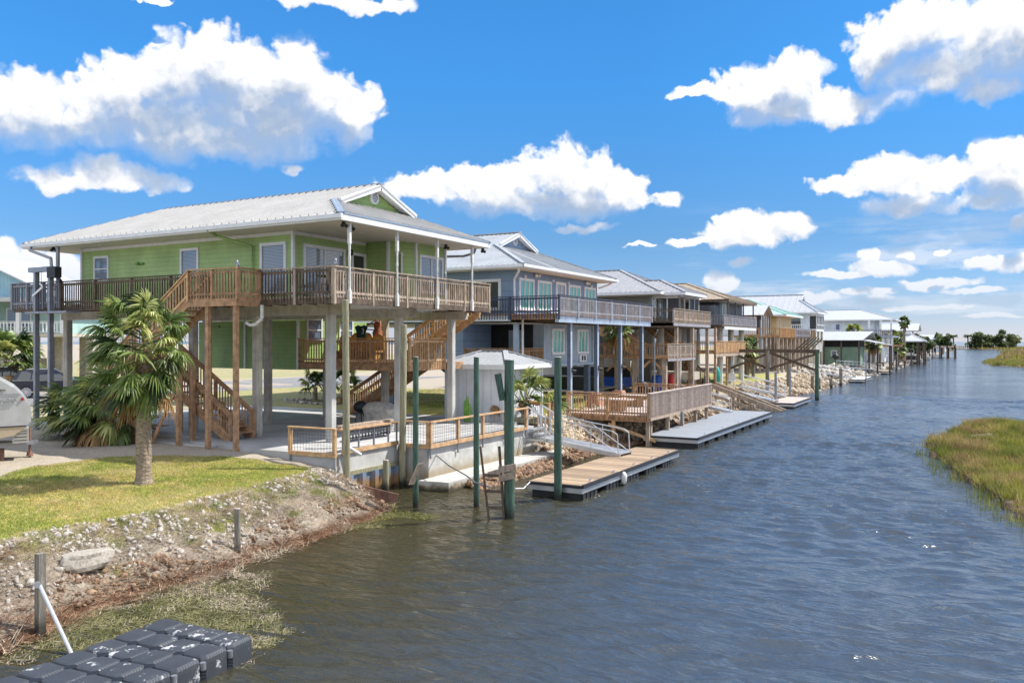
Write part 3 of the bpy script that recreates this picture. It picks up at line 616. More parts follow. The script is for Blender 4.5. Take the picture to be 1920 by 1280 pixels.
def hip_roof(parent, x0, x1, y0, y1, z, zr, m, gable_front=None, back_run=None, gap=.4, back='hip', over=0, cap_m=None, fascia='white', rh=.03, rw=.05, ridge_in=None, gable_m='siding_green', soffit=True):
    """roof over x0..x1 (x1 = canal side), y0..y1; ridge along X. gable_front=(zbreak) makes a small gable above a skirt (dutch gable)"""
    ym = (y0 + y1) / 2; hw = (y1 - y0) / 2; s = (zr - z) / hw
    ri = ridge_in if ridge_in is not None else hw
    A, B, C_, D = (x0, y0, z), (x1, y0, z), (x1, y1, z), (x0, y1, z)
    br_ = back_run if back_run else hw; rb = (x0 + (br_ if back == 'hip' else 0), ym, zr)
    planes = []; caps = []
    if gable_front is None:
        rf = (x1 - ri, ym, zr)
        planes += [(A, B, rf, rb), (C_, D, rb, rf), (B, C_, rf, rf)]
        caps += [(B, rf), (C_, rf), (rb, rf)]
    else:
        zb = gable_front; d = (zb - z) / (zr - z) * hw; xb = x1 - (zb - z) / (zr - z) * ri
        g0 = (xb, y0 + d, zb); g1 = (xb, y1 - d, zb); pk = (xb + .35, ym, zr)
        planes += [(A, B, g0, (xb, ym, zr), rb), (C_, D, rb, (xb, ym, zr), g1),
                   (B, C_, g1, g0), (g0, (xb + .35, y0 + d, zb), pk, (xb, ym, zr)), ((xb + .35, y1 - d, zb), g1, (xb, ym, zr), pk)]
        caps += [(B, g0), (C_, g1), (rb, pk)]
    if back == 'hip': planes += [(D, A, rb, rb)]; caps += [(A, rb), (D, rb)]
    o = roof_planes(parent, planes, m, gap, caps=caps, cap_m=cap_m, rh=rh, rw=rw)
    if gable_front is not None:
        MB().poly([(xb - .05, y0 + d + .35, zb), (xb - .05, y1 - d - .35, zb), (xb - .05, ym, zr - .2)], .05, (1, 0, 0)).build('gable_wall', gable_m, o)
        f = MB()
        for yy, sg in ((y0 + d, 1), (y1 - d, -1)):
            f.bar((xb + .30, yy, zb - .03), (xb + .30, ym, zr - .10), .06, .22, up=(0, 0, 1))
            f.bar((xb + .10, yy, zb - .06), (xb + .10, ym, zr - .13), .36, .03)
        f.build('barge_boards', fascia, o)
        v = MB(); v.cyl((xb - .05, ym, (zb + zr) / 2 - .02), (xb + .03, ym, (zb + zr) / 2 - .02), .24, n=20); vo = v.build('gable_vent', fascia, o)
        w = MB()
        for i in range(-3, 4): w.box(xb + .03, xb + .05, ym - .17 + abs(i) * .03, ym + .17 - abs(i) * .03, (zb + zr) / 2 - .02 + i * .055 - .012, (zb + zr) / 2 - .02 + i * .055 + .012)
        w.build('louvres', 'steel_grey', vo)
    g = MB()
    if fascia:
        t_ = .2
        g.bar((x0, y0 + .03, z - t_ / 2), (x1, y0 + .03, z - t_ / 2), .06, t_); g.bar((x0, y1 - .03, z - t_ / 2), (x1, y1 - .03, z - t_ / 2), .06, t_)
        g.bar((x1 - .03, y0 + .062, z - t_ / 2), (x1 - .03, y1 - .062, z - t_ / 2), .06, t_); g.bar((x0 + .03, y0 + .062, z - t_ / 2), (x0 + .03, y1 - .062, z - t_ / 2), .06, t_)
        g.build('fascia', fascia, parent)
    if soffit: MB().box(x0 + .061, x1 - .061, y0 + .061, y1 - .061, z - t_ - .0, z - t_ + .03).build('soffit', 'soffit', parent)
    return o
def gutter(parent, pts, m='white', r=.05, name='downpipe'):
    mb = MB(); 
    for a, b in zip(pts[:-1], pts[1:]): mb.cyl(a, b, r, n=8)
    return mb.build(name, m, parent)
def column(parent, x, y, z0, z1, w=.28, m='concrete', name='concrete_column'):
    mb = MB(); c = .03; h = w / 2
    mb.prism([(x - h + c, y - h), (x + h - c, y - h), (x + h, y - h + c), (x + h, y + h - c), (x + h - c, y + h), (x - h + c, y + h), (x - h, y + h - c), (x - h, y - h + c)], z0, z1)
    return mb.build(name, m, parent)
# ------------------------------------------------------------------ green stilt house
def poly_walls(parent, pts, z0, z1, m, th=.12, name='wall'):
    mb = MB(); mb.prism(pts, z0, z1); return mb.build(name, m, parent)
def trims(parent, pts, z0, z1, m='white', w=.10, name='corner_trim'):
    mb = MB()
    for x, y in pts: mb.box(x - w / 2, x + w / 2, y - w / 2, y + w / 2, z0, z1)
    return mb.build(name, m, parent)
H1 = thing('green_house', (-26, 24.4, 1.2), 'lime green stilt house with white metal roof, nearest to the viewer beside the palm', 'house')
ZT = 6.25
walls = poly_walls(H1, [(-32, 21.07), (-20.35, 21.07), (-20.35, 25.05), (-19.35, 25.05), (-18.75, 26.0), (-18.75, 28.0), (-32, 28.0)], ZT, 8.60, 'siding_green')
trims(walls, [(-32, 21.07), (-20.35, 21.07), (-19.35, 25.05), (-18.75, 26.0), (-18.75, 28.0)], ZT + .01, 8.59)
fz = MB(); fz.bar((-31.94, 21.05, 8.53), (-20.41, 21.05, 8.53), .04, .12); fz.bar((-20.33, 21.13, 8.53), (-20.33, 24.9, 8.53), .04, .12); fz.build('frieze_board', 'white', walls)
window(H1, (-30.72, 21.07, 7.72), (0, -1), .78, .86, sash=True)
window(H1, (-25.52, 21.07, 7.74), (0, -1), .82, .88)
window(H1, (-21.26, 21.07, 7.32), (0, -1), 1.02, 1.62, fw=.11)
window(H1, (-20.35, 22.64, 7.32), (1, 0), 1.98, 1.55, mull=1, fw=.11)
d_ = window(H1, (-20.35, 24.5, 7.17), (1, 0), .62, 1.72, pane='glass_dark', fw=.11, door=True, sill=False)
MB().obox((-20.29, 24.86, 7.15), (.03, 0, 0), (0, .015, 0), (0, 0, .1)).build('handle', 'black', d_)
dn = Vector((.95, .6, 0)).normalized()
window(H1, (-19.05, 25.525, 7.17), (dn.x, dn.y), .62, 1.78, pane='glass_blue', fw=.1, door=True, sill=False)
window(H1, (-18.75, 27.02, 7.42), (1, 0), 1.42, 1.3, mull=1, fw=.10, pane='glass_blinds')
MB().box(-28.55, -28.1, 20.99, 21.06, 7.78, 7.85).cyl((-28.3, 21.0, 7.8), (-28.3, 20.9, 7.86), .04).build('wall_light', 'cactus', H1)
MB().lathe((-20.27, 24.0, 8.0), [(.05, 0), (.08, .03), (.08, .2), (.04, .24)], 10).build('wall_light', 'black', H1)
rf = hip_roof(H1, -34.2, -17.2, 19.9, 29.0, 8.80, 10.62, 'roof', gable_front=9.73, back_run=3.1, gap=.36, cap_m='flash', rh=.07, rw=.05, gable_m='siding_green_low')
MB().bar((-17.24, 19.9, 8.82), (-17.24, 29.0, 8.82), .12, .05).build('drip_edge', 'flash', rf)
g_ = MB()
for y_ in (19.83,): g_.box(-34.25, -17.15, y_, y_ + .1, 8.66, 8.79)
g_.build('gutter', 'white', H1)
gutter(H1, [(-23.2, 19.9, 8.66), (-23.2, 20.3, 8.5), (-22.2, 20.95, 8.15), (-22.2, 20.97, 6.3)], 'siding_green_low', .055)
gutter(H1, [(-20.5, 19.8, 6.0), (-20.5, 19.8, 5.55), (-20.75, 19.75, 5.36), (-20.95, 19.7, 5.34), (-21.1, 19.7, 5.42)], 'white_old', .055)
gutter(H1, [(-33.6, 19.9, 8.65), (-33.5, 19.8, 8.5), (-32.0, 19.75, 8.1), (-31.95, 19.75, 7.7)], 'steel_grey', .06)
gutter(H1, [(-17.9, 29.0, 8.62), (-17.95, 28.95, 8.42), (-18.3, 28.7, 8.3), (-18.7, 28.1, 8.25)], 'steel_grey', .05)
for x_, y_ in ((-17.75, 21.0), (-17.45, 20.3), (-32.4, 20.1), (-17.5, 28.9), (-18.1, 27.1)):
    l_ = MB(); l_.cyl((x_, y_, 8.6), (x_, y_, 8.52), .06)
    for sg in (-1, 1): l_.cyl((x_, y_, 8.52), (x_ + .05, y_ + sg * .12, 8.46), .05, .065)
    l_.build('flood_light', 'black', H1)
c_ = MB()
for x_, y_ in ((-18.6, 22.6), (-18.4, 25.0), (-18.3, 27.2), (-30, 20.5)): c_.cyl((x_, y_, 8.599), (x_, y_, 8.58), .09)
c_.build('recessed_lights', 'white', H1)
# porch posts
for y_ in (20.55, 23.05, 25.5, 27.95):
    mb = MB(); x_ = -17.42
    mb.box(x_ - .055, x_ + .055, y_ - .055, y_ + .055, 6.02, 6.42).lathe((x_, y_, 6.42), [(.06, 0), (.04, .08), (.046, .2), (.036, .95), (.048, 1.05), (.036, 1.15), (.042, 1.5)], 12).box(x_ - .048, x_ + .048, y_ - .048, y_ + .048, 7.92, 8.60)
    mb.build('porch_post', 'white_old', H1)
column(H1, -32.1, 20.1, 6.25, 8.6, .13, 'steel_grey', 'porch_post')
# deck
dk = MB(); dk.box(-34.9, -17.5, 19.95, 21.06, 6.19, 6.25).box(-20.34, -17.5, 21.06, 29.4, 6.19, 6.249); dk.build('deck_floor', 'wood_grey', H1)
rm = MB(); rm.box(-34.9, -17.5, 19.93, 19.98, 6.0, 6.185).box(-17.52, -17.47, 19.98, 29.4, 6.0, 6.185).box(-20.3, -17.52, 29.36, 29.4, 6.0, 6.185)
for i in range(24): rm.box(-34.5 + i * .7, -34.45 + i * .7, 19.98, 28.5, 6.055, 6.185)
rm.build('deck_frame', 'wood_dark', H1)
MB().box(-32, -18.7, 21.6, 28.2, 6.06, 6.12).build('underfloor', 'soffit', H1)
rail(H1, (-17.5, 19.93), (-17.5, 29.4), ZT, 'wood_grey', h=.92, posts=1.9, gap=.135, drop=.27)
rail(H1, (-20.75, 19.93), (-17.55, 19.93), ZT, 'wood_dark', h=.92, posts=1.6, gap=.135, drop=.27, cap_m='wood_grey', post_m='wood_grey')  # near rails darker than the canal rail: their shade painted in
rail(H1, (-31.6, 19.93), (-23.0, 19.93), ZT, 'wood_dark', h=.92, posts=2.1, gap=.135, drop=.24, cap_m='wood_dark')
rail(H1, (-20.2, 29.4), (-17.55, 29.4), ZT, 'wood_grey', h=.92, posts=1.9)
rail(H1, (-34.95, 19.93), (-31.7, 19.93), ZT, 'grey_paint', h=.95, posts=1.1, gap=.16, drop=.15, pw=.11)
rail(H1, (-34.95, 20.0), (-34.95, 22.0), ZT, 'grey_paint', h=.95, posts=1.1, gap=.16, drop=.15, pw=.11)
MB().box(-34.9, -33.2, 21.0, 24, 6.19, 6.248).build('deck_floor', 'wood_grey', H1)
# concrete frame
CX = (-19.3, -22.8, -26.2, -29.9, -34.1); CY = (21.8, 25.65, 29.3)
for y_ in CY:
    for x_ in CX: column(H1, x_, y_, 1.2, 5.72, .28, 'concrete_light' if x_ == -19.3 else 'concrete')
    MB().box(-34.4, -18.55, y_ - .13, y_ + .13, 5.72, 6.055).build('concrete_beam', 'concrete', H1)
# lower enclosed storey
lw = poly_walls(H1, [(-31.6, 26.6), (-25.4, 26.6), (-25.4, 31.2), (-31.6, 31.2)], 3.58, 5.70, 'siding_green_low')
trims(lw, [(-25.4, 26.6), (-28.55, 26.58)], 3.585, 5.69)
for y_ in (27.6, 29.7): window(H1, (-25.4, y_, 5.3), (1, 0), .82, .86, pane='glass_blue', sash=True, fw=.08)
MB().box(-30.9, -30.2, 26.52, 26.6, 5.42, 5.5).build('wall_light', 'siding_green_low', H1)
# mid deck
MB().box(-25.39, -19.5, 26.6, 30.6, 3.87, 3.93).build('deck_floor', 'wood_brown', H1)
b_ = MB(); b_.box(-25.39, -19.5, 26.56, 26.6, 3.62, 3.86).box(-19.54, -19.5, 26.6, 30.6, 3.62, 3.86).box(-25.39, -19.54, 30.56, 30.6, 3.62, 3.86)
for i in range(8): b_.box(-25 + i * .7, -24.95 + i * .7, 26.6, 30.56, 3.66, 3.865)
b_.build('deck_frame', 'wood_brown', H1)
rail(H1, (-25.35, 26.6), (-19.5, 26.6), 3.93, 'wood_brown', h=1.0, posts=1.9, gap=.14, drop=.06, cap_m='wood_orange')
rail(H1, (-19.5, 26.6), (-19.5, 29.08), 3.93, 'wood_new', h=1.0, posts=1.2, gap=.12, drop=.3)  # brighter lumber than the near rail: its sunlight painted in
stairs(H1, (-26.2, 30.7), (-21.8, 30.7), 1.35, 3.9, .95, (0, 1), 'wood_brown', name='lower_inner_stairs')
stairs(H1, (-23.0, 30.75), (-19.4, 30.75), 3.93, 6.1, .95, (0, 1), 'wood_new', name='upper_inner_stairs')
# outer stair: landing, upper flight, mid landing, lower flight
MB().box(-23.0, -20.7, 18.95, 19.93, 6.19, 6.25).build('landing', 'wood_brown', H1)
b_ = MB(); b_.box(-23.02, -20.7, 18.9, 18.95, 5.95, 6.2).box(-20.72, -20.68, 18.95, 19.9, 5.95, 6.2); b_.build('landing_frame', 'wood_brown', H1)
rail(H1, (-23.0, 18.93), (-20.7, 18.93), ZT, 'wood_brown', h=.94, posts=1.15, gap=.13, drop=.1, cap_m='wood_new')
rail(H1, (-20.7, 18.98), (-20.7, 19.9), ZT, 'wood_brown', h=.94, posts=1.2, gap=.13, drop=.1)
stairs(H1, (-26.5, 18.95), (-23.0, 18.95), 3.78, 6.22, .95, (0, 1), 'wood_brown', rail_m='wood_new', name='upper_stairs')
MB().box(-27.6, -26.4, 18.9, 21.5, 3.72, 3.78).build('landing', 'wood_brown', H1)
rail(H1, (-27.6, 18.9), (-26.5, 18.9), 3.78, 'wood_brown', h=.94, posts=1.1, gap=.13, drop=.15)
rail(H1, (-27.6, 18.95), (-27.6, 21.5), 3.78, 'wood_brown', h=.94, posts=1.1, gap=.13, drop=.15)
stairs(H1, (-22.5, 20.3), (-26.4, 20.3), 1.38, 3.75, 1.0, (0, 1), 'wood_brown', name='lower_stairs')
for x_, y_, z1_ in ((-22.15, 19.02, 6.2), (-20.85, 19.02, 6.2), (-23.75, 19.15, 4.2), (-24.2, 20.1, 4.1), (-26.45, 19.0, 3.72), (-27.5, 19.0, 3.72), (-26.45, 21.4, 3.72), (-23.9, 21.2, 2.6)):
    MB().box(x_ - .07, x_ + .07, y_ - .07, y_ + .07, 1.15, z1_).build('stair_post', 'wood_brown', H1)
b_ = MB(); b_.bar((-26.4, 19.0, 2.7), (-23.75, 19.02, 4.1), .05, .18).bar((-26.4, 19.1, 4.0), (-23.8, 19.12, 2.8), .05, .15).bar((-25.0, 19.06, 1.3), (-23.9, 19.06, 3.0), .05, .12); b_.build('cross_brace', 'wood_brown', H1)
# things on the deck rail: small pale owl decoys
for i, (x_, y_, lb) in enumerate(((-20.72, 18.95, 'small pale owl decoy on the stair landing rail of the green house'), (-17.52, 20.0, 'small pale owl decoy on the canal corner of the green deck rail'), (-17.52, 26.2, 'small pale owl decoy far along the canal rail of the green deck'))):
    o = thing('owl_decoy', (x_, y_, 7.18), lb, 'owl figure', 'owl decoys on the deck rail')
    MB().lathe((x_, y_, 7.18), [(.03, 0), (.05, .03), (.06, .10), (.045, .16), (.048, .19), (.03, .23), (.005, .24)], 10).build('body', 'steel_grey', o)
    MB().lathe((x_ + .01, y_ - .03, 7.21), [(.01, 0), (.03, .05), (.01, .11)], 8).build('breast', 'white', o)

# table and chairs on the deck behind the rail
t_ = thing('deck_table', (-18.8, 21.3, 6.25), 'small dark table behind the rail at the corner of the green deck', 'table')
MB().lathe((-18.8, 21.3, 6.97), [(.5, 0), (.5, .03)], 16).build('table_top', 'dark', t_)
MB().cyl((-18.8, 21.3, 6.25), (-18.8, 21.3, 6.97), .04).build('leg', 'black', t_)
for i, (x_, y_, a_) in enumerate(((-19.7, 20.9, 0), (-18.2, 20.7, 2.4))):
    ch = thing('deck_chair', (x_, y_, 6.25), ['olive chair on the green deck, left of the small table', 'olive chair on the green deck, right of the small table by the corner'][i], 'chair', 'chairs on the green deck')
    q = Matrix.Rotation(a_, 3, 'Z'); F = lambda v: Vector((x_, y_, 6.25)) + q @ Vector(v)
    m1 = MB(); m1.obox(F((0, 0, .42)), q @ Vector((.26, 0, 0)), q @ Vector((0, .26, 0)), Vector((0, 0, .03))).build('seat', 'pile_olive', ch)
    m1 = MB(); m1.obox(F((-.25, 0, .72)), q @ Vector((.03, 0, 0)), q @ Vector((0, .26, 0)), Vector((0, 0, .28))).build('backrest', 'pile_olive', ch)
    for sx in (-1, 1):
        for sy in (-1, 1): MB().bar(F((sx * .23, sy * .23, 0)), F((sx * .22, sy * .22, .4)), .04, .04).build('leg', 'black', ch)

# things on the middle deck
o = thing('wooden_bench', (-22.9, 27.6, 3.93), 'orange bench with scalloped back on the middle deck of the green house', 'bench')
sc_ = [(-24.1, 27.8, 4.0)] + [(-24.1 + 2.4 * i / 48, 27.8, 4.98 + .16 * abs(math.sin(math.pi * 4 * i / 48)) * (1.25 if 12 < i < 36 else .9)) for i in range(49)] + [(-21.7, 27.8, 4.0)]
MB().poly(sc_, .05, (0, -1, 0)).build('backrest', 'wood_orange', o)
MB().box(-24.1, -21.7, 27.25, 27.75, 4.35, 4.41).build('seat', 'wood_orange', o)
for x_ in (-24.0, -21.8): MB().box(x_ - .04, x_ + .04, 27.3, 27.72, 3.94, 4.35).build('leg', 'wood_orange', o)
o = thing('carved_figure', (-22.35, 28.2, 3.93), 'carved reddish wood animal figure standing behind the orange bench', 'carving')
bm_ = MB(); bm_.lathe((-22.35, 28.2, 3.93), [(.2, 0), (.24, .3), (.22, .7), (.20, 1.0), (.23, 1.25), (.15, 1.4), (.17, 1.52), (.16, 1.66), (.08, 1.76)], 14)
bm_.lathe((-22.24, 28.08, 5.55), [(.07, 0), (.08, .06), (.03, .12)], 8); bm_.bar((-22.5, 28.1, 5.3), (-23.2, 28.0, 5.35), .05, .05).bar((-23.0, 28.0, 5.35), (-22.3, 28.0, 5.72), .035, .035)
bm_.build('body', 'bear_wood', o)
for s_ in (-.1, .1): MB().lathe((-22.35 + s_, 28.2, 5.64), [(.02, 0), (.05, .03), (.02, .08)], 8).build('ear', 'bear_wood', o)
o = thing('hung_shirt', (-22.85, 27.9, 4.9), 'dark green sleeveless shirt with a white number 3 hung over the bench back', 'shirt')
MB().poly([(-23.08, 27.7, 4.88), (-22.62, 27.7, 4.88), (-22.6, 27.7, 5.2), (-22.5, 27.7, 5.42), (-22.68, 27.7, 5.5), (-22.86, 27.7, 5.45), (-23.02, 27.7, 5.5), (-23.2, 27.7, 5.42), (-23.1, 27.7, 5.2)], .03, (0, -1, 0)).build('cloth', 'jersey', o)
def text(parent, s, loc, size, rotz, m, name='lettering', rotx=R(90), th=.004, ax='CENTER'):
    cu = bpy.data.curves.new(name, 'FONT'); cu.body = s; cu.size = size; cu.extrude = th; cu.align_x = ax
    tmp = bpy.data.objects.new('tmp', cu); COL.objects.link(tmp)
    me = bpy.data.meshes.new_from_object(tmp.evaluated_get(bpy.context.evaluated_depsgraph_get())); bpy.data.objects.remove(tmp)
    o = bpy.data.objects.new(name, me); COL.objects.link(o); me.materials.clear(); me.materials.append(M[m])
    q, off = parent, Vector((0, 0, 0))
    while q is not None: off += q.location; q = q.parent
    o.parent = parent; o.location = Vector(loc) - off; o.rotation_euler = (rotx, 0, rotz); return o
text(o, '3', (-22.74, 27.69, 5.12), .34, 0, 'white', 'number')

# ------------------------------------------------------------------ slab, seawall, ledge
o = MB(); o.prism([(-35, 20.6), (-23.6, 20.6), (-23.6, 19.55), (-20.9, 19.4), (-20.9, 19.1), (-16.92, 19.3), (-16.92, 22.5), (-15.72, 22.5), (-15.72, 30.0), (-17.0, 30.0), (-17.0, 30.9), (-20, 32.2), (-35, 32.2)], 1.0, 1.35)
o.build('patio_slab', 'concrete_slab', kind='structure')
MB().box(-25.2, -22.2, 19.25, 20.58, 1.1, 1.30).build('paving_pad', 'concrete_slab', label='pale concrete pad at the foot of the wooden stairs', cat='concrete pad')
sw = thing('seawall', (-16, 24, -.6), 'grey concrete seawall holding up the patio above the canal', 'seawall')
MB().prism([(-16.98, 19.34), (-16.9, 19.30), (-16.9, 22.46), (-15.68, 22.46), (-15.68, 30.04), (-16.1, 30.04), (-16.1, 22.9), (-17.3, 22.9), (-17.3, 19.34)], -.8, .999).build('wall', 'seawall', sw)
MB().prism([(-20.88, 19.13), (-16.95, 19.27), (-16.95, 19.33), (-16.98, 19.6), (-20.88, 19.5)], .2, .998).build('wall', 'seawall', sw)
MB().prism([(-16.99, 19.42), (-16.86, 19.42), (-16.86, 22.3), (-16.99, 22.3)], .78, 1.36).build('cap', 'concrete_light', sw)
MB().box(-16.93, -16.80, 19.42, 22.28, .66, .79).build('waler', 'pile_olive', sw)
sp_ = MB(); y_ = 19.5; k = 0                       # folded steel sheet
pts = []
while y_ < 22.4:
    for dy, dx in ((0, 0), (.2, 0), (.28, .16), (.46, .16), (.54, 0)):
        pts.append((-16.88 + dx * .8, y_ + dy))
    y_ += .62
n = len(pts); sp_.add([(x, y, -.8) for x, y in pts] + [(x, y, .68) for x, y in pts], [(i, i + 1, n + i + 1, n + i) for i in range(n - 1)]); sp_.build('steel_sheet', 'sheetpile', sw)
MB().prism([(-15.69, 21.9), (-14.62, 22.05), (-14.62, 30.6), (-15.5, 31.2), (-15.69, 31.2)], -.9, .30).build('ledge', 'concrete_light', sw)
MB().prism([(-16.8, 22.35), (-15.69, 22.38), (-15.69, 22.45), (-16.8, 22.44)], -.9, .2).build('footing', 'seawall', sw)

# wire mesh fence on the seawall edge
def mesh_fence(name, pts, z, label, h=.78, posts=None, capw=.14):
    o = thing(name, (pts[0][0], pts[0][1], z), label, 'fence', 'wire mesh fences along the patio edge')
    for a, b in zip(pts[:-1], pts[1:]):
        A = Vector((*a, 0)); B = Vector((*b, 0)); d = (B - A); ln = d.length; d.normalize(); u = Vector((0, 0, 1)); n = max(1, round(ln / 1.75))
        MB().bar(A + u * (z + h), B + u * (z + h), capw, .045).build('top_rail', 'wood_new', o)
        MB().bar(A + u * (z - .02), B + u * (z - .02), .06, .13).build('bottom_rail', 'wood_new', o)
        for i in range(n + 1):
            q = A + d * (.06 + (ln - .12) * i / n)
            MB().bar(q - u * .08 + u * z, q + u * (z + h - .025), .10, .10, up=d).build('post', 'wood_new', o)
            MB().bar(q - u * .42 + u * z, q + u * (z - .085), .05, .05, up=d).build('bracket', 'steel_grey', o)
        w = MB(); k = int(ln / .11)
        for i in range(1, k): q = A + d * (ln * i / k); w.bar(q + u * (z + .05), q + u * (z + h - .03), .007, .007, up=d)
        for i in range(1, 7): w.bar(A + u * (z + .05 + i * .105), B + u * (z + .05 + i * .105), .007, .007)
        w.build('wire_mesh', 'wire', o)
    return o
mesh_fence('mesh_fence', [(-18.7, 19.18), (-16.85, 19.26)], 1.36, 'short wire mesh fence panel beside the tall near pile')
mesh_fence('mesh_fence', [(-16.72, 22.42), (-15.62, 22.42), (-15.62, 29.2)], 1.36, 'long wire mesh fence with wooden rails along the pale seawall')
mesh_fence('mesh_fence', [(-15.62, 31.3), (-17.1, 31.6)], 1.40, 'short mesh fence behind the dock steps beside the planter palm')
# bench built into the wall rail
o = thing('long_rail_bench', (-17.0, 21, 1.36), 'long grey rail bench with slatted back between the near pile and the green pile', 'bench')
MB().bar((-16.82, 19.5, 1.42), (-16.82, 22.3, 1.42), .07, .13).build('bottom_rail', 'wood_new', o)
MB().bar((-16.84, 19.45, 2.1), (-16.84, 22.3, 2.1), .16, .05).build('top_rail', 'wood_new', o)
MB().bar((-17.05, 19.6, 2.13), (-17.05, 22.25, 2.13), .2, .16).build('table_board', 'wood_grey', o)
b_ = MB(); b_.bar((-17.2, 20.0, 1.66), (-17.2, 22.1, 1.66), .32, .04).bar((-17.0, 20.0, 1.78), (-17.0, 22.1, 1.78), .03, .05).bar((-17.0, 20.0, 2.0), (-17.0, 22.1, 2.0), .03, .06)
for i in range(14): b_.box(-17.015, -16.985, 20.03 + i * .155, 20.09 + i * .155, 1.72, 2.0)
b_.build('bench_seat', 'steel_grey', o)
for y_ in (19.55, 20.3, 21.05, 21.8, 22.25): MB().box(-16.86, -16.81, y_ - .02, y_ + .02, 1.47, 2.08).build('post', 'steel_grey', o)
MB().cyl((-16.75, 19.62, 1.60), (-16.55, 20.05, 1.30), .055).build('plastic_pipe', 'pvc', label='short white plastic pipe leaning on the seawall beside the near pile', cat='pipe')
MB().obox((-16.75, 22.28, .45), (.18, 0, 0), (0, .012, 0), (0, 0, .10)).build('small_sign', 'white_old', label='small white notice plate low on the seawall corner', cat='sign')
# rusty plank running down the bank into the inlet
MB().bar((-16.7, 18.95, .55), (-15.1, 20.0, .05), .05, .34).build('rusty_plank', 'rust', label='rusty red plank sloping down the bank beside the tall near pile', cat='plank')

# ------------------------------------------------------------------ piles
def pile(name, x, y, z0, z1, r, m, label, wet=.45, lean=(0, 0), group='mooring piles beside the seawall', wz=0.0):
    o = thing(name, (x, y, z0), label, 'pile', group); mb = MB(); H = z1 - z0; n = 10
    pr = []
    for i in range(n + 1):
        f = i / n; pr.append((r * (1.04 - .10 * f) * (1 + rnd.uniform(-.02, .02)), H * f))
    vs = []; ns_ = 16
    for rr, zz in pr:
        for j in range(ns_):
            a = 2 * math.pi * j / ns_; q = 1 + .03 * math.sin(3 * a + zz)
            vs.append((x + lean[0] * zz + rr * q * math.cos(a), y + lean[1] * zz + rr * q * math.sin(a), z0 + zz))
    fs = [(k * ns_ + i, k * ns_ + (i + 1) % ns_, (k + 1) * ns_ + (i + 1) % ns_, (k + 1) * ns_ + i) for k in range(n) for i in range(ns_)]
    mb.add(vs, fs, True).add(vs, [tuple(range(n * ns_, n * ns_ + ns_))]); mb.build('shaft', m, o)
    MB().cyl((x + lean[0] * H, y + lean[1] * H, z1), (x + lean[0] * H, y + lean[1] * H, z1 + .012), r * .92, r * .86, 14).build('cut_top', 'wood_pinkgrey', o)
    return o
pile('mooring_pile', -16.45, 19.3, -.2, 6.05, .105, 'pile_olive', 'tall olive brown pile at the corner of the seawall, the tallest one', wet=0, lean=(-.012, 0))
pile('mooring_pile', -16.62, 22.26, -1, 5.35, .112, 'pile_olive', 'thick brown pile standing at the jog of the seawall', wet=.5, lean=(.012, 0))
pA = pile('mooring_pile', -14.14, 19.6, -1, 4.35, .086, 'pile_green', 'green pile with a tilted board nailed near its foot', wet=.35)
MB().obox((-14.04, 19.47, .98), (.028, -.017, 0), (.045, .06, 0), (.11, .07, .30)).build('nailed_board', 'wood_grey', pA)
pile('mooring_pile', -12.64, 20.52, -1, 4.34, .085, 'pile_green', 'dark green pile in the water before the mesh fence', wet=.4)
pB = pile('mooring_pile', -11.05, 19.65, -1, 4.30, .140, 'pile_green', 'thickest green pile with two boards and a wooden ladder', wet=.45)
MB().cyl((-11.30, 19.45, 3.92), (-11.18, 19.5, 3.2), .095, .085).build('side_stub', 'pile_green', pB)
b_ = MB()
for z_, t_ in ((1.38, .10), (1.16, .14)): b_.obox((-10.98, 19.4, z_), (.24, .05, t_ * .5), (.01, -.02, 0), (0, 0, .09))
b_.obox((-11.42, 19.45, 1.2), (.2, .0, .06), (.01, -.02, 0), (0, 0, .09)); b_.build('nailed_boards', 'wood_grey', pB)
pile('mooring_pile', -11.03, 22.63, -1, 4.32, .118, 'pile_green', 'green pile standing against the corner of the tan wooden dock', wet=.4)
pile('short_pile', -16.35, 21.05, -1, 1.02, .10, 'pile_olive', 'short cut off pile in front of the blue steel sheet wall', wet=.35)
pile('shore_post', -14.15, 12.95, -.3, 1.12, .068, 'pile_grey', 'round grey post standing in the rocks at the water line', wet=.28, group='posts on the near bank', wz=.25)
o = thing('square_post', (-13.25, 8.0, -.2), 'square weathered post with a metal pipe brace at the left of the bank', 'post', 'posts on the near bank')
MB().box(-13.31, -13.19, 7.94, 8.06, -.3, 1.36).build('post', 'pile_grey', o)
MB().cyl((-13.18, 7.95, .86), (-12.0, 7.74, 0.02), .032).cyl((-13.22, 7.93, .88), (-13.16, 7.9, .88), .05).build('brace', 'alu', o)
# ladder leaning on the thick pile
o = thing('wooden_ladder', (-12.1, 19.5, -.5), 'dark wooden ladder standing in the water beside the thick green pile', 'ladder')
for a, b in (((-11.70, 19.2, 1.95), (-11.44, 19.3, -.4)), ((-11.27, 19.48, 1.95), (-11.10, 19.50, -.4))): MB().bar(a, b, .075, .05).build('stile', 'wood_dark', o)
for z_ in (1.15, .72, .28, -.12): MB().bar((-11.68 + (1.95 - z_) * .1, 19.22, z_ + .03), (-11.24 + (1.95 - z_) * .07, 19.47, z_), .04, .075).build('rung', 'wood_dark', o)
MB().tube([(-15.68, 22.9, 1.0), (-14.3, 21.6, .92), (-13.1, 20.7, .84), (-12.3, 19.9, .82), (-11.5, 19.5, .8)], .022).build('gangway_pole', 'steel_grey', label='thin grey pole slung from the seawall to the ladder', cat='pole')
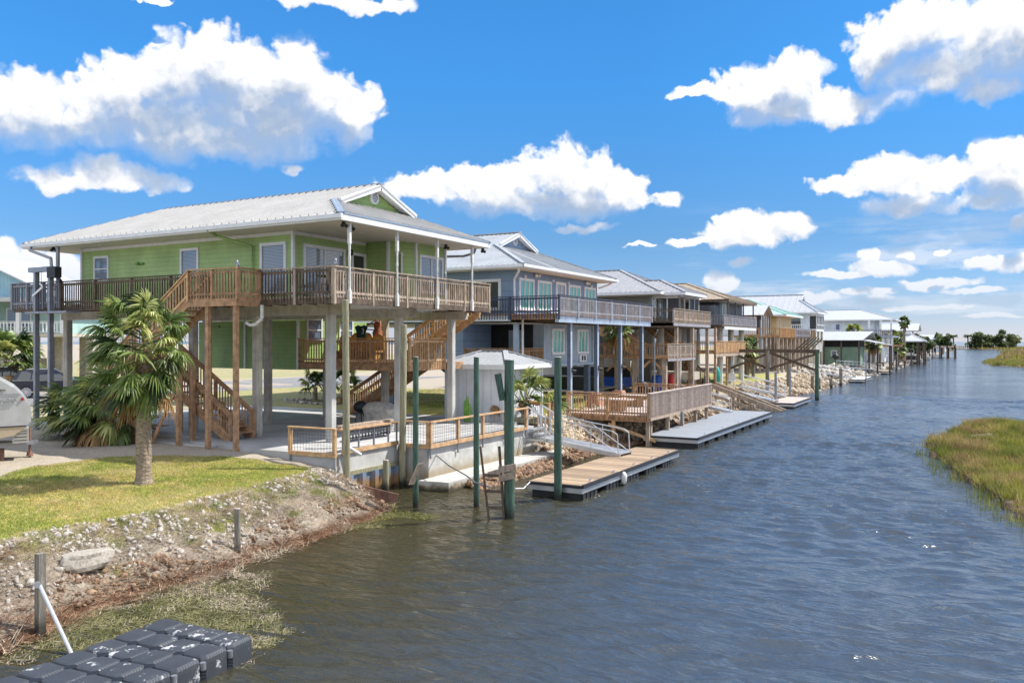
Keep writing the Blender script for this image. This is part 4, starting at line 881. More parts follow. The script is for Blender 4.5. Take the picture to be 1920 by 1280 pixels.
# ------------------------------------------------------------------ floating docks
def dock(name, x0, x1, y0, y1, zt, top_m, label, boards='x', rim='alu', cat='dock', floats=True, cleats=5, group=None, edge_m='rubber_edge'):
    o = thing(name, ((x0 + x1) / 2, (y0 + y1) / 2, 0), label, cat, group)
    mb = MB(); k = int((y1 - y0) / .16)
    for i in range(k):
        a = y0 + (y1 - y0) * i / k; mb.box(x0 + .02 + rnd.uniform(0, .015), x1 - .02 - rnd.uniform(0, .015), a + .004, a + (y1 - y0) / k - .006, zt - .05 + rnd.uniform(-.003, .003), zt)
    mb.build('deck_boards', top_m, o)
    f = MB(); f.box(x0, x1, y0, y0 + .06, zt - .26, zt - .052).box(x0, x1, y1 - .06, y1, zt - .26, zt - .052).box(x0, x0 + .06, y0 + .06, y1 - .06, zt - .26, zt - .052).box(x1 - .06, x1, y0 + .06, y1 - .06, zt - .26, zt - .052)
    f.build('frame', rim, o)
    e = MB(); e.box(x1 - .01, x1 + .05, y0, y1, zt - .10, zt + .015).box(x0, x1 - .012, y0 - .05, y0 + .01, zt - .10, zt - .02); e.build('bumper_strip', edge_m, o)
    if floats:
        n = max(2, int((y1 - y0) / 1.7))
        for i in range(n):
            a = y0 + .1 + (y1 - y0 - .2) * i / n; mb = MB(); w = (y1 - y0) / n * .62
            mb.box(x0 + .1, x1 - .07, a, a + w, -.25, zt - .265)
            for j in range(4): mb.box(x1 - .07, x1 - .035, a + w * (j + .15) / 4, a + w * (j + .85) / 4, -.2, zt - .28)
            mb.build('float_tank', 'float_black', o)
    for i in range(cleats):
        y = y0 + (y1 - y0) * (i + .5) / cleats; c = MB(); c.box(x1 - .16, x1 - .12, y - .05, y + .05, zt, zt + .04).cyl((x1 - .14, y - .12, zt + .05), (x1 - .14, y + .12, zt + .05), .014, n=6); c.build('cleat', 'chrome', o)
    return o
dock('floating_dock', -12.15, -10.3, 22.8, 32.2, .46, 'wood_tan', 'tan wooden floating dock with black edge, nearest in the canal', group='long floating docks')
dock('floating_dock', -13.35, -10.78, 36.4, 52.1, .48, 'dock_grey', 'long grey floating dock below the big wooden deck', group='long floating docks')
MB().lathe((-10.22, 26.0, .02), [(.02, 0), (.10, .08), (.11, .3), (.06, .40), (.02, .42)], 12).build('boat_fender', 'pvc', label='white bumper bottle hanging from the edge of the tan dock', cat='fender')
MB().tube([(-10.95, 19.8, .78), (-11.5, 21.3, .50), (-12.1, 22.85, .42)], .018).build('mooring_line', 'pvc', label='pale pole tying the tan dock to the thickest green pile', cat='mooring line')
# gangway to the tan dock
def ramp(name, a, b, w, label, m='alu', rh=.85, group='aluminium gangways', kind=0, deck_m=None):
    a, b = Vector(a), Vector(b); o = thing(name, tuple(a), label, 'gangway', group); d = (b - a); h = Vector((d.x, d.y, 0)).normalized(); s_ = Vector((-h.y, h.x, 0)); u = Vector((0, 0, 1)); ln = d.length; dn_ = d.normalized()
    MB().bar(a, b, w - .1, .035).build('walkway', deck_m or m, o)
    e = MB()
    for sg in (-1, 1): e.bar(a + s_ * sg * w / 2 - u * .06, b + s_ * sg * w / 2 - u * .06, .06, .16)
    for i in range(int(ln / .6)): e.bar(a + d * ((i + .5) / int(ln / .6)) - s_ * w / 2 - u * .05, a + d * ((i + .5) / int(ln / .6)) + s_ * w / 2 - u * .05, .05, .04)
    e.build('frame', m, o)
    for sg in (-1, 1):
        r_ = MB(); S = s_ * sg * w / 2; n = max(3, int(ln / 1.5))
        A = a + S + h * .1 + u * rh; B = b + S - h * .35 + u * rh
        r_.tube([a + S + h * .1 - u * .05, A, B, b + S - h * .12 + u * (rh - .12), b + S - h * .08 + u * .0], .024, 8)
        for i in range(1, n):
            q = a + S + d * (i / n); r_.cyl(q, q + u * rh, .018, n=6)
        if kind == 0:
            r_.cyl(a + S + d * .02, a + S + d * .5 + u * rh, .016, n=6).cyl(a + S + d * .5 + u * rh, b + S - d * .03, .016, n=6)
        else:
            r_.cyl(a + S + h * .1 + u * rh * .5, b + S - h * .2 + u * rh * .5, .018, n=6)
        r_.build('hand_railing', m, o)
    return o
ramp('gangway', (-15.3, 29.95, .98), (-11.55, 29.6, .56), .95, 'aluminium gangway sloping down onto the tan wooden dock')
o = thing('dock_steps', (-15.4, 30, .3), 'short aluminium steps with handrails from the patio to the gangway', 'steps')
for i, z_ in enumerate((1.3, 1.13, .97)):
    MB().box(-15.68 + i * .28, -15.38 + i * .28, 29.35, 30.5, z_ - .06, z_ - .02).box(-15.68 + i * .28, -15.68 + i * .28 + .03, 29.35, 30.5, z_ - .16, z_ - .062).build('step', 'alu', o)
for y_ in (29.32, 30.53):
    b_ = MB(); b_.bar((-15.66, y_, .8), (-15.66, y_, 2.2), .07, .07, up=(0, 1, 0)).bar((-15.66, y_, 2.18), (-14.85, y_, 1.75), .06, .05).bar((-14.85, y_, .8), (-14.85, y_, 1.78), .06, .06, up=(0, 1, 0)).bar((-15.66, y_, .86), (-14.85, y_, .86), .06, .08); b_.build('handrail', 'alu', o)
ramp('gangway', (-16.4, 50.3, 1.25), (-12.9, 50.8, .55), 1.0, 'aluminium gangway with white rails landing on the far end of the grey dock', kind=1)
for i in range(3): MB().tube([(-16.6 + i * .5, 49.4 + i * .5, .9 - i * .12), (-16.5 + i * .5, 49.4 + i * .5, 1.75 - i * .12), (-16.0 + i * .5, 49.9 + i * .5, 1.6 - i * .12), (-15.9 + i * .5, 49.9 + i * .5, .9 - i * .12)], .03).build('loop_handrail', 'alu', label='bent aluminium handrail loops on the bank behind the wooden deck', cat='handrail', group='loop handrails on the bank')

# ------------------------------------------------------------------ big wooden deck
o = thing('canal_deck', (-15, 41, 0), 'big weathered wooden deck on posts over the bank, with closed board railing to the canal', 'deck')
mb = MB()
for i in range(34): y = 36.05 + i * .29; mb.box(-17.0, -12.92, y, y + .27, 1.36, 1.40)
mb.build('deck_boards', 'wood_pinkgrey', o)
b_ = MB(); b_.box(-17.0, -12.9, 35.99, 36.04, 1.1, 1.355).box(-17.0, -12.9, 45.9, 45.95, 1.1, 1.355)
for i in range(5): b_.box(-16.8 + i * .95, -16.75 + i * .95, 36.04, 45.9, 1.14, 1.357)
b_.build('deck_frame', 'wood_brown', o)
rail(o, (-17.0, 35.97), (-12.93, 35.97), 1.40, 'wood_brown', h=1.0, posts=2.0, gap=.135, drop=.26, cap_m='wood_brown', pw=.13)
solid_rail(o, (-12.9, 35.9), (-12.9, 45.95), 1.40, 'wood_pinkgrey', h=1.02, drop=.1, bw=.15, gap=.155)
rail(o, (-17.4, 46.0), (-12.93, 46.0), 1.40, 'wood_brown', h=.95, posts=2.2, gap=.16, drop=.1, pw=.16)
MB().bar((-12.85, 35.95, 1.24), (-12.85, 45.95, 1.24), .05, .13).build('rim_board', 'wood_grey', o)
for y_ in (36.2, 36.5, 39, 41.3, 43.6, 45.7):
    for x_ in (-13.05, -16.2):
        if x_ < -14 and y_ == 36.5: continue
        MB().box(x_ - .08, x_ + .08, y_ - .08, y_ + .08, -1, 1.34).build('post', 'wood_grey', o)
MB().box(-14.75, -14.6, 35.98, 36.12, .1, 1.1).build('post', 'wood_new', o)
MB().bar((-14.9, 35.93, .95), (-12.7, 36.3, .22), .05, .14).build('loose_board', 'wood_new', o)
MB().box(-12.86, -12.74, 40.4, 40.62, .75, 1.3).build('electric_box', 'steel_grey', o)
# brick pedestals with slabs (H2's posts stand on them)
for i, (y_, lb) in enumerate(((40.6, 'tapered brick pedestal under the nearer blue post by the wooden deck'), (44.0, 'tapered brick pedestal with a slab table under the farther blue post'))):
    o = thing('brick_pedestal', (-17.6, y_, 1.3), lb, 'pedestal', 'brick pedestals under the blue posts')
    mb = MB(); z0, z1 = 1.30, 2.02; a, b = .42, .27; c = (-17.6, y_)
    vs = [(c[0] + sx * r, c[1] + sy * r, z) for z, r in ((z0, a), (z1, b)) for sx, sy in ((-1, -1), (1, -1), (1, 1), (-1, 1))]
    mb.add(vs, [(3, 2, 1, 0), (4, 5, 6, 7)] + [(j, (j + 1) % 4, 4 + (j + 1) % 4, 4 + j) for j in range(4)]); mb.build('shaft', 'brick', o)
    if i: MB().box(c[0] - .8, c[0] + .95, y_ - .7, y_ + .7, 1.50, 1.56).build('slab', 'concrete_light', o)
for i, (x_, y_, lb) in enumerate(((-15.4, 38.2, 'square wooden planter table on the wooden deck, nearer the viewer'), (-15.6, 41.2, 'square wooden planter table on the wooden deck, farther back'))):
    o = thing('planter_table', (x_, y_, 1.4), lb, 'table', 'wooden tables on the canal deck')
    MB().prism([(x_ - .35, y_ - .35), (x_ + .35, y_ - .35), (x_ + .35, y_ + .35), (x_ - .35, y_ + .35)], 1.40, 1.92).build('base', 'wood_brown', o)
    MB().box(x_ - .8, x_ + .8, y_ - .55, y_ + .55, 1.92, 1.98).build('table_top', 'wood_pinkgrey', o)
o = thing('kettle_smoker', (-17.2, 46.6, 1.3), 'round black barrel smoker at the far corner of the wooden deck', 'smoker')
MB().cyl((-17.2, 46.3, 2.1), (-17.2, 46.9, 2.1), .34, n=18).build('drum', 'black', o)
for x_ in (-17.4, -17.0): MB().box(x_ - .03, x_ + .03, 46.4, 46.8, 1.3, 1.82).build('leg', 'black', o)
MB().bar((-17.1, 36.2, 1.3), (-17.35, 35.9, 2.0), .10, .03).build('leaning_board', 'wood_new', label='short new board leaning on the blue post at the corner of the wooden deck', cat='board')

# ------------------------------------------------------------------ blue house
H2 = thing('blue_house', (-27, 41, 1.3), 'slate blue stilt house with grey metal roof and teal windows, second from the viewer', 'house')
w2 = poly_walls(H2, [(-34, 35.9), (-19.8, 35.9), (-19.8, 46.0), (-34, 46.0)], 6.15, 8.36, 'siding_blue')
hip_roof(H2, -37, -18.9, 35.0, 46.9, 8.55, 10.93, 'roof2', gable_front=10.05, gap=.30, rh=.022, rw=.06, gable_m='siding_blue', cap_m='roof2')
MB().box(-37.05, -18.85, 34.9, 35.0, 8.40, 8.53).box(-18.89, -18.8, 34.9, 47, 8.40, 8.53).build('gutter', 'white', H2)
gutter(H2, [(-19.2, 35.0, 8.42), (-19.3, 35.3, 8.25), (-19.85, 35.82, 7.9), (-19.85, 35.84, 6.2)], 'white', .06)
gutter(H2, [(-19.1, 46.8, 8.4), (-19.3, 46.5, 8.2), (-19.75, 46.1, 8.0)], 'white', .05)
for a, b in ((36.2, 37.75), (38.2, 39.75), (41.95, 43.5), (44.1, 45.65)): window(H2, (-19.8, (a + b) / 2, 7.18), (1, 0), b - a - .2, 1.36, pane='glass_teal', mull=2, fw=.13)
window(H2, (-19.8, 40.95, 7.14), (1, 0), .95, 1.5, pane='glass_blinds', mull=1, fw=.16, door=True)
window(H2, (-22.35, 35.9, 7.15), (0, -1), 3.1, 1.28, pane='glass_dark', mull=3, fw=.15)
for y_ in (36.7, 39.9, 41.8, 45.0): MB().lathe((-19.72, y_, 8.0), [(.04, 0), (.08, .03), (.08, .09), (.04, .12)], 10).build('wall_lamp', 'white', H2)
MB().box(-26.2, -25.8, 35.8, 35.9, 7.98, 8.06).build('wall_lamp', 'white', H2)
for y_ in (38.0, 44.4): MB().cyl((-19.7, y_ - .15, 8.22), (-19.62, y_ - .2, 8.17), .09).cyl((-19.7, y_ + .15, 8.22), (-19.62, y_ + .2, 8.17), .09).box(-19.8, -19.7, y_ - .06, y_ + .06, 8.2, 8.27).build('flood_light', 'white', H2)
MB().box(-34, -17.2, 35.45, 48.4, 6.09, 6.15).build('deck_floor', 'wood_brown', H2)
b_ = MB(); b_.box(-34, -19.9, 35.5, 35.56, 5.80, 6.08); b_.build('beam', 'siding_white', H2)
MB().box(-19.88, -17.5, 35.5, 35.56, 5.86, 6.08).build('beam', 'wood_brown', H2)
MB().box(-17.45, -17.25, 35.5, 48.35, 5.72, 6.085).build('beam', 'slate_light', H2)
for i in range(5): MB().box(-33, -17.46, 37.4 + i * 2.6, 37.55 + i * 2.6, 5.75, 6.08).build('joist', 'wood_dark', H2)
MB().box(-34, -19.8, 35.9, 46.0, 5.71, 5.745).build('ceiling', 'soffit', H2)
rail(H2, (-22.6, 35.42), (-17.2, 35.42), 6.15, 'navy_rail', h=.85, posts=2.4, gap=.15, drop=.3)
rail(H2, (-27.5, 35.42), (-22.7, 35.42), 6.15, 'slate_light', h=.85, posts=2.4, gap=.15, drop=.3)
rail(H2, (-17.2, 35.42), (-17.2, 48.4), 6.15, 'rail_greypurple', h=.88, posts=2.2, gap=.14, drop=.2, post_m='slate_light', cap_m='navy_rail')
rail(H2, (-19.5, 48.4), (-17.2, 48.4), 6.15, 'rail_greypurple', h=.88, posts=2.2, gap=.14, drop=.2)
for y_, z_ in ((37.4, 1.2), (40.75, 2.0), (44.1, 2.0), (47.6, 1.2)):
    c = MB(); c.box(-17.68, -17.5, y_ - .085, y_ + .085, z_, 5.72); p_ = c.build('post', 'slate_paint', H2)
    MB().box(-17.499, -17.475, y_ - .09, y_ + .09, z_, 5.715).build('post_lit_face', 'slate_light', p_)  # paler slate over the canal face paints in its sunlit side
for x_, y_ in ((-19.9, 36.0), (-20.1, 45.2), (-20.1, 39.0), (-23.5, 36.0), (-23.5, 45.2), (-27.5, 36.0), (-27.5, 45.2)):
    MB().box(x_ - .15, x_ + .15, y_ - .15, y_ + .15, 1.2, 3.47).build('pier', 'slate_paint', H2)
# lower storey
lr = MB(); lr.prism([(-26, 38.85), (-19.8, 38.85), (-19.8, 45.35), (-26, 45.35)], 3.6, 5.70); l2 = lr.build('lower_wall', 'siding_bluelight', H2)
MB().box(-26, -22.95, 35.95, 38.84, 3.6, 5.70).build('lower_wall', 'siding_blue', H2)
MB().box(-22.94, -20.4, 38.78, 38.845, 3.62, 5.69).build('porch_shade_panel', 'dark', H2)  # near-black panel painting in the shade of the porch recess
MB().box(-26, -19.74, 35.9, 45.42, 3.45, 3.595).build('lower_floor', 'slate_light', H2)
MB().box(-19.8, -19.72, 38.8, 39.0, 3.61, 5.69).build('corner_trim', 'slate_light', H2); MB().box(-19.8, -19.72, 45.2, 45.4, 3.61, 5.69).build('corner_trim', 'slate_light', H2)
MB().box(-19.98, -19.76, 35.93, 36.15, 3.6, 5.70).build('porch_column', 'siding_bluelight', H2)
rail(H2, (-22.9, 35.98), (-20.0, 35.98), 3.6, 'wood_brown', h=.85, posts=3, gap=.16, drop=0)
rail(H2, (-19.82, 36.3), (-19.82, 38.8), 3.6, 'wood_brown', h=.85, posts=3, gap=.14, drop=0)
MB().box(-21.8, -20.9, 38.70, 38.775, 3.7, 5.4).build('door', 'siding_bluelight', H2)
for y_ in (40.6, 43.85): window(H2, (-19.8, y_, 4.8), (1, 0), 1.25, 1.15, pane='glass_teal', mull=2, fw=.14)
ac = MB().box(-19.79, -19.70, 43.35, 44.25, 3.62, 4.05).build('air_conditioner', 'white', H2)
for y_ in (43.65, 43.98): MB().box(-19.70, -19.68, y_ - .09, y_ + .09, 3.7, 3.98).build('grille', 'black', ac)
b_ = MB(); b_.bar((-22.5, 38, 1.4), (-25.5, 38, 3.4), 1.0, .1); b_.build('under_stairs', 'wood_dark', H2)
gutter(H2, [(-19.65, 36.3, 6.0), (-19.65, 36.3, 3.6)], 'white', .06)
for y_ in (37.4, 40.75, 44.1): MB().cyl((-17.45, y_, 3.35), (-17.3, y_ + .12, 3.3), .07, .09).cyl((-17.47, y_, 3.5), (-17.4, y_, 3.35), .03).build('flood_light', 'black', H2)

# ------------------------------------------------------------------ white shed
SHD = thing('white_shed', (-18.6, 32.4, 1.35), 'small white panel shed with a hipped metal roof between the green and blue houses', 'shed')
poly_walls(SHD, [(-20.6, 30.75), (-17.55, 30.75), (-17.55, 34.3), (-20.6, 34.3)], 1.35, 3.66, 'siding_shed')
hip_roof(SHD, -20.9, -17.2, 30.45, 34.6, 3.80, 4.36, 'roof2', gap=.32, rh=.02, rw=.04, ridge_in=1.3, back_run=1.2, cap_m='roof2')
for y_ in (30.75, 34.3): trims(SHD, [(-17.55, y_)], 1.36, 3.6, w=.09)

# ------------------------------------------------------------------ house builder for the row beyond
def simple_walls(parent, x0, x1, y0, y1, z0, z1, m, name='wall'): return MB().box(x0, x1, y0, y1, z0, z1).build(name, m, parent)
H3 = thing('taupe_house', (-25, 61, 1.4), 'taupe stilt house with grey ribbed roof and screened porch, third from the viewer', 'house')
simple_walls(H3, -31, -20.5, 57, 65.2, 6.2, 8.2, 'siding_taupe')
simple_walls(H3, -20.495, -20.3, 57.0, 58.2, 6.2, 8.2, 'siding_sage')
hip_roof(H3, -32, -19.3, 56.1, 66.1, 8.36, 10.4, 'roof3', gap=.38, rh=.03, rw=.08, cap_m='roof3', soffit=True)
hip_roof(H3, -25, -17.75, 56.9, 62.3, 8.30, 9.38, 'roof3', gap=.38, rh=.03, rw=.08, cap_m='roof3', back='open', soffit=True)
window(H3, (-20.3, 57.55, 7.3), (1, 0), .7, 1.2, pane='glass_blue', sash=True, fw=.1)
simple_walls(H3, -20.49, -20.4, 58.2, 62, 6.2, 8.1, 'siding_sage', 'porch_wall')
window(H3, (-20.4, 59.2, 7.0), (1, 0), .7, 1.6, pane='glass_blue', fw=.1, door=True)
pf = MB()
for y_ in (57.3, 58.5, 59.7, 60.9, 62.0): pf.box(-18.35, -18.27, y_ - .04, y_ + .04, 6.2, 8.1)
pf.box(-18.35, -18.27, 57.3, 62.0, 7.98, 8.1).box(-20.4, -18.3, 57.26, 57.34, 7.9, 8.1)
for x_ in (-20.1, -19.2, -18.3): pf.box(x_ - .04, x_ + .04, 57.26, 57.34, 6.2, 7.9)
po = pf.build('porch_frame', 'white_old', H3)
MB().box(-18.33, -18.31, 59.7, 61.96, 6.25, 7.97).build('insect_screen', 'screen', po); MB().box(-19.15, -18.35, 57.29, 57.31, 6.25, 7.89).build('insect_screen', 'screen', po)
MB().box(-22, -17.4, 53.2, 62, 6.06, 6.2).build('deck_floor', 'wood_dark', H3)
rail(H3, (-20.5, 53.2), (-17.45, 53.2), 6.2, 'wood_dark', h=.8, posts=1.5, gap=.16, drop=.2)
rail(H3, (-17.4, 53.2), (-17.4, 61.9), 6.2, 'wood_grey', h=.8, posts=2.1, gap=.12, drop=.15, bw=.05, post_m='rail_greypurple')
MB().box(-17.42, -17.36, 53.2, 61.9, 5.84, 6.05).build('rim_board', 'rail_greypurple', H3)
MB().box(-23, -17.42, 53.25, 61.9, 5.75, 5.84).build('joists', 'wood_dark', H3)
MB().box(-24, -17.45, 52.05, 58.2, 3.66, 3.8).build('lower_deck', 'wood_brown', H3)
rail(H3, (-24, 52.05), (-17.45, 52.05), 3.8, 'wood_brown', h=.85, posts=2.0, gap=.17, drop=.1)
rail(H3, (-17.43, 52.1), (-17.43, 58.2), 3.8, 'wood_grey', h=.85, posts=1.2, gap=.12, drop=.1, bw=.05, post_m='rail_greypurple')
MB().box(-17.45, -17.4, 52.1, 58.2, 3.5, 3.655).build('rim_board', 'rail_greypurple', H3)
stairs(H3, (-19.6, 52.9), (-23.6, 52.9), 3.8, 6.1, .9, (0, 1), 'wood_new', rail_m='wood_brown')
stairs(H3, (-19.2, 60.4), (-22.2, 60.4), 3.8, 6.1, .9, (0, 1), 'wood_brown', rail_m='wood_new')
for x_, y_ in ((-17.5, 54.1), (-17.5, 57.7), (-17.5, 61.5)): MB().box(x_ - .11, x_ + .11, y_ - .11, y_ + .11, 1.2, 5.75).build('post', 'wood_grey', H3)
for x_, y_ in ((-17.7, 52.3), (-19.8, 52.3), (-22.2, 52.3), (-17.7, 58), (-20, 58)): MB().box(x_ - .14, x_ + .14, y_ - .14, y_ + .14, 1.2, 3.65).build('post', 'wood_grey', H3)
for x_, y_ in ((-19.6, 57), (-23, 57), (-26.5, 57), (-19.6, 61), (-19.6, 65), (-23, 61), (-23, 65)): MB().cyl((x_, y_, 1.2), (x_, y_, 5.75), .26, n=14).build('concrete_column', 'concrete_light', H3)
simple_walls(H3, -31, -24.5, 59, 65, 1.3, 5.75, 'siding_cream', 'lower_wall')
simple_walls(H3, -24.5, -24.3, 57, 65, 3.6, 5.75, 'siding_taupe', 'lower_wall')
b_ = MB()
for x_ in (-20.9, -18.6): b_.bar((x_ - .9, 52.3, 2.8), (x_, 52.3, 3.62), .1, .15).bar((x_ + .9, 52.3, 2.8), (x_, 52.3, 3.62), .1, .15)
b_.build('knee_brace', 'wood_brown', H3)

H4 = thing('tan_roof_house', (-24, 72, 1.4), 'weathered grey house with a tan roof, round white columns and two decks', 'house')
simple_walls(H4, -30, -18.4, 68.0, 76, 6.15, 8.05, 'siding_greywood')
simple_walls(H4, -18.39, -18.3, 68.0, 71.2, 6.15, 8.05, 'siding_sage', 'front_wall')
window(H4, (-18.3, 69.4, 7.2), (1, 0), 1.2, 1.3, pane='glass_dark', fw=.1, mull=1)
hip_roof(H4, -31, -17.3, 67.0, 77.0, 8.25, 9.95, 'roof_tan', gap=.6, rh=.03, rw=.05, cap_m='roof_tan', fascia='wood_dark')
simple_walls(H4, -20.4, -18.35, 66.6, 66.7, 6.1, 7.75, 'siding_greywood', 'screen_panel')
simple_walls(H4, -18.45, -18.35, 66.7, 67.99, 6.1, 7.75, 'siding_greywood', 'screen_panel')
MB().box(-22, -17.35, 65.2, 77.0, 6.0, 6.12).build('deck_floor', 'wood_dark', H4)
rail(H4, (-17.4, 66), (-17.4, 76.8), 6.12, 'rail_greypurple', h=.8, posts=2.1, gap=.12, drop=.1, bw=.06)
rail(H4, (-18.4, 65.9), (-17.42, 65.9), 6.12, 'rail_greypurple', h=.8, posts=2.1, gap=.12, drop=.1)
MB().box(-17.42, -17.34, 65.9, 76.9, 5.78, 5.995).build('rim_board', 'siding_white', H4)
for y_ in (67.4, 69.8, 72.5, 76.2): MB().box(-17.5, -17.4, y_ - .05, y_ + .05, 6.12, 8.1).build('porch_post', 'wood_dark', H4)
for x_, y_ in ((-18.4, 68.5), (-18.4, 72.0), (-18.4, 75.7), (-21.5, 68.5), (-21.5, 72), (-25, 68.5), (-25, 72)): MB().cyl((x_, y_, 1.2), (x_, y_, 5.99), .24, n=16).build('round_column', 'white_old', H4)
MB().box(-22, -17.5, 63.7, 73.2, 3.84, 3.98).build('lower_deck', 'wood_brown', H4)
rail(H4, (-19.3, 63.7), (-17.5, 63.7), 3.98, 'wood_brown', h=.85, posts=2.1, gap=.15, drop=.1)
rail(H4, (-17.45, 63.7), (-17.45, 73), 3.98, 'wood_new', h=.85, posts=2.1, gap=.12, drop=.12, bw=.07, cap_m='wood_orange')
MB().box(-17.5, -17.42, 63.7, 73, 3.6, 3.835).build('rim_board', 'wood_grey', H4)
for y_ in (64, 67.5): MB().box(-17.65, -17.5, y_ - .08, y_ + .08, 1.2, 5.9 if y_ < 65 else 3.6).build('post', 'wood_brown', H4)
simple_walls(H4, -30, -22.3, 68, 76, 1.3, 5.99, 'siding_taupe', 'lower_wall')
stairs(H4, (-19.0, 65.0), (-22, 65.0), 1.5, 3.9, .9, (0, 1), 'wood_brown')

H5 = thing('yellow_house', (-24, 102, 1.5), 'pale yellow house with a pale green metal roof on a forest of thin posts', 'house')
simple_walls(H5, -30, -20.2, 100, 109, 5.5, 7.8, 'siding_yellow')
hip_roof(H5, -32, -18.9, 99, 110, 7.95, 10.0, 'roof_teal', gap=.8, rh=.05, rw=.05, cap_m='roof_teal')
simple_walls(H5, -29, -21.2, 94.2, 99.9, 5.5, 7.6, 'siding_white', 'wing_wall')
for y_ in (101.5, 104): window(H5, (-20.2, y_, 6.8), (1, 0), .55, 1.3, pane='glass_dark', fw=.1)
gr = roof_planes(H5, [((-33, 93.4, 7.75), (-20.3, 93.4, 7.75), (-20.3, 96.3, 8.95), (-33, 96.3, 8.95)), ((-20.3, 99.2, 7.75), (-33, 99.2, 7.75), (-33, 96.3, 8.95), (-20.3, 96.3, 8.95))], 'roof_white', gap=.6, rh=.04, name='wing_roof')
MB().poly([(-20.8, 94.0, 7.72), (-20.8, 98.6, 7.72), (-20.8, 96.3, 8.75)], .05, (1, 0, 0)).build('gable_wall', 'wood_brown', gr)
fr_ = MB()
for y_ in (94.3, 95.5, 96.6, 97.7, 98.8): fr_.box(-20.75, -20.65, y_ - .05, y_ + .05, 5.4, 7.7)
sf = fr_.build('screen_frame', 'white_old', H5); MB().box(-20.72, -20.69, 94.3, 98.8, 5.45, 7.7).build('insect_screen', 'screen', sf); MB().box(-22.5, -20.72, 94.22, 94.25, 5.45, 7.7).build('insect_screen', 'screen', sf)
MB().box(-23, -18, 90.5, 109, 5.25, 5.42).build('deck_floor', 'wood_brown', H5)
rail(H5, (-22.2, 90.5), (-18.0, 90.5), 5.42, 'wood_brown', h=.85, posts=2.4, gap=.2, drop=.2)
solid_rail(H5, (-17.97, 90.4), (-17.97, 99.2), 5.42, 'wood_new', h=.85, drop=.2, bw=.16, gap=.17)
rail(H5, (-17.97, 99.4), (-17.97, 109), 5.42, 'rail_greypurple', h=.85, posts=2.4, gap=.2, drop=.2)
solid_rail(H5, (-17.95, 110), (-17.95, 113), 5.42, 'wood_tan', h=.85, drop=.2, bw=.16, gap=.17)
MB().box(-20, -17.9, 109, 114, 5.25, 5.42).build('deck_floor', 'wood_dark', H5)
for i in range(9):
    for j, x_ in enumerate((-18.2, -20.2, -22.3)):
        y_ = 90.8 + i * 2.3 + j * .5; MB().box(x_ - .12, x_ + .12, y_ - .12, y_ + .12, 1.2, 5.24).build('post', 'wood_grey', H5)
b_ = MB()
for i in range(8): b_.bar((-18.2, 90.8 + i * 2.3, 3.2 + (i % 2) * 1.6), (-18.2, 93.1 + i * 2.3, 4.9 - (i % 2) * 1.6), .08, .12)
for i in range(5): b_.bar((-18.1 + .1 * i, 100 + i * 2.2, 3.8), (-16.6, 101 + i * 2.2, 5.2), .08, .14)
b_.build('cross_brace', 'wood_dark', H5)

H6 = thing('white_house', (-26, 122, 1.5), 'white house with a tall white roof and screened corner porch, beyond the yellow one', 'house')
simple_walls(H6, -40, -19.6, 119, 125, 6.3, 8.7, 'siding_white')
hip_roof(H6, -42, -18.4, 118, 126.3, 8.8, 11.4, 'roof_white', gable_front=10.6, gap=.8, rh=.05, rw=.05, cap_m='flash', gable_m='siding_white')
MB().box(-19.59, -18.72, 119, 125.3, 6.2, 6.5).box(-19.59, -18.72, 119, 125.3, 8.3, 8.6).build('porch_band', 'white', H6)
MB().box(-18.78, -18.76, 119.1, 125.2, 6.5, 8.3).build('insect_screen', 'screen', H6); MB().box(-19.55, -18.8, 119.02, 119.04, 6.5, 8.3).build('insect_screen', 'screen', H6); f1 = MB()
for i in range(6): f1.box(-18.76, -18.68, 119.0 + i * 1.24, 119.16 + i * 1.24, 6.5, 8.3)
f1.box(-18.76, -18.70, 119, 125.3, 7.02, 7.12); f1.build('screen_frame', 'white', H6)
for x_ in (-23.5, -21.5): window(H6, (x_, 119, 7.4), (0, -1), 1.4, 1.5, pane='glass_dark', fw=.12)
rail(H6, (-26, 117.6), (-19.7, 117.6), 6.2, 'white', h=.95, posts=2.2, gap=.25, drop=.1, bw=.07)
MB().box(-26, -18.8, 117.6, 119, 6.0, 6.2).build('deck_floor', 'white', H6)
for y_ in (119.3, 122, 125): MB().box(-19.1, -18.8, y_ - .2, y_ + .2, 1.3, 6.19).build('porch_leg', 'siding_cream', H6)
rail(H6, (-18.9, 119.3), (-18.9, 125), 3.7, 'white', h=.95, posts=2.9, gap=.3, drop=.4, bw=.1)
simple_walls(H6, -30, -19.9, 119.2, 125, 1.3, 5.9, 'siding_cream', 'lower_wall')
stairs(H6, (-26, 116.5), (-22, 116.5), 3.6, 6.1, 1, (0, 1), 'white', open_=False)

H7 = thing('long_white_house', (-20, 155, 1.5), 'large white two storey house with long balconies, right of the screened porch house', 'house')
simple_walls(H7, -29, -14.6, 151, 161, 5.9, 8.3, 'siding_white')
simple_walls(H7, -29, -13.5, 152.5, 161, 1.3, 5.5, 'siding_white', 'lower_wall')
hip_roof(H7, -31, -11.2, 150, 162, 8.5, 10.3, 'roof_white', gap=0, cap_m='roof_white')
MB().box(-30, -11.6, 148.8, 162, 5.5, 5.75).build('balcony_floor', 'flash', H7)
rail(H7, (-30, 148.8), (-16.8, 148.8), 5.75, 'white', h=1.0, posts=3, gap=.4, drop=.1, bw=.06)
rail(H7, (-16.7, 148.8), (-11.6, 148.8), 5.75, 'rail_greypurple', h=1.0, posts=3, gap=.3, drop=.1, bw=.08)
for x_ in (-23.6, -20.3, -18.2): window(H7, (x_, 151, 7.2), (0, -1), .6, 1.1, pane='glass_blue', fw=.1)
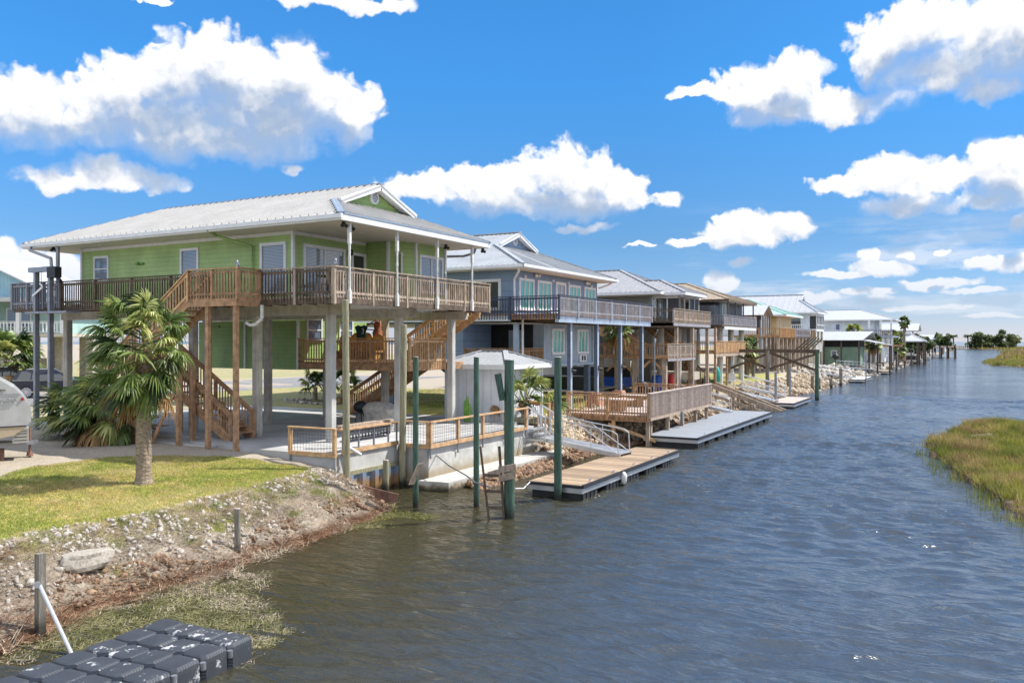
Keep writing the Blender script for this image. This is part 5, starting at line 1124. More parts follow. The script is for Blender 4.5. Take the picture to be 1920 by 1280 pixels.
for x_ in (-15.2, -13.4, -11.8): MB().box(x_ - .15, x_ + .15, 149, 149.3, 5.8, 8.3).build('balcony_post', 'white', H7)
for x_ in (-14.0, -13.0, -12.2, -11.7): MB().box(x_ - .18, x_ + .18, 149.2, 149.5, 1.3, 5.5).build('pier', 'white', H7)

BS = thing('boat_shed', (-18, 130, 1.4), 'long low pale green shed with a white roof below the large white house', 'shed')
simple_walls(BS, -24, -14.2, 127, 133, 1.4, 4.0, 'siding_lowgreen'); simple_walls(BS, -24, -14.2, 127.05, 133, 4.0, 5.0, 'dark', 'upper_wall')
roof_planes(BS, [((-25, 125.4, 5.0), (-13.6, 125.4, 5.0), (-12.6, 129.5, 6.25), (-25, 129.5, 6.25)), ((-12.6, 134, 5.0), (-25, 134, 5.0), (-25, 129.5, 6.25), (-12.6, 129.5, 6.25)), ((-13.6, 125.4, 5.0), (-9.9, 129, 4.2), (-10.2, 131, 4.25), (-13.6, 129.5, 5.2))], 'roof_white', gap=1.2)
for i in range(5): MB().box(-23.6 + i * 2.35, -23.4 + i * 2.35, 125.7, 125.9, 1.3, 4.95).build('post', 'wood_dark', BS)
for x_, y_ in ((-10.4, 129.2), (-12, 129.2), (-13, 128)): MB().box(x_ - .12, x_ + .12, y_ - .12, y_ + .12, 0, 4.3).build('post', 'wood_dark', BS)
window(BS, (-17.6, 127, 3.1), (0, -1), .6, .6, pane='glass_blinds', fw=.12)

H8 = thing('beige_house', (-17, 222, 1.4), 'small beige house with a white roof far down the canal', 'house')
simple_walls(H8, -26, -13.2, 220, 232, 4.6, 7.5, 'siding_cream'); simple_walls(H8, -26, -14, 221, 232, 1.3, 4.6, 'siding_cream', 'lower_wall')
roof_planes(H8, [((-28, 218, 7.4), (-11.4, 218, 7.4), (-11.4, 225, 9.2), (-28, 225, 9.2)), ((-11.4, 233, 7.4), (-28, 233, 7.4), (-28, 225, 9.2), (-11.4, 225, 9.2))], 'roof_white', gap=0)
for x_ in (-18.6, -15.6): window(H8, (x_, 220, 6.2), (0, -1), .8, 1.2, pane='glass_blue', fw=.1)
for x_ in (-13, -11.7): MB().box(x_ - .12, x_ + .12, 219, 219.3, 1.3, 7.3).build('porch_post', 'white', H8)
MB().box(-13.2, -11.6, 219, 226, 4.3, 4.6).build('porch_floor', 'white', H8)
H9 = thing('far_white_house', (-12, 300, 1.4), 'tiny far white house between dark palm clumps near the canal mouth', 'house')
simple_walls(H9, -16, -8, 300, 308, 1.3, 5.6, 'siding_white'); roof_planes(H9, [((-17, 299, 5.5), (-7, 299, 5.5), (-8, 304, 7.0), (-16, 304, 7.0)), ((-7, 309, 5.5), (-17, 309, 5.5), (-16, 304, 7.0), (-8, 304, 7.0))], 'roof_white', gap=0)

# boathouse with hipped roof over the water
BH = thing('boathouse', (-11.4, 192, 0), 'open boathouse with pale hipped roof on dark posts standing in the canal', 'boathouse')
hip_roof(BH, -15.2, -8.4, 187, 193, 4.9, 6.4, 'roof_white', gap=0, cap_m='roof_white', ridge_in=2.9, fascia='roof2')
MB().box(-12.6, -11.2, 189.4, 190.6, 6.3, 6.9).build('cupola', 'white', BH)
for x_ in (-14.4, -12.9, -9.9, -8.8):
    for y_ in (187.4, 192.5): MB().box(x_ - .2, x_ + .2, y_ - .2, y_ + .2, -1, 4.75).build('post', 'wood_dark', BH)
MB().box(-14.6, -13.2, 187, 193, .9, 1.1).build('walkway', 'wood_grey', BH)
o = thing('lift_boat', (-11.4, 189, .8), 'dark hulled motor boat hanging inside the boathouse', 'boat')
MB().prism([(-12.4, 187.6), (-10.4, 187.6), (-10.3, 190.5), (-11.4, 192.6), (-12.5, 190.5)], 1.0, 1.9).build('hull', 'black', o)
MB().box(-12.1, -10.7, 188.2, 190.2, 1.9, 2.5).build('cabin', 'alu', o)
MB().tube([(-12.2, 188.4, 1.9), (-12.1, 188.5, 3.2), (-10.7, 188.5, 3.2), (-10.6, 188.4, 1.9)], .05).build('arch', 'alu', o)
# ------------------------------------------------------------------ foliage materials
def leaf_mat(name, c1, c2, vs=3., rough=.5, trans=.35):
    m = bpy.data.materials.new(name); m.use_nodes = True; t = m.node_tree; p = t.nodes['Principled BSDF']
    tc = N(t, 'ShaderNodeTexCoord'); n = N(t, 'ShaderNodeTexNoise'); L(t, tc.outputs['Object'], n.inputs['Vector']); n.inputs['Scale'].default_value = vs; n.inputs['Detail'].default_value = 4
    c = MIX(t, MR(t, n.outputs['Fac'], .35, .65), c1, c2); ge = N(t, 'ShaderNodeNewGeometry'); c = MIX(t, 1.0, c, MIX(t, ge.outputs['Random Per Island'], (.5, .52, .5), (1.4, 1.36, 1.3)), 'MULTIPLY'); L(t, c, p.inputs['Base Color']); p.inputs['Roughness'].default_value = rough; p.inputs['Specular IOR Level'].default_value = .35
    tr = N(t, 'ShaderNodeBsdfTranslucent'); L(t, c, tr.inputs['Color']); mx = N(t, 'ShaderNodeMixShader'); mx.inputs[0].default_value = trans
    L(t, p.outputs[0], mx.inputs[1]); L(t, tr.outputs[0], mx.inputs[2]); L(t, mx.outputs[0], t.nodes['Material Output'].inputs['Surface'])
    M[name] = m; return m
leaf_mat('palm_leaf', (.10, .165, .04), (.21, .28, .08), 2.5, .42)
leaf_mat('palm_light', (.32, .37, .10), (.48, .50, .19), 2.5, .42)
leaf_mat('palm_deep', (.03, .055, .02), (.075, .11, .035), 2.5, .42)
leaf_mat('palm_dead', (.30, .17, .07), (.46, .30, .15), 2.5, .8)
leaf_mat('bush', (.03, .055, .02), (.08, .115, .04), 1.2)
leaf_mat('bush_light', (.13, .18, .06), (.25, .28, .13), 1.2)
leaf_mat('lawn_blade', (.24, .31, .07), (.42, .41, .13), .7, .6, .45)
leaf_mat('lawn_dry', (.50, .38, .17), (.62, .52, .30), .7, .7, .4)
leaf_mat('marsh_green', (.15, .185, .035), (.32, .32, .06), .5, .6, .4)
leaf_mat('marsh_brown', (.28, .19, .09), (.44, .33, .15), .5, .7, .4)
leaf_mat('reed', (.17, .085, .05), (.44, .29, .19), 2.2, .9, .15)
leaf_mat('reed_grey', (.34, .27, .21), (.56, .48, .38), 2.2, .9, .15)
leaf_mat('weed', (.13, .135, .045), (.33, .31, .15), 1.4, .6, .2)
def fan_leaf(mb, base, d, pet, rad, nb=26, droop=.5, wind=(0, 0, 0), spread=105, bw=.035, mi=0):
    base = Vector(base); d = Vector(d).normalized(); s = d.cross(Vector((0, 0, 1)))
    if s.length < .05: s = Vector((1, 0, 0))
    s.normalize(); s = (Matrix.Rotation(rnd.uniform(-.5, .5), 3, d) @ s); n = s.cross(d).normalized(); wv = Vector(wind); mb.m = mi
    mid = base + d * pet * .55 + Vector((0, 0, -.02 * pet)); tip = base + d * pet + Vector((0, 0, -.10 * pet)) + wv * .10
    mb.bar(base, mid, .035, .02).bar(mid, tip, .025, .015)
    for i in range(nb):
        a = R(-spread + 2 * spread * i / (nb - 1) + rnd.uniform(-3, 3)); q = (d * math.cos(a) + s * math.sin(a) + n * .18 * math.cos(a * 1.5)).normalized()
        ln = rad * (.72 + .28 * math.cos(a * .8)) * rnd.uniform(.86, 1.06); wd = q.cross(n).normalized() * bw * (1 + .3 * math.cos(a)); wd = wd + n * rnd.uniform(-.02, .02)
        pts = []
        dr = droop * rnd.uniform(.7, 1.35)
        for k, f in enumerate((0, .4, .72, 1.0)):
            pts.append(tip + q * ln * f * (1 - .12 * dr * f) + Vector((0, 0, -dr * ln * f ** 2.3 * .8)) + wv * ln * f ** 1.8 * .55)
        vs = []
        for p_, wf in zip(pts, (.45, 1.0, .75, .08)): vs += [p_ - wd * wf, p_ + wd * wf]
        mb.add(vs, [(0, 1, 3, 2), (2, 3, 5, 4), (4, 5, 7, 6)])
    mb.m = 0
PM = ['palm_leaf', 'palm_light', 'palm_deep', 'palm_dead']
def palm(name, x, y, z, h, r0, r1, label, leaves=40, rad=.85, pet=.8, wind=(0, 0, 0), lean=(0, 0), dead=6, boots=True, crown_h=.5, nb=26, elev=(-.75, 1.1), bw=.035, group='fan palms', az_bias=None, boots_h=.9, dead_el=(-1.2, -.5)):
    o = thing(name, (x, y, z), label, 'palm', group); mb = MB(); n = max(10, int(h / .05)); ns_ = 16; vs = []
    f_top = lambda f: (x + lean[0] * h * f, y + lean[1] * h * f, z + h * f)
    for i in range(n + 1):
        f = i / n; rr = (r0 + (r1 - r0) * f) * (1 + .035 * (i % 2) + rnd.uniform(-.015, .015)) * (1 + .25 * max(0, .06 - f) / .06); c = f_top(f)
        for j in range(ns_):
            a = 2 * math.pi * j / ns_; q = rr * (1 + rnd.uniform(-.03, .03)); vs.append((c[0] + q * math.cos(a), c[1] + q * math.sin(a), c[2]))
    mb.add(vs, [(k * ns_ + i, k * ns_ + (i + 1) % ns_, (k + 1) * ns_ + (i + 1) % ns_, (k + 1) * ns_ + i) for k in range(n) for i in range(ns_)], False)
    tr = mb.build('trunk', 'palm_trunk', o); T = Vector(f_top(1))
    if boots:
        b_ = MB()
        for i in range(64):
            a = i * 2.4; zz = rnd.uniform(-boots_h, .1); q = Vector((math.cos(a), math.sin(a), 0)); P_ = T + Vector((-lean[0] * -zz, 0, zz))
            b_.bar(P_ + q * r1 * .7, P_ + q * (r1 + rnd.uniform(.05, .16)) + Vector((0, 0, rnd.uniform(.15, .3))), .09, .03)
        b_.build('leaf_bases', 'palm_boot', tr)
    cr = MB()
    for i in range(leaves + dead):
        a = i * 2.39996 + rnd.uniform(-.3, .3)
        if az_bias and rnd.random() < .35: a = az_bias + rnd.uniform(-.8, .8)
        isd = i >= leaves; f = (i + .5) / leaves
        e = elev[0] + (elev[1] - elev[0]) * f if not isd else rnd.uniform(*dead_el)
        e += rnd.uniform(-.15, .15); b = T + Vector((0, 0, crown_h * (f if not isd else -.3)))
        d = Vector((math.cos(a) * math.cos(e), math.sin(a) * math.cos(e), math.sin(e)))
        w = Vector(wind); d = (d + w * .35).normalized()
        mi = 3 if isd else (1 if rnd.random() < .26 else (2 if rnd.random() < .35 else 0))
        fan_leaf(cr, b, d, pet * rnd.uniform(.75, 1.15), rad * rnd.uniform(.85, 1.1) * (.8 if isd else 1), nb=nb, droop=rnd.uniform(.35, .85) if not isd else 1.3, wind=w * rnd.uniform(.6, 1.2), mi=mi, bw=bw)
    cr.build('crown', None, o, mats=PM); return o
WIND = (-.38, -.20, 0.0)
palm('cabbage_palm', -18.64, 13.96, 1.15, 3.05, .195, .165, 'tall wind blown cabbage palm on the lawn in front of the green house', leaves=62, rad=.70, pet=.84, boots_h=1.3, wind=WIND, dead=3, crown_h=1.0, nb=34, elev=(-1.0, 1.15), bw=.018, lean=(-.03, .02))
palm('low_palm', -26.2, 18.2, 1.2, 1.25, .26, .22, 'low spreading palm with brown skirt behind the tall palm, next to the gravel', leaves=36, rad=.8, pet=.85, wind=(-.4, -.2, 0), dead=14, crown_h=.5, nb=24, elev=(-.7, .9), dead_el=(-1.3, -.4))
palm('low_palm', -29.0, 19.0, 1.2, .9, .24, .2, 'low dark palm at the gravel edge beside the trailer', leaves=30, rad=.85, pet=.8, wind=(-.4, -.2, 0), dead=8, crown_h=.4, nb=22, elev=(-.6, .9))
palm('shed_palm', -17.05, 31.7, 1.38, .55, .17, .16, 'small green palm in the planter before the white shed', leaves=20, rad=.72, pet=1.35, dead=2, crown_h=.2, nb=24, elev=(.25, 1.3), boots_h=.4, bw=.03, wind=(.12, .1, 0), dead_el=(.1, .4))
palm('yard_palm', -20.5, 51.0, 1.3, 4.3, .20, .17, 'slim palm with a clear trunk between the blue and taupe houses', leaves=26, rad=.7, pet=.6, dead=8, crown_h=.4, nb=18, bw=.045)
palm('street_palm', -58, 33, 1.3, 1.9, .4, .35, 'palm with orange brown skirt by the dark car at the left edge', leaves=34, rad=1.5, pet=1.3, dead=26, crown_h=.8, nb=18, bw=.09, elev=(-.2, 1.2), dead_el=(-1.1, -.1))
palm('yard_palm', -33.5, 36.5, 1.25, .9, .14, .12, 'small young palm seen through the green house columns, on the left', leaves=13, rad=.75, pet=.8, dead=0, crown_h=.15, nb=20, bw=.035, elev=(-.1, 1.2), boots=False)
palm('yard_palm', -31.3, 36.4, 1.25, 1.1, .16, .13, 'small young palm seen through the green house columns, on the right', leaves=15, rad=.8, pet=.8, dead=2, crown_h=.15, nb=20, bw=.035, elev=(-.1, 1.3), boots=False)
palm('porch_palm', -18.8, 79.5, 1.4, 2.6, .22, .2, 'palm in the shade beyond the round white columns', leaves=22, rad=.9, pet=.7, dead=6, nb=14, bw=.07)
for i, (x_, y_, h_, r_, lb) in enumerate(((-16.6, 141, 4.8, 1.15, 'palm before the balcony of the large white house'), (-13.0, 134, 3.2, .95, 'palm behind the sloping shed roof'), (-10.9, 165, 6.9, .7, 'tall palm at the right end of the large white house'), (-12.9, 176, 4.2, 1.1, 'palm between the large white and the beige house'), (-10.6, 150, 2.2, .8, 'short palm behind the boat shed'))):
    palm('distant_palm', x_, y_, 1.3, h_, .22, .2, lb, leaves=24, rad=r_, pet=r_ * .8, dead=4, nb=11, bw=.13, boots=False, group='palms along the far bank')

def tree(name, x, y, z, h, w, label, trunk=.3, n=900, leaf=.35, m=('bush', 'bush_light'), flat=.75, seed=0, group=None, cat='tree', depth=None, lowc=.3):
    rs = np.random.RandomState(seed + 5); o = thing(name, (x, y, z), label, cat, group); tb = MB(); tb.cyl((x, y, z - .2), (x + .1, y, z + h * .5), trunk, trunk * .5, 8)
    lobes = []
    for i in range(9):
        a = rs.rand() * 6.28; r = rs.rand() * w * .36; c = np.array([x + r * math.cos(a), y + r * math.sin(a) * (depth or 1), z + h * (lowc + (.84 - lowc) * rs.rand())]); lobes.append((c, w * (.17 + .13 * rs.rand())))
        tb.cyl((x, y, z + h * .3), tuple(c), trunk * .35, trunk * .12, 6)
    tb.build('trunk', 'palm_trunk', o); V = []; F = []; mi = []
    for k in range(n):
        c, r = lobes[rs.randint(9)]; v = rs.randn(3); v /= np.linalg.norm(v); q = c + v * r * (rs.rand() ** .35) * np.array([1, 1, flat])
        if q[2] < z: q[2] = z + rs.rand() * .3
        a = rs.randn(3); a /= np.linalg.norm(a); b = np.cross(a, rs.randn(3)); b /= np.linalg.norm(b); s = leaf * (.6 + .8 * rs.rand())
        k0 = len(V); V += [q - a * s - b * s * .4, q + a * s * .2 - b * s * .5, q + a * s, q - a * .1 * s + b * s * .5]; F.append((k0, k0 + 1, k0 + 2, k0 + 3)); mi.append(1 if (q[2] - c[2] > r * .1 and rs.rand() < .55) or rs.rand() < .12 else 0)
    me = bpy.data.meshes.new('crown'); me.from_pydata([tuple(v - np.array([x, y, z])) for v in V], [], F)
    for k in m: me.materials.append(M[k])
    me.polygons.foreach_set('material_index', mi); c_ = bpy.data.objects.new('crown', me); COL.objects.link(c_); c_.parent = o; return o
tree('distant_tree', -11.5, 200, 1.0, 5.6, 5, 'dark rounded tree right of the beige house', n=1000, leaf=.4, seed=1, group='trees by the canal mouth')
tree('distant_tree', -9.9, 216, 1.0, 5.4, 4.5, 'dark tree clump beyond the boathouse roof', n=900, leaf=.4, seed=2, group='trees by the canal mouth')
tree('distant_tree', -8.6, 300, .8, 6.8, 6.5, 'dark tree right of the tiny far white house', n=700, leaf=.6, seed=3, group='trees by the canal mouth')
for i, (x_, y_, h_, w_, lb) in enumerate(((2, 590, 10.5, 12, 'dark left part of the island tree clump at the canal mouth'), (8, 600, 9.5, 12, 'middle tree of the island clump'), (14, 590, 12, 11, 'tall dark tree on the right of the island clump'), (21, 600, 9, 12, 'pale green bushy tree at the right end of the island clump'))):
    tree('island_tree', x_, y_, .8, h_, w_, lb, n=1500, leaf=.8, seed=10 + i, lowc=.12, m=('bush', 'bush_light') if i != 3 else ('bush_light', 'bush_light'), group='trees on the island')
# bare dead-topped tree at the right edge
o = thing('bare_tree', (55, 545, 0), 'sparse dark tree with bare limbs at the far right edge of the marsh', 'tree'); tb = MB(); tb.cyl((55, 545, 0), (56, 545, 7), .9, .5, 8).cyl((56, 545, 6), (52, 545, 13), .45, .15, 6).cyl((56, 545, 5), (58.5, 545, 15), .45, .15, 6).cyl((56, 545, 7), (49.5, 545, 9.5), .3, .12, 6); tb.build('trunk', 'bush', o)
lf = MB()
for c in ((50, 545, 13), (52, 545, 14.5), (58, 545, 15), (49, 545, 9.5), (59, 545, 12), (57, 545, 5), (60, 545, 8)):
    for k in range(26):
        q = Vector(c) + Vector((rnd.gauss(0, 1.1), rnd.gauss(0, 1), rnd.gauss(0, .7))); a = Vector((rnd.gauss(0, 1), rnd.gauss(0, 1), rnd.gauss(0, 1))).normalized(); b = a.cross(Vector((rnd.random(), 1, .3))).normalized(); lf.add([q - a * .8, q + b * .5, q + a * .8, q - b * .5], [(0, 1, 2, 3)])
lf.build('crown', 'bush', o)
for i, (x_, y_, h_) in enumerate(((-20.5, 620, 9), (-11.5, 620, 8.5), (-3.0, 600, 8.5))):
    o = thing('channel_palm', (x_, y_, .5), ['leftmost of three thin dark palms against the open sea', 'middle one of three thin dark palms against the open sea', 'rightmost of three thin dark palms against the open sea, with the wide top'][i], 'palm', 'thin palms at the canal mouth')
    MB().cyl((x_, y_, 0), (x_, y_, h_), .45, .35, 8).build('trunk', 'bush', o); c = MB()
    for k in range(16):
        a = k * 2.4; q = Vector((math.cos(a), math.sin(a), .5 - .06 * k)).normalized(); s_ = q.cross(Vector((0, 0, 1))).normalized(); T = Vector((x_, y_, h_)); c.add([T - s_ * .3, T + q * 2.0 - s_ * .5, T + q * 3.2 - Vector((0, 0, .8)), T + q * 2.0 + s_ * .5, T + s_ * .3], [(0, 1, 2, 3, 4)])
    c.build('crown', 'bush', o)

# ------------------------------------------------------------------ blades, stones, wrack (uncountable)
def blades(name, X, Y, Z, hgt, wid, m, label, cat, tilt=.35, seed=1, bend=True, lay=0.):
    rs = np.random.RandomState(seed); n = len(X); a = rs.rand(n) * 6.283; h = hgt * (.55 + .9 * rs.rand(n)); w = wid * (.6 + .8 * rs.rand(n))
    dx, dy = np.cos(a), np.sin(a); lx = rs.randn(n) * tilt; ly = rs.randn(n) * tilt
    if lay: lx, ly = np.cos(rs.rand(n) * 6.28) * lay, np.sin(rs.rand(n) * 6.28) * lay
    V = np.zeros((n, 3, 3)); V[:, 0] = np.stack([X - dx * w / 2, Y - dy * w / 2, Z], 1); V[:, 1] = np.stack([X + dx * w / 2, Y + dy * w / 2, Z], 1)
    V[:, 2] = np.stack([X + lx * h, Y + ly * h, Z + (h if not lay else h * .22)], 1)
    F = np.arange(n * 3).reshape(n, 3); o = npmesh(name, V.reshape(-1, 3), F, m[0] if isinstance(m, (list, tuple)) else m, label=label, cat=cat, kind='stuff')
    if isinstance(m, (list, tuple)):
        for k in m[1:]: o.data.materials.append(M[k])
        mi = (vnoise(X, Y, .6, seed + 3) * .6 + vnoise(X, Y, 2.3, seed + 4) * .4 + rs.randn(n) * .13 > .57).astype('i') if len(m) == 2 else rs.randint(0, len(m), n)
        o.data.polygons.foreach_set('material_index', mi.astype('i'))
    return o
rs = np.random.RandomState(3)
X = rs.uniform(-24, -14.6, 210000); Y = rs.uniform(4.5, 18.6, 210000); k = pip(X + (vnoise(X, Y, .55, 20) - .5) * .65, Y, LAWN); X, Y = X[k], Y[k]
blades('lawn_grass', X, Y, land_h(X, Y) - .005, .045, .012, ('lawn_blade', 'lawn_dry'), 'short yellow green lawn grass around the tall palm', 'grass', tilt=.6, seed=2)
X = rs.uniform(-34, -17.6, 26000); Y = rs.uniform(36, 50, 26000); k = (X < -18.2)
blades('yard_grass', X[k], Y[k], land_h(X[k], Y[k]), .07, .03, ('lawn_blade', 'lawn_dry'), 'bright green yard grass under and behind the blue house', 'grass', tilt=.6, seed=4)
def clumps(n, x0, x1, y0, y1, cond, per=14, sp=.09, seed=5):
    r = np.random.RandomState(seed); cx = r.uniform(x0, x1, n); cy = r.uniform(y0, y1, n); k = cond(cx, cy); cx, cy = cx[k], cy[k]
    X = np.repeat(cx, per) + r.randn(len(cx) * per) * sp; Y = np.repeat(cy, per) + r.randn(len(cy) * per) * sp; return X, Y
mcond = lambda x, y: land_h(x, y) > .03
X, Y = clumps(9000, -2.2, 4.0, 22, 58, lambda x, y: mcond(x, y) & (vnoise(x, y, 1.3, 50) > .22), per=13, sp=.07)
blades('marsh_grass', X, Y, np.maximum(land_h(X, Y), 0) - .02, .17 + .34 * vnoise(X, Y, 1.7, 51) ** 2, .026, ('marsh_green', 'marsh_brown'), 'tall green and brown marsh grass on the right bank', 'marsh grass', tilt=.42, seed=6)
X, Y = clumps(1100, -2.6, 1.6, 24, 46, lambda x, y: (land_h(x, y) < .03) & (land_h(x + .7, y) > .03), per=5, sp=.12, seed=8)
blades('emergent_reeds', X, Y, X * 0 - .02, .32, .014, 'marsh_green', 'thin green reeds standing in the water at the marsh edge', 'reeds', tilt=.2, seed=9)
X, Y = clumps(9000, 1.5, 22, 150, 240, mcond, per=5, sp=.3, seed=12)
blades('far_marsh_grass', X, Y, np.maximum(land_h(X, Y), 0), .55, .14, ('marsh_green', 'marsh_brown'), 'flat green marsh bars in the middle distance on the right', 'marsh grass', tilt=.4, seed=13)
X, Y = clumps(9000, 4, 60, 248, 420, mcond, per=4, sp=.5, seed=14)
X2, Y2 = clumps(9000, -30, 95, 470, 720, mcond, per=4, sp=.8, seed=15)
blades('far_marsh_grass', np.concatenate([X, X2]), np.concatenate([Y, Y2]), np.concatenate([X, X2]) * 0 + .1, 1.1, .5, ('marsh_brown', 'marsh_green'), 'brown marsh flats far away below the open sea', 'marsh grass', tilt=.3, seed=16)
# stones
def stones(name, X, Y, Z, R_, m, label, seed=1, sq=.6):
    bm = bmesh.new(); bmesh.ops.create_icosphere(bm, subdivisions=1, radius=1); base = np.array([v.co[:] for v in bm.verts]); faces = np.array([[v.index for v in f.verts] for f in bm.faces]); bm.free()
    r = np.random.RandomState(seed); n = len(X); nb = len(base)
    V = np.repeat(base[None], n, 0) * (1 + r.uniform(-.42, .38, (n, nb, 1))); ax = r.uniform(.5, 1.4, (n, 1, 3)); ax[:, :, 2] *= sq; V = V * ax
    q = r.randn(n, 4); q /= np.linalg.norm(q, axis=1)[:, None]; a, b, c, d = q.T
    Rm = np.stack([np.stack([1 - 2 * (c * c + d * d), 2 * (b * c - a * d), 2 * (b * d + a * c)], 1), np.stack([2 * (b * c + a * d), 1 - 2 * (b * b + d * d), 2 * (c * d - a * b)], 1), np.stack([2 * (b * d - a * c), 2 * (c * d + a * b), 1 - 2 * (b * b + c * c)], 1)], 1)
    V = np.einsum('nij,nkj->nki', Rm, V) * R_[:, None, None]; V += np.stack([X, Y, Z], 1)[:, None, :]
    F = (faces[None] + (np.arange(n) * nb)[:, None, None]).reshape(-1, 3)
    return npmesh(name, V.reshape(-1, 3), F, m, label=label, cat='rocks', kind='stuff')
def rock_mat(name, c1, c2, c3):
    m = bpy.data.materials.new(name); m.use_nodes = True; t = m.node_tree; p = t.nodes['Principled BSDF']; tc = N(t, 'ShaderNodeTexCoord')
    g = N(t, 'ShaderNodeNewGeometry'); rr = g.outputs['Random Per Island']; n = N(t, 'ShaderNodeTexNoise'); L(t, tc.outputs['Object'], n.inputs['Vector']); n.inputs['Scale'].default_value = 22; n.inputs['Detail'].default_value = 5
    c = MIX(t, rr, c1, c2); c = MIX(t, MR(t, n.outputs['Fac'], .4, .7), c, c3); L(t, c, p.inputs['Base Color']); p.inputs['Roughness'].default_value = .9
    b = N(t, 'ShaderNodeBump'); b.inputs['Strength'].default_value = .6; b.inputs['Distance'].default_value = .02; L(t, n.outputs['Fac'], b.inputs['Height']); L(t, b.outputs[0], p.inputs['Normal']); M[name] = m
rock_mat('pale_rock', (.34, .31, .27), (.56, .52, .46), (.24, .20, .16)); rock_mat('brown_rock', (.16, .085, .05), (.38, .25, .15), (.10, .06, .04)); rock_mat('tan_rock', (.36, .28, .19), (.62, .52, .38), (.26, .18, .12))
def strip(n, y0, y1, s0, s1, seed, dens=None):
    r = np.random.RandomState(seed); Y = r.uniform(y0, y1, n); s = r.uniform(s0, s1, n); X = np.interp(Y, SH_Y, SH_X) - s
    if dens is not None: k = vnoise(X, Y, 1.1, seed) > dens; X, Y = X[k], Y[k]
    return X, Y
X, Y = strip(5600, 5, 19.2, .5, 2.45, 31, .40); r = np.random.RandomState(2); sz = .010 + .072 * r.rand(len(X)) ** 4
stones('bank_rocks', X, Y, land_h(X, Y) + sz * .2, sz, 'pale_rock', 'pale broken limestone rubble along the near bank', 3)
X, Y = strip(650, 7, 19.6, .05, .75, 32, .35); sz = .03 + .07 * np.random.RandomState(4).rand(len(X)) ** 3
stones('bank_rocks', X, Y, land_h(X, Y) + sz * .2, sz, 'brown_rock', 'brown stained stones at the near water line', 5)
X, Y = strip(3600, 30.8, 37.5, .1, 2.7, 33); sz = .05 + .10 * np.random.RandomState(5).rand(len(X)) ** 2
stones('riprap', X, Y, land_h(X, Y) + sz * .25, sz, 'tan_rock', 'tan riprap slope between the patio and the wooden deck', 6)
X, Y = strip(1500, 30.2, 37.5, -.9, .55, 34); sz = .06 + .09 * np.random.RandomState(6).rand(len(X)) ** 2
stones('riprap', X, Y, np.maximum(land_h(X, Y), -.05) + sz * .3, sz, 'brown_rock', 'brown stones at the foot of the riprap under the gangway', 7)
r = np.random.RandomState(9); Y = r.uniform(22.9, 30.5, 900); X = -14.55 + r.rand(900) ** 1.5 * .75; sz = .06 + .08 * r.rand(900)
stones('riprap', X, Y, .12 - (X + 14.55) * .28 + sz * .1, sz, 'brown_rock', 'brown stones piled in the water along the seawall ledge', 8)
X, Y = strip(5200, 37.5, 100, -.3, 3.6, 35, .3); sz = .06 + .16 * np.random.RandomState(7).rand(len(X)) ** 2
stones('riprap', X, Y, land_h(X, Y) + sz * .2, sz, 'tan_rock', 'pale stones on the bank beyond the wooden deck', 9)
X, Y = strip(3000, 95, 230, -.4, 5, 36); sz = .15 + .35 * np.random.RandomState(8).rand(len(X)) ** 2
stones('riprap', X, Y, land_h(X, Y) + sz * .1, sz, 'pale_rock', 'grey stones along the far bank', 10)
o = MB(); bm = bmesh.new(); bmesh.ops.create_icosphere(bm, subdivisions=3, radius=1); r = random.Random(4)
for v in bm.verts:
    q = v.co; f = 1 + .16 * math.sin(3.1 * q.x + 1.7 * q.y) + .12 * math.sin(5 * q.z + 4 * q.x) + r.uniform(-.03, .03); v.co = Vector((q.x * .26 * f, q.y * .46 * f, max(-.2, min(.15, q.z * .26 * f))))
bc = Vector((-14.75, 9.75, .66)); o.add([bc + Matrix.Rotation(-.25, 3, 'Z') @ v.co for v in bm.verts], [tuple(v.index for v in f.verts) for f in bm.faces]); bm.free()
rock_mat('boulder_rock', (.36, .33, .28), (.37, .34, .29), (.26, .22, .17)); o.build('boulder', 'boulder_rock', label='large flat pale boulder at the edge of the lawn', cat='boulder')
# dead reeds washed up
X, Y = clumps(3600, -16.5, -13, 6.0, 20.5, lambda x, y: (np.interp(y, SH_Y, SH_X) - x > -.35) & (np.interp(y, SH_Y, SH_X) - x < .8 + 1.2 * (vnoise(x, y, .7, 2) > .62)), per=9, sp=.12, seed=17)
blades('dead_reeds', X, Y, np.maximum(land_h(X, Y), 0) + .005 + np.random.RandomState(1).rand(len(X)) * .05, .26, .014, ('reed', 'reed_grey'), 'tangled brown dead reeds washed up along the near bank', 'dead reeds', seed=18, lay=1.0)
X, Y = clumps(5600, -17, -14, 6, 19, lambda x, y: (np.interp(y, SH_Y, SH_X) - x > .9) & (np.interp(y, SH_Y, SH_X) - x < 2.3), per=12, sp=.10, seed=19)
blades('dead_reeds', X, Y, land_h(X, Y) + .02, .16, .01, 'reed_grey', 'grey dry stalks among the rubble of the near bank', 'dead reeds', seed=20, lay=1.0)
X, Y = clumps(46, -16.6, -14.2, 8, 19, lambda x, y: (np.interp(y, SH_Y, SH_X) - x > .6) & (np.interp(y, SH_Y, SH_X) - x < 2.2), per=120, sp=.11, seed=21)
blades('bank_weeds', X, Y, land_h(X, Y), .10, .012, 'lawn_blade', 'small green weed tufts growing in the rubble', 'weeds', seed=22, tilt=.5)
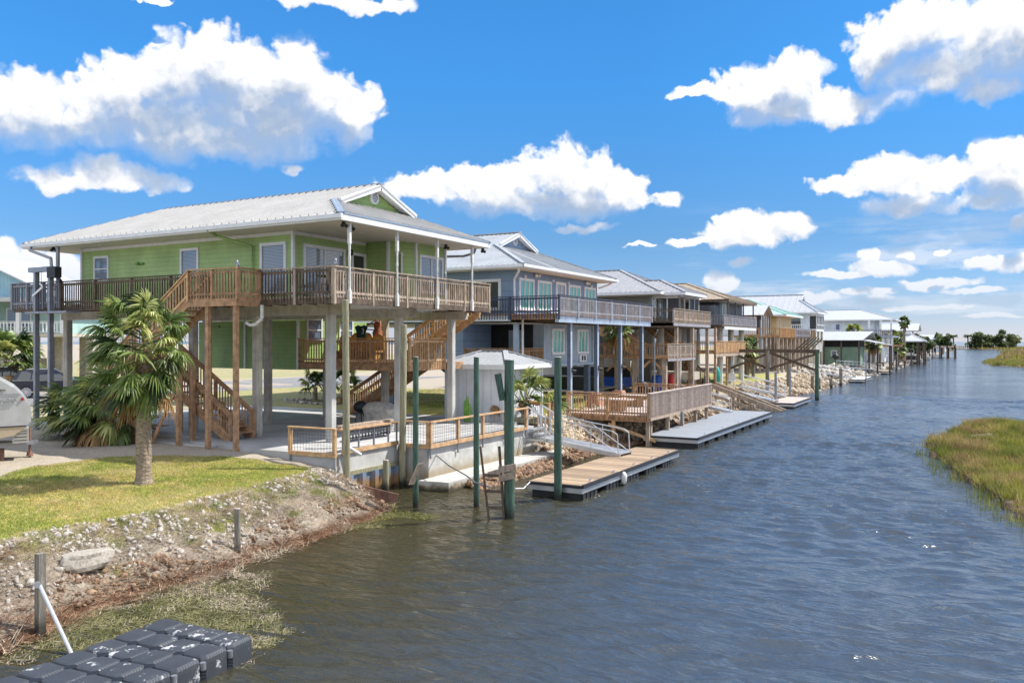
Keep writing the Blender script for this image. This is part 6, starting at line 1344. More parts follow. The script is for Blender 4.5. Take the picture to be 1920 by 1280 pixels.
# floating weed between the plastic dock and the bank
WP = [(-13.2, 7.2), (-12.2, 7.6), (-11.0, 8.9), (-9.7, 9.1), (-9.6, 9.7), (-10.5, 10.3), (-11.6, 11.1), (-12.6, 12.0), (-13.5, 12.4), (-13.8, 10.5), (-13.6, 8.6)]
X = rs.uniform(-14, -9, 40000); Y = rs.uniform(7, 13, 40000); k = pip(X + (vnoise(X, Y, 1.5, 41) - .5) * 1.1 + rs.randn(len(X)) * .12, Y + (vnoise(X, Y, 1.5, 42) - .5) * 1.1 + rs.randn(len(X)) * .14, WP) & (vnoise(X, Y, 1.3, 40) * .6 + vnoise(X, Y, 4, 46) * .4 > .31) & (land_h(X, Y) < .02); X, Y = X[k], Y[k]
blades('water_weed', X, Y, X * 0 + .006, .11, .014, ('weed', 'reed_grey'), 'mat of pale green floating weed beside the black plastic dock', 'water weed', seed=43, lay=1.0)
X = rs.uniform(-15.3, -11.8, 9000); Y = rs.uniform(16.5, 20.2, 9000); k = (land_h(X, Y) < .02) & (vnoise(X, Y, 1.4, 44) + .55 - (X - np.interp(Y, SH_Y, SH_X)) * .38 > .62) & (Y < 19.9); X, Y = X[k], Y[k]
blades('water_weed', X, Y, X * 0 + .006, .12, .016, ('weed', 'marsh_green'), 'thin floating weed at the tip of the near bank', 'water weed', seed=45, lay=1.0)
o = MB()
r = random.Random(3)
for i in range(26):
    a = r.uniform(0, 6.28); b0 = Vector((-13.05 + r.uniform(-.12, .12), 7.1 + r.uniform(-.25, .25), .02)); m_ = b0 + Vector((math.cos(a) * .12, math.sin(a) * .12, r.uniform(.1, .28))); o.cyl(b0, m_, .011, .008, 5).cyl(m_, m_ + Vector((math.cos(a + .8) * .1, math.sin(a + .8) * .1, r.uniform(.02, .16))), .008, .004, 5)
o.build('dead_shrub', 'reed_grey', label='small bleached branching shrub at the water line left of the square post', cat='shrub')
# cactus on the corner column
o = thing('cactus', (-19.0, 29.9, 1.35), 'tall green cactus growing beside the concrete column near the shed', 'cactus')
for i, (dx, h_) in enumerate(((-.12, .95), (-.02, 1.12), (.09, .8))): MB().lathe((-18.85 + dx, 29.9, 1.35), [(.05, 0), (.075, .1), (.08, h_ * .6), (.06, h_ * .92), (.02, h_)], 9).build('stem', 'cactus', o)
mb_ = [(-35.2 + 2.4 * math.cos(k * .42) * (1 + .12 * math.sin(k * 2.3)) + 2.6, 36.3 + 1.5 * math.sin(k * .42) * (1 + .15 * math.sin(k * 1.7))) for k in range(15)]
MB().prism(mb_, 1.2, 1.33).build('mulch_bed', 'wood_dark', label='dark brown mulch bed around the two small palms behind the green house', cat='mulch bed')
a_ = rs.rand(90) * 6.28; X = -32.6 + 2.6 * np.cos(a_); Y = 36.3 + 1.7 * np.sin(a_); stones('bed_stones', X, Y, X * 0 + 1.36, .07 + .09 * rs.rand(90), 'pale_rock', 'pale stones edging the mulch bed behind the green house', 91)
# planter ring of the shed palm
MB().prism([(-17.6, 31.2), (-16.4, 31.2), (-16.3, 32.2), (-17.7, 32.3)], 1.3, 1.48).build('planter', 'pile_olive', label='low wooden planter box around the small palm by the shed', cat='planter')
# ------------------------------------------------------------------ black plastic float dock
FD = thing('cube_dock', (-11, 8, 0), 'black modular plastic float dock in the near corner of the canal', 'dock')
e1 = Vector((.05, -1, 0)).normalized() * .505; e2 = Vector((-1, -.05, 0)).normalized() * .47
cb = MB(); h = .30; c_ = .09; w = .248
def oct_(s, z, c): return [(s - c, -s, z), (s, -s + c, z), (s, s - c, z), (s - c, s, z), (-s + c, s, z), (-s, s - c, z), (-s, -s + c, z), (-s + c, -s, z)]
prof = [(w - .02, -.22, .05), (w, -.14, .05), (w, .22, .055), (w - .006, .275, .055), (w - .022, .302, .055), (w - .05, .318, .05), (w - .12, .326, .04)]
vs = []
for s, z, c in prof: vs += oct_(s, z, c)
cb.add(vs, [(k * 8 + i, k * 8 + (i + 1) % 8, (k + 1) * 8 + (i + 1) % 8, (k + 1) * 8 + i) for k in range(len(prof) - 1) for i in range(8)]).add(vs, [tuple(range(48, 56)), tuple(range(7, -1, -1))])
fm = bpy.data.materials.new('black textured plastic'); fm.use_nodes = True; t = fm.node_tree; p = t.nodes['Principled BSDF']
tc = N(t, 'ShaderNodeTexCoord'); oi = N(t, 'ShaderNodeObjectInfo'); vadd = VM(t, 'ADD', tc.outputs['Object'], None); add_n = vadd.node; L(t, oi.outputs['Location'], add_n.inputs[1])
nz = N(t, 'ShaderNodeTexNoise'); L(t, vadd, nz.inputs['Vector']); nz.inputs['Scale'].default_value = 6; nz.inputs['Detail'].default_value = 7; nz.inputs['Roughness'].default_value = .7
nz2 = N(t, 'ShaderNodeTexNoise'); L(t, vadd, nz2.inputs['Vector']); nz2.inputs['Scale'].default_value = 1.8
wv = N(t, 'ShaderNodeTexWave', bands_direction='DIAGONAL'); L(t, tc.outputs['Object'], wv.inputs['Vector']); wv.inputs['Scale'].default_value = 14
base = MIX(t, nz2.outputs['Fac'], (.024, .028, .036), (.065, .070, .082)); base = MIX(t, MR(t, MT(t, 'MULTIPLY', nz.outputs['Fac'], MT(t, 'ADD', .45, nz2.outputs['Fac'])), .60, .66), base, (.5, .5, .5))
L(t, base, p.inputs['Base Color']); p.inputs['Roughness'].default_value = .48; b = N(t, 'ShaderNodeBump'); b.inputs['Strength'].default_value = .5; b.inputs['Distance'].default_value = .008; L(t, wv.outputs['Fac'], b.inputs['Height']); L(t, b.outputs[0], p.inputs['Normal'])
me0 = bpy.data.meshes.new('float_cube'); me0.from_pydata(cb.v, [], cb.f); me0.materials.append(fm)
lug = MB(); lug.lathe((0, 0, .27), [(.085, 0), (.085, .035), (.03, .045)], 12)
me1 = bpy.data.meshes.new('coupling_pin'); me1.from_pydata(lug.v, [], lug.f); me1.materials.append(M['black'])
O0 = Vector((-9.77, 8.80, 0)); ang = math.atan2(-e2.y, -e2.x)
for i in range(9):
    for j in range(4):
        o = bpy.data.objects.new('float_cube', me0); COL.objects.link(o); o.parent = FD; o.rotation_euler = (rnd.uniform(-.03, .03), rnd.uniform(-.03, .03), math.atan2(e1.y, e1.x) + rnd.uniform(-.02, .02))
        o.location = O0 + e1 * i + e2 * j - FD.location + Vector((0, 0, .02 + rnd.uniform(-.006, .006)))
        if i and j:
            q = bpy.data.objects.new('coupling_pin', me1); COL.objects.link(q); q.parent = FD; q.location = O0 + e1 * (i - .5) + e2 * (j - .5) - FD.location + Vector((0, 0, .02))
for i in range(4):
    q = O0 - e2 * .52 + e1 * (i + .5); MB().cyl(q + Vector((0, 0, .18)), q + Vector((0, 0, .28)), .045, n=8).build('side_lug', 'steel_grey', FD)

# ------------------------------------------------------------------ travel trailer
ORI = Vector((-25.3, 14.95, 1.25)); TD = Vector((-.5, -.866, 0)).normalized(); TS = Vector((-TD.y, TD.x, 0))      # TD points back along the trailer
TR = thing('travel_trailer', tuple(ORI), 'pale grey travel trailer with curved nose at the left edge of the gravel', 'trailer')
def T3(a, s, z): return ORI + TD * a + TS * s + Vector((0, 0, z))
prof = [(.95, .70), (.42, .80), (.16, .98), (-.02, 1.2), (-.03, 1.45), (.06, 1.72), (.2, 1.96), (.42, 2.2), (.75, 2.42), (1.2, 2.6), (1.8, 2.7), (5.6, 2.75), (5.8, 2.5), (5.8, .6)]
hw = 1.15; vs = [T3(a, -hw, z) for a, z in prof] + [T3(a, hw, z) for a, z in prof]; n = len(prof)
mb = MB(); mb.add(vs, [tuple(range(n - 1, -1, -1)), tuple(range(n, 2 * n))] + [(i, (i + 1) % n, n + (i + 1) % n, n + i) for i in range(n)], False); mb.build('body', 'gel', TR)
for sgn in (1, -1):
    mb = MB(); q = [(.95, .70), (.42, .80), (.16, .98), (.10, 1.06), (5.8, .98), (5.8, .6)]; P_ = [T3(a + .0, sgn * (hw + .006), z) for a, z in q]; mb.add(P_, [tuple(range(6))]); mb.build('lower_panel', 'tan_gel', TR)
    MB().bar(T3(.09, sgn * (hw + .012), 1.07), T3(5.8, sgn * (hw + .012), .99), .02, .03).build('trim_strip', 'tyre', TR)
    MB().bar(T3(.25, sgn * (hw + .012), 2.01), T3(5.8, sgn * (hw + .012), 2.03), .012, .015).build('trim_strip', 'steel_grey', TR)
    MB().cyl(T3(.2, sgn * hw, 1.86), T3(.2, sgn * (hw + .03), 1.86), .045, n=10).build('marker_light', 'red_light', TR)
sd_ = 1 if TS.y < 0 else -1
rz_ = math.atan2(-TD.y, -TD.x)
for s_, loc, sz, mm in (('coachmen', (.62, 2.09), .15, 'tyre'), ('CATALINA', (.34, 1.78), .17, 'steel_grey'), ('S U M M I T', (.45, 1.64), .09, 'steel_grey')):
    text(TR, s_, T3(loc[0], sd_ * (hw + .014), loc[1]), sz, rz_, mm, ax='RIGHT', th=.003)
MB().bar(T3(1.0, 0, .54), T3(5.7, 0, .54), 1.9, .12).build('chassis', 'tyre', TR)
fr_ = MB(); fr_.bar(T3(1.4, .7, .46), T3(-.1, .03, .46), .07, .11).bar(T3(1.4, -.7, .46), T3(-.1, -.03, .46), .07, .11).bar(T3(-.22, 0, .48), T3(-.0, 0, .48), .1, .08); fr_.build('hitch_frame', 'steel_grey', TR)
MB().cyl(T3(0, 0, .02), T3(0, 0, .9), .035, n=10).cyl(T3(0, 0, .05), T3(0, 0, .16), .10, .08, n=10).build('tongue_jack', 'rust', TR)
g_ = MB(); g_.obox(T3(.24, .25, .73), TD * .21, TS * .36, Vector((0, 0, .215))).obox(T3(.24, .25, .96), TD * .17, TS * .30, Vector((0, 0, .02))); g_.build('gas_cover', 'gel', TR)
g_ = MB()
for z_ in (.60, .70, .80, .88): g_.obox(T3(.24, .25, z_), TD * .17, TS * .366, Vector((0, 0, .008)))
g_.build('cover_straps', 'black', TR)
for a in (3.0, 3.9):
    wl = MB().cyl(T3(a, sd_ * .95, .34), T3(a, sd_ * 1.14, .34), .34, n=20).build('wheel', 'tyre', TR); MB().cyl(T3(a, sd_ * 1.142, .34), T3(a, sd_ * 1.155, .34), .2, n=16).build('rim', 'alu', wl)
MB().obox(T3(.78, .3, .16), TD * .12, TS * .15, Vector((0, 0, .18))).build('support_block', 'rust', TR)

# ------------------------------------------------------------------ dark car on the street
def car(name, x, y, z, rz, label, paint='carpaint', L_=4.9, suv=True, group='cars parked on the street'):
    o = thing(name, (x, y, z), label, 'car', group); q = Matrix.Rotation(rz, 3, 'Z'); F = lambda a, s, zz: Vector((x, y, z)) + q @ Vector((a, s, zz)); h2 = L_ / 2; W2 = .95
    lo = [(-h2, .35), (-h2, .95), (-h2 + .1, 1.08), (h2 - 1.4, 1.05), (h2 - .25, .92), (h2, .7), (h2, .35)]
    up = [(-h2 + .12, 1.08), (-h2 + .55, 1.66), (-h2 + 1.2, 1.74), (h2 - 2.4, 1.72), (h2 - 1.45, 1.06)]
    def ext(pr, w0, w1=None, top=None):
        m = MB(); n = len(pr); w1 = w1 or w0; vs = [F(a, -(w0 if zz < 1.3 else w1), zz) for a, zz in pr] + [F(a, (w0 if zz < 1.3 else w1), zz) for a, zz in pr]; m.add(vs, [tuple(range(n - 1, -1, -1)), tuple(range(n, 2 * n))] + [(i, (i + 1) % n, n + (i + 1) % n, n + i) for i in range(n)]); return m
    ext(lo, W2).build('body', paint, o); ext(up, W2 - .06, W2 - .22).build('cabin', paint, o)
    for sg in (-1, 1):
        gl = MB()
        for a0, a1, b0, b1 in ((-h2 + .42, -h2 + 1.15, -h2 + .68, -h2 + 1.2), (-h2 + 1.22, -h2 + 2.1, -h2 + 1.26, -h2 + 2.08), (-h2 + 2.18, h2 - 1.65, -h2 + 2.15, h2 - 2.4)): gl.add([F(a0, sg * (W2 - .055), 1.12), F(a1, sg * (W2 - .055), 1.12), F(b1, sg * (W2 - .205), 1.62), F(b0, sg * (W2 - .205), 1.62)], [(0, 1, 2, 3)])
        gl.build('side_windows', 'glass_dark', o); MB().bar(F(-h2 + .2, sg * (W2 - .02), 1.09), F(h2 - 1.5, sg * (W2 - .02), 1.07), .03, .03).build('chrome_strip', 'chrome', o)
        MB().bar(F(-h2 + 1.2, sg * (W2 + .01), .38), F(h2 - 1.2, sg * (W2 + .01), .38), .03, .06).build('sill_strip', 'chrome', o)
        for a in (-h2 + .95, h2 - .95):
            w = MB().cyl(F(a, sg * .72, .37), F(a, sg * .965, .37), .37, n=24).build('wheel', 'tyre', o); r_ = MB().cyl(F(a, sg * .955, .37), F(a, sg * .972, .37), .29, n=20)
            r_.build('rim', 'steel_grey', w); s_ = MB()
            for k in range(10):
                t_ = k * math.pi / 5; s_.bar(F(a, sg * .985, .37), F(a + .27 * math.cos(t_), sg * .98, .37 + .27 * math.sin(t_)), .045, .02, up=q @ Vector((0, 1, 0)))
            s_.build('spokes', 'chrome', w)
        MB().obox(F(-h2 + .06, sg * .78, .95), q @ Vector((.08, 0, 0)), q @ Vector((0, .17, 0)), Vector((0, 0, .05))).build('tail_light', 'red_light', o)
        MB().obox(F(h2 - .05, sg * .7, .75), q @ Vector((.06, 0, 0)), q @ Vector((0, .2, 0)), Vector((0, 0, .06))).build('headlight', 'chrome', o)
        MB().bar(F(-h2 + .9, sg * .62, 1.76), F(h2 - 2.5, sg * .62, 1.75), .04, .04).build('roof_rail', 'chrome', o)
    g = MB(); g.add([F(-h2 + .15, -.8, 1.12), F(-h2 + .15, .8, 1.12), F(-h2 + .5, .66, 1.6), F(-h2 + .5, -.66, 1.6)], [(0, 1, 2, 3)]); g.build('rear_window', 'glass_dark', o)
    g = MB(); g.add([F(h2 - 1.48, -.8, 1.12), F(h2 - 1.48, .8, 1.12), F(h2 - 2.3, .66, 1.66), F(h2 - 2.3, -.66, 1.66)], [(0, 1, 2, 3)]); g.build('windscreen', 'glass_dark', o)
    return o
car('parked_car', -50.2, 31.3, 1.34, R(53), 'dark navy family car with bright wheels behind the trailer')
car('parked_car', -57.5, 32.6, 1.34, R(53), 'black car mostly hidden behind the navy one at the left edge', paint='black')
MB().prism([(-52, 22), (-45, 22), (-45, 120), (-57, 120), (-57, 45)], 1.2, 1.335).build('road', mat('asphalt road', (.20, .195, .19), .9, var=.1, vscale=2, fine=.1), kind='structure')
# mint house across the street, on posts
HM = thing('mint_house', (-77, 55, 1.3), 'pale green and blue stilt house with white balcony across the street, behind the trailer', 'house')
_r = Matrix.Rotation(R(28), 3, 'Z')
def hm(a, b, z): v = _r @ Vector((a, b, 0)); return (-66 + v.x, 43 + v.y, z)
def hbox(mb, a0, a1, b0, b1, z0, z1):
    vs = [hm(a, b, z) for z in (z0, z1) for b in (b0, b1) for a in (a0, a1)]; return mb.add(vs, [(0, 2, 3, 1), (4, 5, 7, 6), (0, 1, 5, 4), (2, 6, 7, 3), (0, 4, 6, 2), (1, 3, 7, 5)])
hbox(MB(), -22, -2.6, 2.2, 10, 5.5, 8.2).build('wall', 'siding_mint', HM)
gw = MB(); vs = [hm(-18, 1.2, 8.55), hm(-1.9, 1.2, 8.55), hm(-10, 1.2, 12.2)]; gw.poly(vs, .1, tuple(_r @ Vector((0, -1, 0)))); gw.build('gable_wall', 'siding_aqua', HM)
rr = MB(); 
for a0, a1 in (((-18.6, 8.3), (-10, 12.4)), ((-1.3, 8.3), (-10, 12.4))):
    rr.poly([hm(a0[0], .3, a0[1]), hm(a0[0], 11, a0[1]), hm(a1[0], 11, a1[1]), hm(a1[0], .3, a1[1])], .12, (0, 0, 1))
rr.build('roof', 'roof_white', HM); hbox(MB(), -22, -1.2, -.6, 2.4, 8.15, 8.5).build('porch_roof', 'roof_white', HM); hbox(MB(), -22, -1.0, -.2, 10, 5.2, 5.48).build('balcony_floor', 'siding_cream', HM)
for a in (-21, -17, -13, -9, -5, -1.2): hbox(MB(), a - .15, a + .15, -.15, .15, 5.48, 8.15).build('balcony_post', 'white', HM)
A, B = hm(-22, 0, 0), hm(-1.1, 0, 0); rail(HM, A[:2], B[:2], 5.5, 'white', h=1.0, posts=4, gap=.3, drop=.0, bw=.09)
for a, b in ((-19, -17.8), (-15.2, -13.6), (-11.6, -9.6), (-7.4, -5.2)):
    w_ = hbox(MB(), a, b, 2.1, 2.19, 6.0, 7.7).build('window', 'white', HM); hbox(MB(), a + .12, b - .12, 2.07, 2.099, 6.1, 7.6).build('pane', 'glass_blue', w_)
for i in range(8):
    for b in (.3, 4, 8): hbox(MB(), -21 + i * 2.8, -20.4 + i * 2.8, b, b + .5, 1.2, 5.2).build('pier', 'concrete', HM)
for i in range(3): hbox(MB(), -20 + i * 6, -17.6 + i * 6, 5.0, 5.15, 1.3, 3.3).build('screen_panel', 'siding_cream', HM)
# pale rubble bed before it
X = rs.uniform(-63, -54, 1300); Y = rs.uniform(35, 48, 1300); stones('rubble_bed', X, Y, X * 0 + 1.33, .1 + .12 * rs.rand(1300), 'pale_rock', 'white rubble bed across the street at the left edge', 77)
# things below the green house
o = thing('covered_grill', (-20.5, 26, 1.35), 'large grill under a wrinkled grey cover on the patio', 'grill')
mb = MB(); n = 20; pr = [(.62, 0), (.64, .2), (.60, .55), (.66, .72), (.70, .78), (.56, .95), (.45, 1.02), (.2, 1.05)]; vs = []
for r_, z_ in pr:
    for j in range(n):
        a = 2 * math.pi * j / n; k = 1 + .04 * math.sin(5 * a + 6 * z_); cx = abs(math.cos(a)) ** .5 * math.copysign(1, math.cos(a)); cy = abs(math.sin(a)) ** .5 * math.copysign(1, math.sin(a)); vs.append((-20.45 + cx * r_ * k, 25.9 + cy * r_ * .55 * k, 1.37 + z_))
mb.add(vs, [(k * n + i, k * n + (i + 1) % n, (k + 1) * n + (i + 1) % n, (k + 1) * n + i) for k in range(len(pr) - 1) for i in range(n)]).add(vs, [tuple(range(7 * n, 8 * n))]); mb.build('cover', 'cover_grey', o)
o = thing('kettle_grill', (-21.5, 26, 1.35), 'small dark kettle grill on legs left of the covered grill', 'grill')
MB().lathe((-21.55, 26.1, 1.95), [(.12, 0), (.27, .12), (.29, .22), (.25, .36), (.08, .46)], 16).build('bowl', 'black', o)
for a in (0, 2.1, 4.2): MB().cyl((-21.55 + .12 * math.cos(a), 26.1 + .12 * math.sin(a), 2.0), (-21.55 + .3 * math.cos(a), 26.1 + .3 * math.sin(a), 1.35), .018).build('leg', 'black', o)
o = thing('picnic_table', (-27.6, 20.2, 1.3), 'small brown picnic table in the shade behind the palms', 'table')
MB().box(-28.4, -26.6, 19.9, 20.6, 1.95, 2.0).build('table_top', 'wood_brown', o)
for x_ in (-28.2, -26.8): b_ = MB(); b_.bar((x_, 19.6, 1.2), (x_, 20.4, 1.95), .08, .08).bar((x_, 20.9, 1.2), (x_, 20.1, 1.95), .08, .08); b_.build('leg_frame', 'wood_brown', o)
for y_ in (19.4, 20.9): MB().box(-28.4, -26.6, y_ - .1, y_ + .12, 1.6, 1.64).build('bench_board', 'wood_brown', o)
o = thing('short_posts', (-25.6, 18.9, 1.2), 'cluster of short orange brown posts left of the tall palm trunk', 'posts')
for x_, y_, h_ in ((-25.9, 18.8, .95), (-25.6, 18.75, .8), (-25.3, 18.9, .9), (-25.0, 18.8, .75), (-25.15, 18.6, .9)): MB().box(x_ - .06, x_ + .06, y_ - .06, y_ + .06, 1.15, 1.25 + h_).build('post', 'wood_brown', o)
# cargo lift at the left end of the deck
o = thing('cargo_lift', (-32.4, 19.6, 1.2), 'grey steel cargo lift frame rising past the left end of the green house deck', 'lift')
for x_ in (-32.7, -31.75): MB().box(x_ - .065, x_ + .065, 19.5, 19.68, 1.1, 7.75).build('mast', 'steel_grey', o)
MB().box(-33.1, -31.5, 19.48, 19.70, 7.56, 7.75).build('top_beam', 'steel_grey', o)
b_ = MB(); b_.box(-31.79, -31.25, 19.45, 19.72, 7.3, 7.72).cyl((-31.3, 19.6, 7.3), (-31.1, 19.6, 7.15), .06); b_.build('winch', 'black', o)
MB().box(-33.0, -30.3, 19.3, 19.9, 5.9, 5.98).build('platform', 'steel_grey', o)
MB().cyl((-32.4, 19.6, 6), (-32.4, 19.6, 7.56), .012).cyl((-32.55, 19.6, 6), (-32.55, 19.6, 7.56), .012).build('cables', 'black', o)
MB().bar((-32.7, 19.42, 6.6), (-32.0, 19.42, 6.95), .03, .08).bar((-32.0, 19.42, 6.95), (-32.2, 19.42, 7.1), .03, .06).build('latch_arm', 'white', o)
# yard things under the next houses
def barrel(x, y, z, r_, h_, m, name, label, cat): o = thing(name, (x, y, z), label, cat); MB().lathe((x, y, z), [(r_ * .9, 0), (r_, .06), (r_, h_ * .45), (r_ * 1.03, h_ * .5), (r_, h_ * .55), (r_, h_ - .1), (r_ * .9, h_)], 16).build('body', m, o); MB().lathe((x, y, z + h_ + .001), [(r_ * .7, 0), (r_ * .6, .04)], 14).build('lid', m, o)
barrel(-19.3, 55.5, 1.4, .42, 1.0, 'blue_tarp', 'blue_barrel', 'bright blue plastic barrel under the lower deck of the taupe house', 'barrel')
barrel(-18.3, 55.5, 1.4, .22, 1.1, 'red_plastic', 'red_tank', 'thin red tank beside the blue barrel', 'tank')
o = thing('covered_boat', (-24, 56, 1.4), 'boat under a blue cover below the taupe house', 'boat')
mb = MB(); mb.prism([(-27.6, 55), (-22.4, 55), (-21.0, 56.2), (-22.4, 57.4), (-27.6, 57.4)], 1.6, 2.25); mb.build('hull', 'blue_tarp', o); MB().prism([(-27, 55.3), (-22.6, 55.3), (-21.6, 56.2), (-22.6, 57.1), (-27, 57.1)], 2.251, 2.9).build('cover', 'dark', o)
o = thing('covered_boat', (-24, 46.5, 1.3), 'dark boat on a trailer below the blue house', 'boat'); MB().prism([(-28.5, 49), (-23.0, 49), (-21.4, 50.2), (-23, 51.4), (-28.5, 51.4)], 1.7, 2.5).build('hull', 'dark', o); MB().bar((-21.4, 50.2, 1.6), (-19.8, 50.2, 2.0), .08, .08).build('trailer_bar', 'steel_grey', o)
o = thing('flatbed_trailer', (-19.5, 60.5, 1.4), 'small cream trailer box with a black wheel beside the dark motorbike', 'trailer')
MB().box(-21.8, -18.4, 61.2, 62.8, 1.9, 2.5).build('box', 'siding_cream', o); MB().cyl((-19.9, 61.0, 1.72), (-19.9, 61.19, 1.72), .34, n=18).build('wheel', 'tyre', o)
o = thing('motorbike', (-18.2, 62.5, 1.4), 'dark motorbike standing by the white house column', 'motorbike')
for y_ in (62.0, 63.3): MB().cyl((-17.95, y_, 1.72), (-17.83, y_, 1.72), .32, n=16).build('wheel', 'tyre', o)
b_ = MB(); b_.bar((-17.9, 62.0, 1.8), (-17.9, 63.2, 2.1), .2, .35).bar((-17.9, 62.9, 2.1), (-17.9, 63.1, 2.6), .1, .1).bar((-18.2, 63.0, 2.6), (-17.6, 63.0, 2.6), .05, .05); b_.build('frame', 'black', o)
o = thing('hose_reel', (-17.7, 64.6, 1.4), 'bright teal hose coil hanging on a post', 'hose'); MB().lathe((-17.6, 64.6, 1.5), [(.1, 0), (.26, .2), (.28, .9), (.16, 1.25), (.1, 1.3)], 12).build('coil', 'galv_teal', o)
o = thing('satellite_dish', (-17.35, 49.3, 3.4), 'big grey satellite dish beside the last blue post', 'dish')
MB().lathe((0, 0, 0), [(.02, 0), (.35, .06), (.62, .2), (.64, .2), (.36, .03), (.02, -.03)], 18).build('reflector', 'steel_grey', o); dd = o.children[0]; dd.rotation_euler = (R(-50), R(20), 0); dd.location = (0, 0, 1.7)
MB().cyl((-17.35, 49.3, 1.3), (-17.35, 49.3, 5.0), .05).build('mast', 'steel_grey', o); MB().cyl((-17.35, 49.3, 5.1), (-17.0, 48.9, 5.5), .02).build('arm', 'steel_grey', o)
o = thing('satellite_dish', (-17.2, 78, 5.9), 'small grey satellite dish on the tan roof house deck', 'dish')
MB().lathe((0, 0, 0), [(.02, 0), (.5, .08), (.8, .25), (.82, .25), (.5, .03), (.02, -.03)], 18).build('reflector', 'steel_grey', o); o.children[0].rotation_euler = (R(-60), R(30), 0); o.children[0].location = (0, 0, 1.0)
MB().cyl((-17.2, 78, 3), (-17.2, 78, 6.8), .06).build('mast', 'steel_grey', o)
o = thing('plastic_chair', (-16.3, 64, 1.3), 'pale garden chair on the rough grass by the slip rails', 'chair')
MB().box(-16.6, -16.1, 63.8, 64.3, 1.75, 1.8).build('seat', 'white_old', o); MB().box(-16.6, -16.1, 64.25, 64.3, 1.8, 2.35).build('backrest', 'white_old', o)
for x_ in (-16.57, -16.13):
    for y_ in (63.85, 64.25): MB().box(x_ - .02, x_ + .02, y_ - .02, y_ + .02, 1.25, 1.75).build('leg', 'white_old', o)

# ------------------------------------------------------------------ boat lift frame, slip rails, far floats
o = thing('boat_lift', (-14, 71, 0), 'dark timber boat lift frame with crossed braces standing in the canal', 'boat lift')
for x_, y_ in ((-11.2, 71.4), (-15.0, 70.6), (-18.2, 70.6), (-15.0, 79.5), (-11.2, 79.5), (-18.2, 79.5)):
    if (x_, y_) == (-11.2, 79.5): continue
    MB().cyl((x_, y_, -1), (x_, y_, 4.05), .17, .15, 12).build('post', 'pile_green' if x_ > -12 else 'pile_grey', o)
b_ = MB(); b_.bar((-19.2, 70.8, 4.0), (-11.0, 71.4, 4.0), .1, .28).bar((-19.2, 79.5, 3.95), (-15, 79.5, 3.95), .1, .28); b_.build('top_beam', 'wood_dark', o)
b_ = MB(); b_.bar((-18.2, 70.9, 3.9), (-15.0, 71.0, 2.5), .08, .22).bar((-15.0, 71.1, 3.9), (-11.2, 71.3, 2.4), .08, .22).bar((-18.2, 71.0, 2.5), (-15.0, 71.1, 3.8), .08, .2).bar((-15.0, 71.2, 2.5), (-11.2, 71.4, 3.8), .08, .2)
b_.bar((-11.2, 71.4, 3.9), (-15, 79.5, 3.9), .1, .2); b_.build('brace', 'wood_dark', o)
o = thing('slip_rails', (-14, 59, .5), 'pair of long timber slip rails sloping into the water beyond the grey dock', 'slipway')
for dy in (0, 1.6): MB().bar((-16.2, 57.5 + dy, 1.75), (-11.4, 58.2 + dy * .7, -.05), .2, .3).build('rail_beam', 'wood_grey', o)
MB().bar((-16.3, 57.2, 1.2), (-12.4, 57.7, -.1), .15, .22).build('rail_beam', 'wood_grey', o)
for x_, z_ in ((-16.1, 1.6), (-14.6, 1.0), (-13.2, .5)):
    for y_ in (57.6, 59.2): MB().box(x_ - .1, x_ + .1, y_ - .1, y_ + .1, -.6, z_).build('post', 'wood_grey', o)
ramp('gangway', (-15.9, 61.8, 1.2), (-12.4, 61.2, .55), 1.0, 'aluminium gangway to the small square float beside the lift frame', kind=1)
ramp('gangway', (-16.2, 66.5, 1.3), (-12.8, 67.0, .6), 1.0, 'second aluminium gangway behind the small square float', kind=1)
dock('small_float', -13.0, -11.1, 61.0, 68.0, .42, 'wood_pinkgrey', 'small float with black sides left of the lift frame corner post', cleats=0, group='small floats')
for x_, y_ in ((-12.5, 61.6), (-12.8, 68.6)): MB().cyl((x_, y_, -.5), (x_, y_, 2.55), .09, n=10).cyl((x_, y_, 2.55), (x_, y_, 2.6), .10, n=10).build('float_pole', 'steel_grey', label=('grey guide pole at the near corner of the small float' if y_ < 65 else 'grey guide pole at the far corner of the small float'), cat='pole', group='float poles')
dock('small_float', -12.6, -11.0, 103, 112, .42, 'white_old', 'pale float lying off the bare sandy bank', cleats=0, floats=False, group='small floats')
dock('small_float', -12.9, -10.9, 132, 141, .42, 'wood_tan', 'brown float before the boathouse', cleats=0, floats=False, group='small floats')
for i, (x_, y_) in enumerate(((-10.9, 104), (-10.9, 142), (-10.7, 147))): MB().cyl((x_, y_, -.5), (x_, y_, 3.2), .08, n=8).build('float_pole', 'steel_grey', label=['thin grey pole beside the pale float', 'thin grey pole at the brown float', 'second thin grey pole past the brown float'][i], cat='pole', group='float poles')
for i, (x_, y_, h_) in enumerate(((-13.6, 84, 1.5), (-13.3, 86, 1.2), (-12.6, 96, 1.9), (-12.9, 91, 1.0))):
    MB().cyl((x_, y_, -.5), (x_, y_, h_), .16, n=10).build('shore_stub', 'pile_grey', label=['dark stub post at the rocky toe, nearest of the far stubs', 'short dark stub right behind the nearest far stub', 'taller dark stub post off the sandy bank', 'lowest dark stub post off the sandy bank'][i], cat='post', group='stub posts on the far bank')
ramp('gangway', (-16.2, 99, 1.4), (-12.4, 104.5, .6), 1.0, 'thin rail gangway running down to the pale float', kind=1)
ramp('gangway', (-15.5, 118, 1.4), (-12.2, 133, .6), 1.2, 'long sloping gangway to the brown float', kind=1)
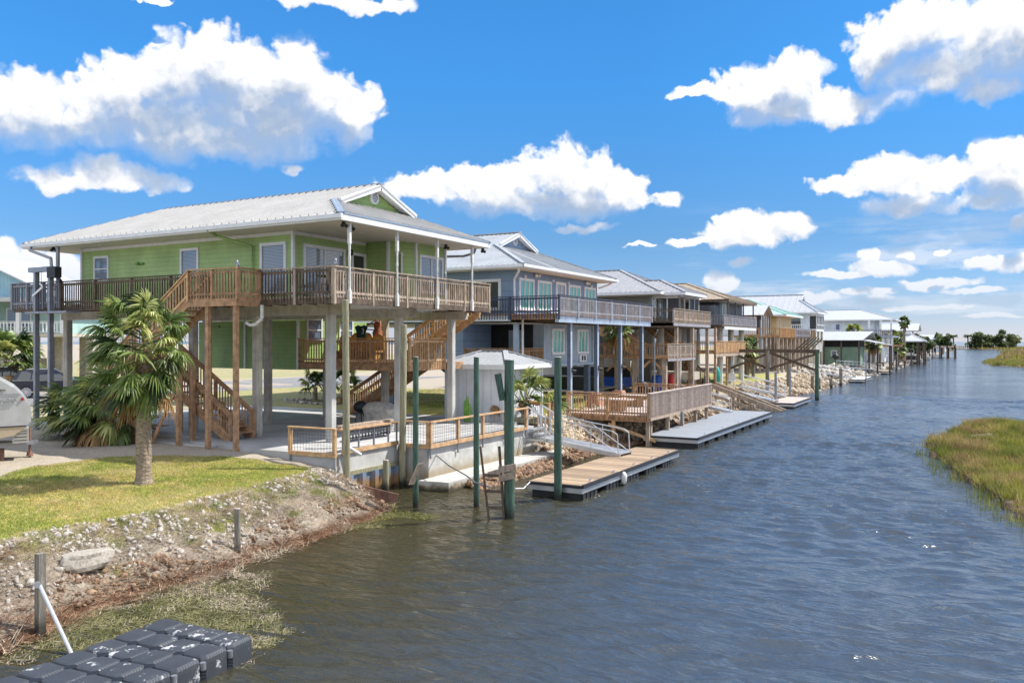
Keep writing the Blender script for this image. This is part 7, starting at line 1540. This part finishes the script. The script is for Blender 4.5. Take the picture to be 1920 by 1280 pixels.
for i in range(9):
    y_ = 150 + i * 16; x0 = -13.2 + i * .15; o = dock('far_dock', x0 - 1.2, x0 + 2.3 - (i % 3) * .5, y_, y_ + 4 + i, .6, 'wood_grey', ['low dock beyond the brown float', 'low dock just before the boathouse', 'dock in the boathouse shadow', 'dock right after the boathouse', 'second dock after the boathouse', 'third dock after the boathouse', 'fourth dock after the boathouse', 'dock before the far pier', 'farthest low dock of the left bank'][i], cleats=0, floats=False, group='docks along the far bank', edge_m='dark')
    for k in range(4): MB().box(x0 - 1 + k * 1.0, x0 - .75 + k * 1.0, y_ - .1, y_ + .15, -1, 2.0 + (k % 2) * .8).build('post', 'wood_dark', o)
    if i in (3, 5, 7): b = thing('moored_boat', (x0 + 1.9, y_ + 7, 0), ['', '', '', 'white boat moored right after the boathouse', '', 'small white boat at the third far dock', '', 'white boat near the far pier'][i], 'boat', 'boats moored far down the canal'); MB().prism([(x0 + 1.2, y_ + 4), (x0 + 2.9, y_ + 4), (x0 + 2.9, y_ + 8.5), (x0 + 2.1, y_ + 11), (x0 + 1.2, y_ + 8.5)], .05, .9).build('hull', 'gel', b); MB().box(x0 + 1.6, x0 + 2.5, y_ + 5.5, y_ + 7.2, .9, 1.7).build('console', 'alu', b)
o = thing('far_pier', (-9, 300, 0), 'tall post pier with a white railing at the end of the far bank', 'pier')
for i in range(5):
    for y_ in (270, 285): MB().box(-12.5 + i * 1.9, -12.1 + i * 1.9, y_, y_ + .5, -1, 3.6).build('post', 'wood_dark', o)
MB().box(-13, -4.2, 270, 286, 3.0, 3.3).build('pier_deck', 'wood_grey', o); rail(o, (-13, 380), (-2, 440), 1.8, 'white', h=1.4, posts=8, gap=4, drop=.6, bw=.18)
for i, (x_, y_) in enumerate(((-13.5, 240), (-11.8, 258))): MB().box(x_ - 1.5, x_ + 1.2, y_, y_ + .4, 2.9, 3.2).box(x_ - 1.4, x_ - 1.1, y_, y_ + .4, -1, 2.9).box(x_ + .8, x_ + 1.1, y_, y_ + .4, -1, 2.9).build('boat_lift', 'wood_dark', label=['dark lift beam beyond the boathouse', 'dark lift beam before the far pier'][i], cat='boat lift', group='lift beams far down the canal')
o = thing('boat_lift', (-14, 146, 0), 'low brown timber boat lift frame in front of the pale green boat shed', 'boat lift')
for i in range(6): MB().box(-19.2 + i * 1.6, -18.95 + i * 1.6, 140, 140.3, 0, 4.0).build('post', 'wood_dark', o)
MB().box(-19.3, -9.5, 139.9, 140.35, 4.0, 4.3).build('top_beam', 'wood_brown', o)
o = thing('bank_grill', (-15.3, 112, 1.4), 'round black grill on a stand on the sandy bank', 'grill'); MB().lathe((-15.3, 112, 2.5), [(.2, 0), (.45, .25), (.45, .45), (.2, .7)], 12).build('bowl', 'black', o); MB().cyl((-15.3, 112, 1.3), (-15.3, 112, 2.5), .06).build('stand', 'black', o)
MB().tube([(-16.6, 31.6, 2.12), (-16.0, 31.45, 1.2), (-15.2, 31.3, .3)], .03).build('drain_pole', 'alu', label='thin bent metal pole by the dock steps', cat='pole')
MB().bar((-18.6, 33.4, 2.16), (-15.9, 31.0, 2.16), .10, .14).build('orange_beam', 'wood_orange', label='orange wooden rail in front of the small shed palm', cat='rail')
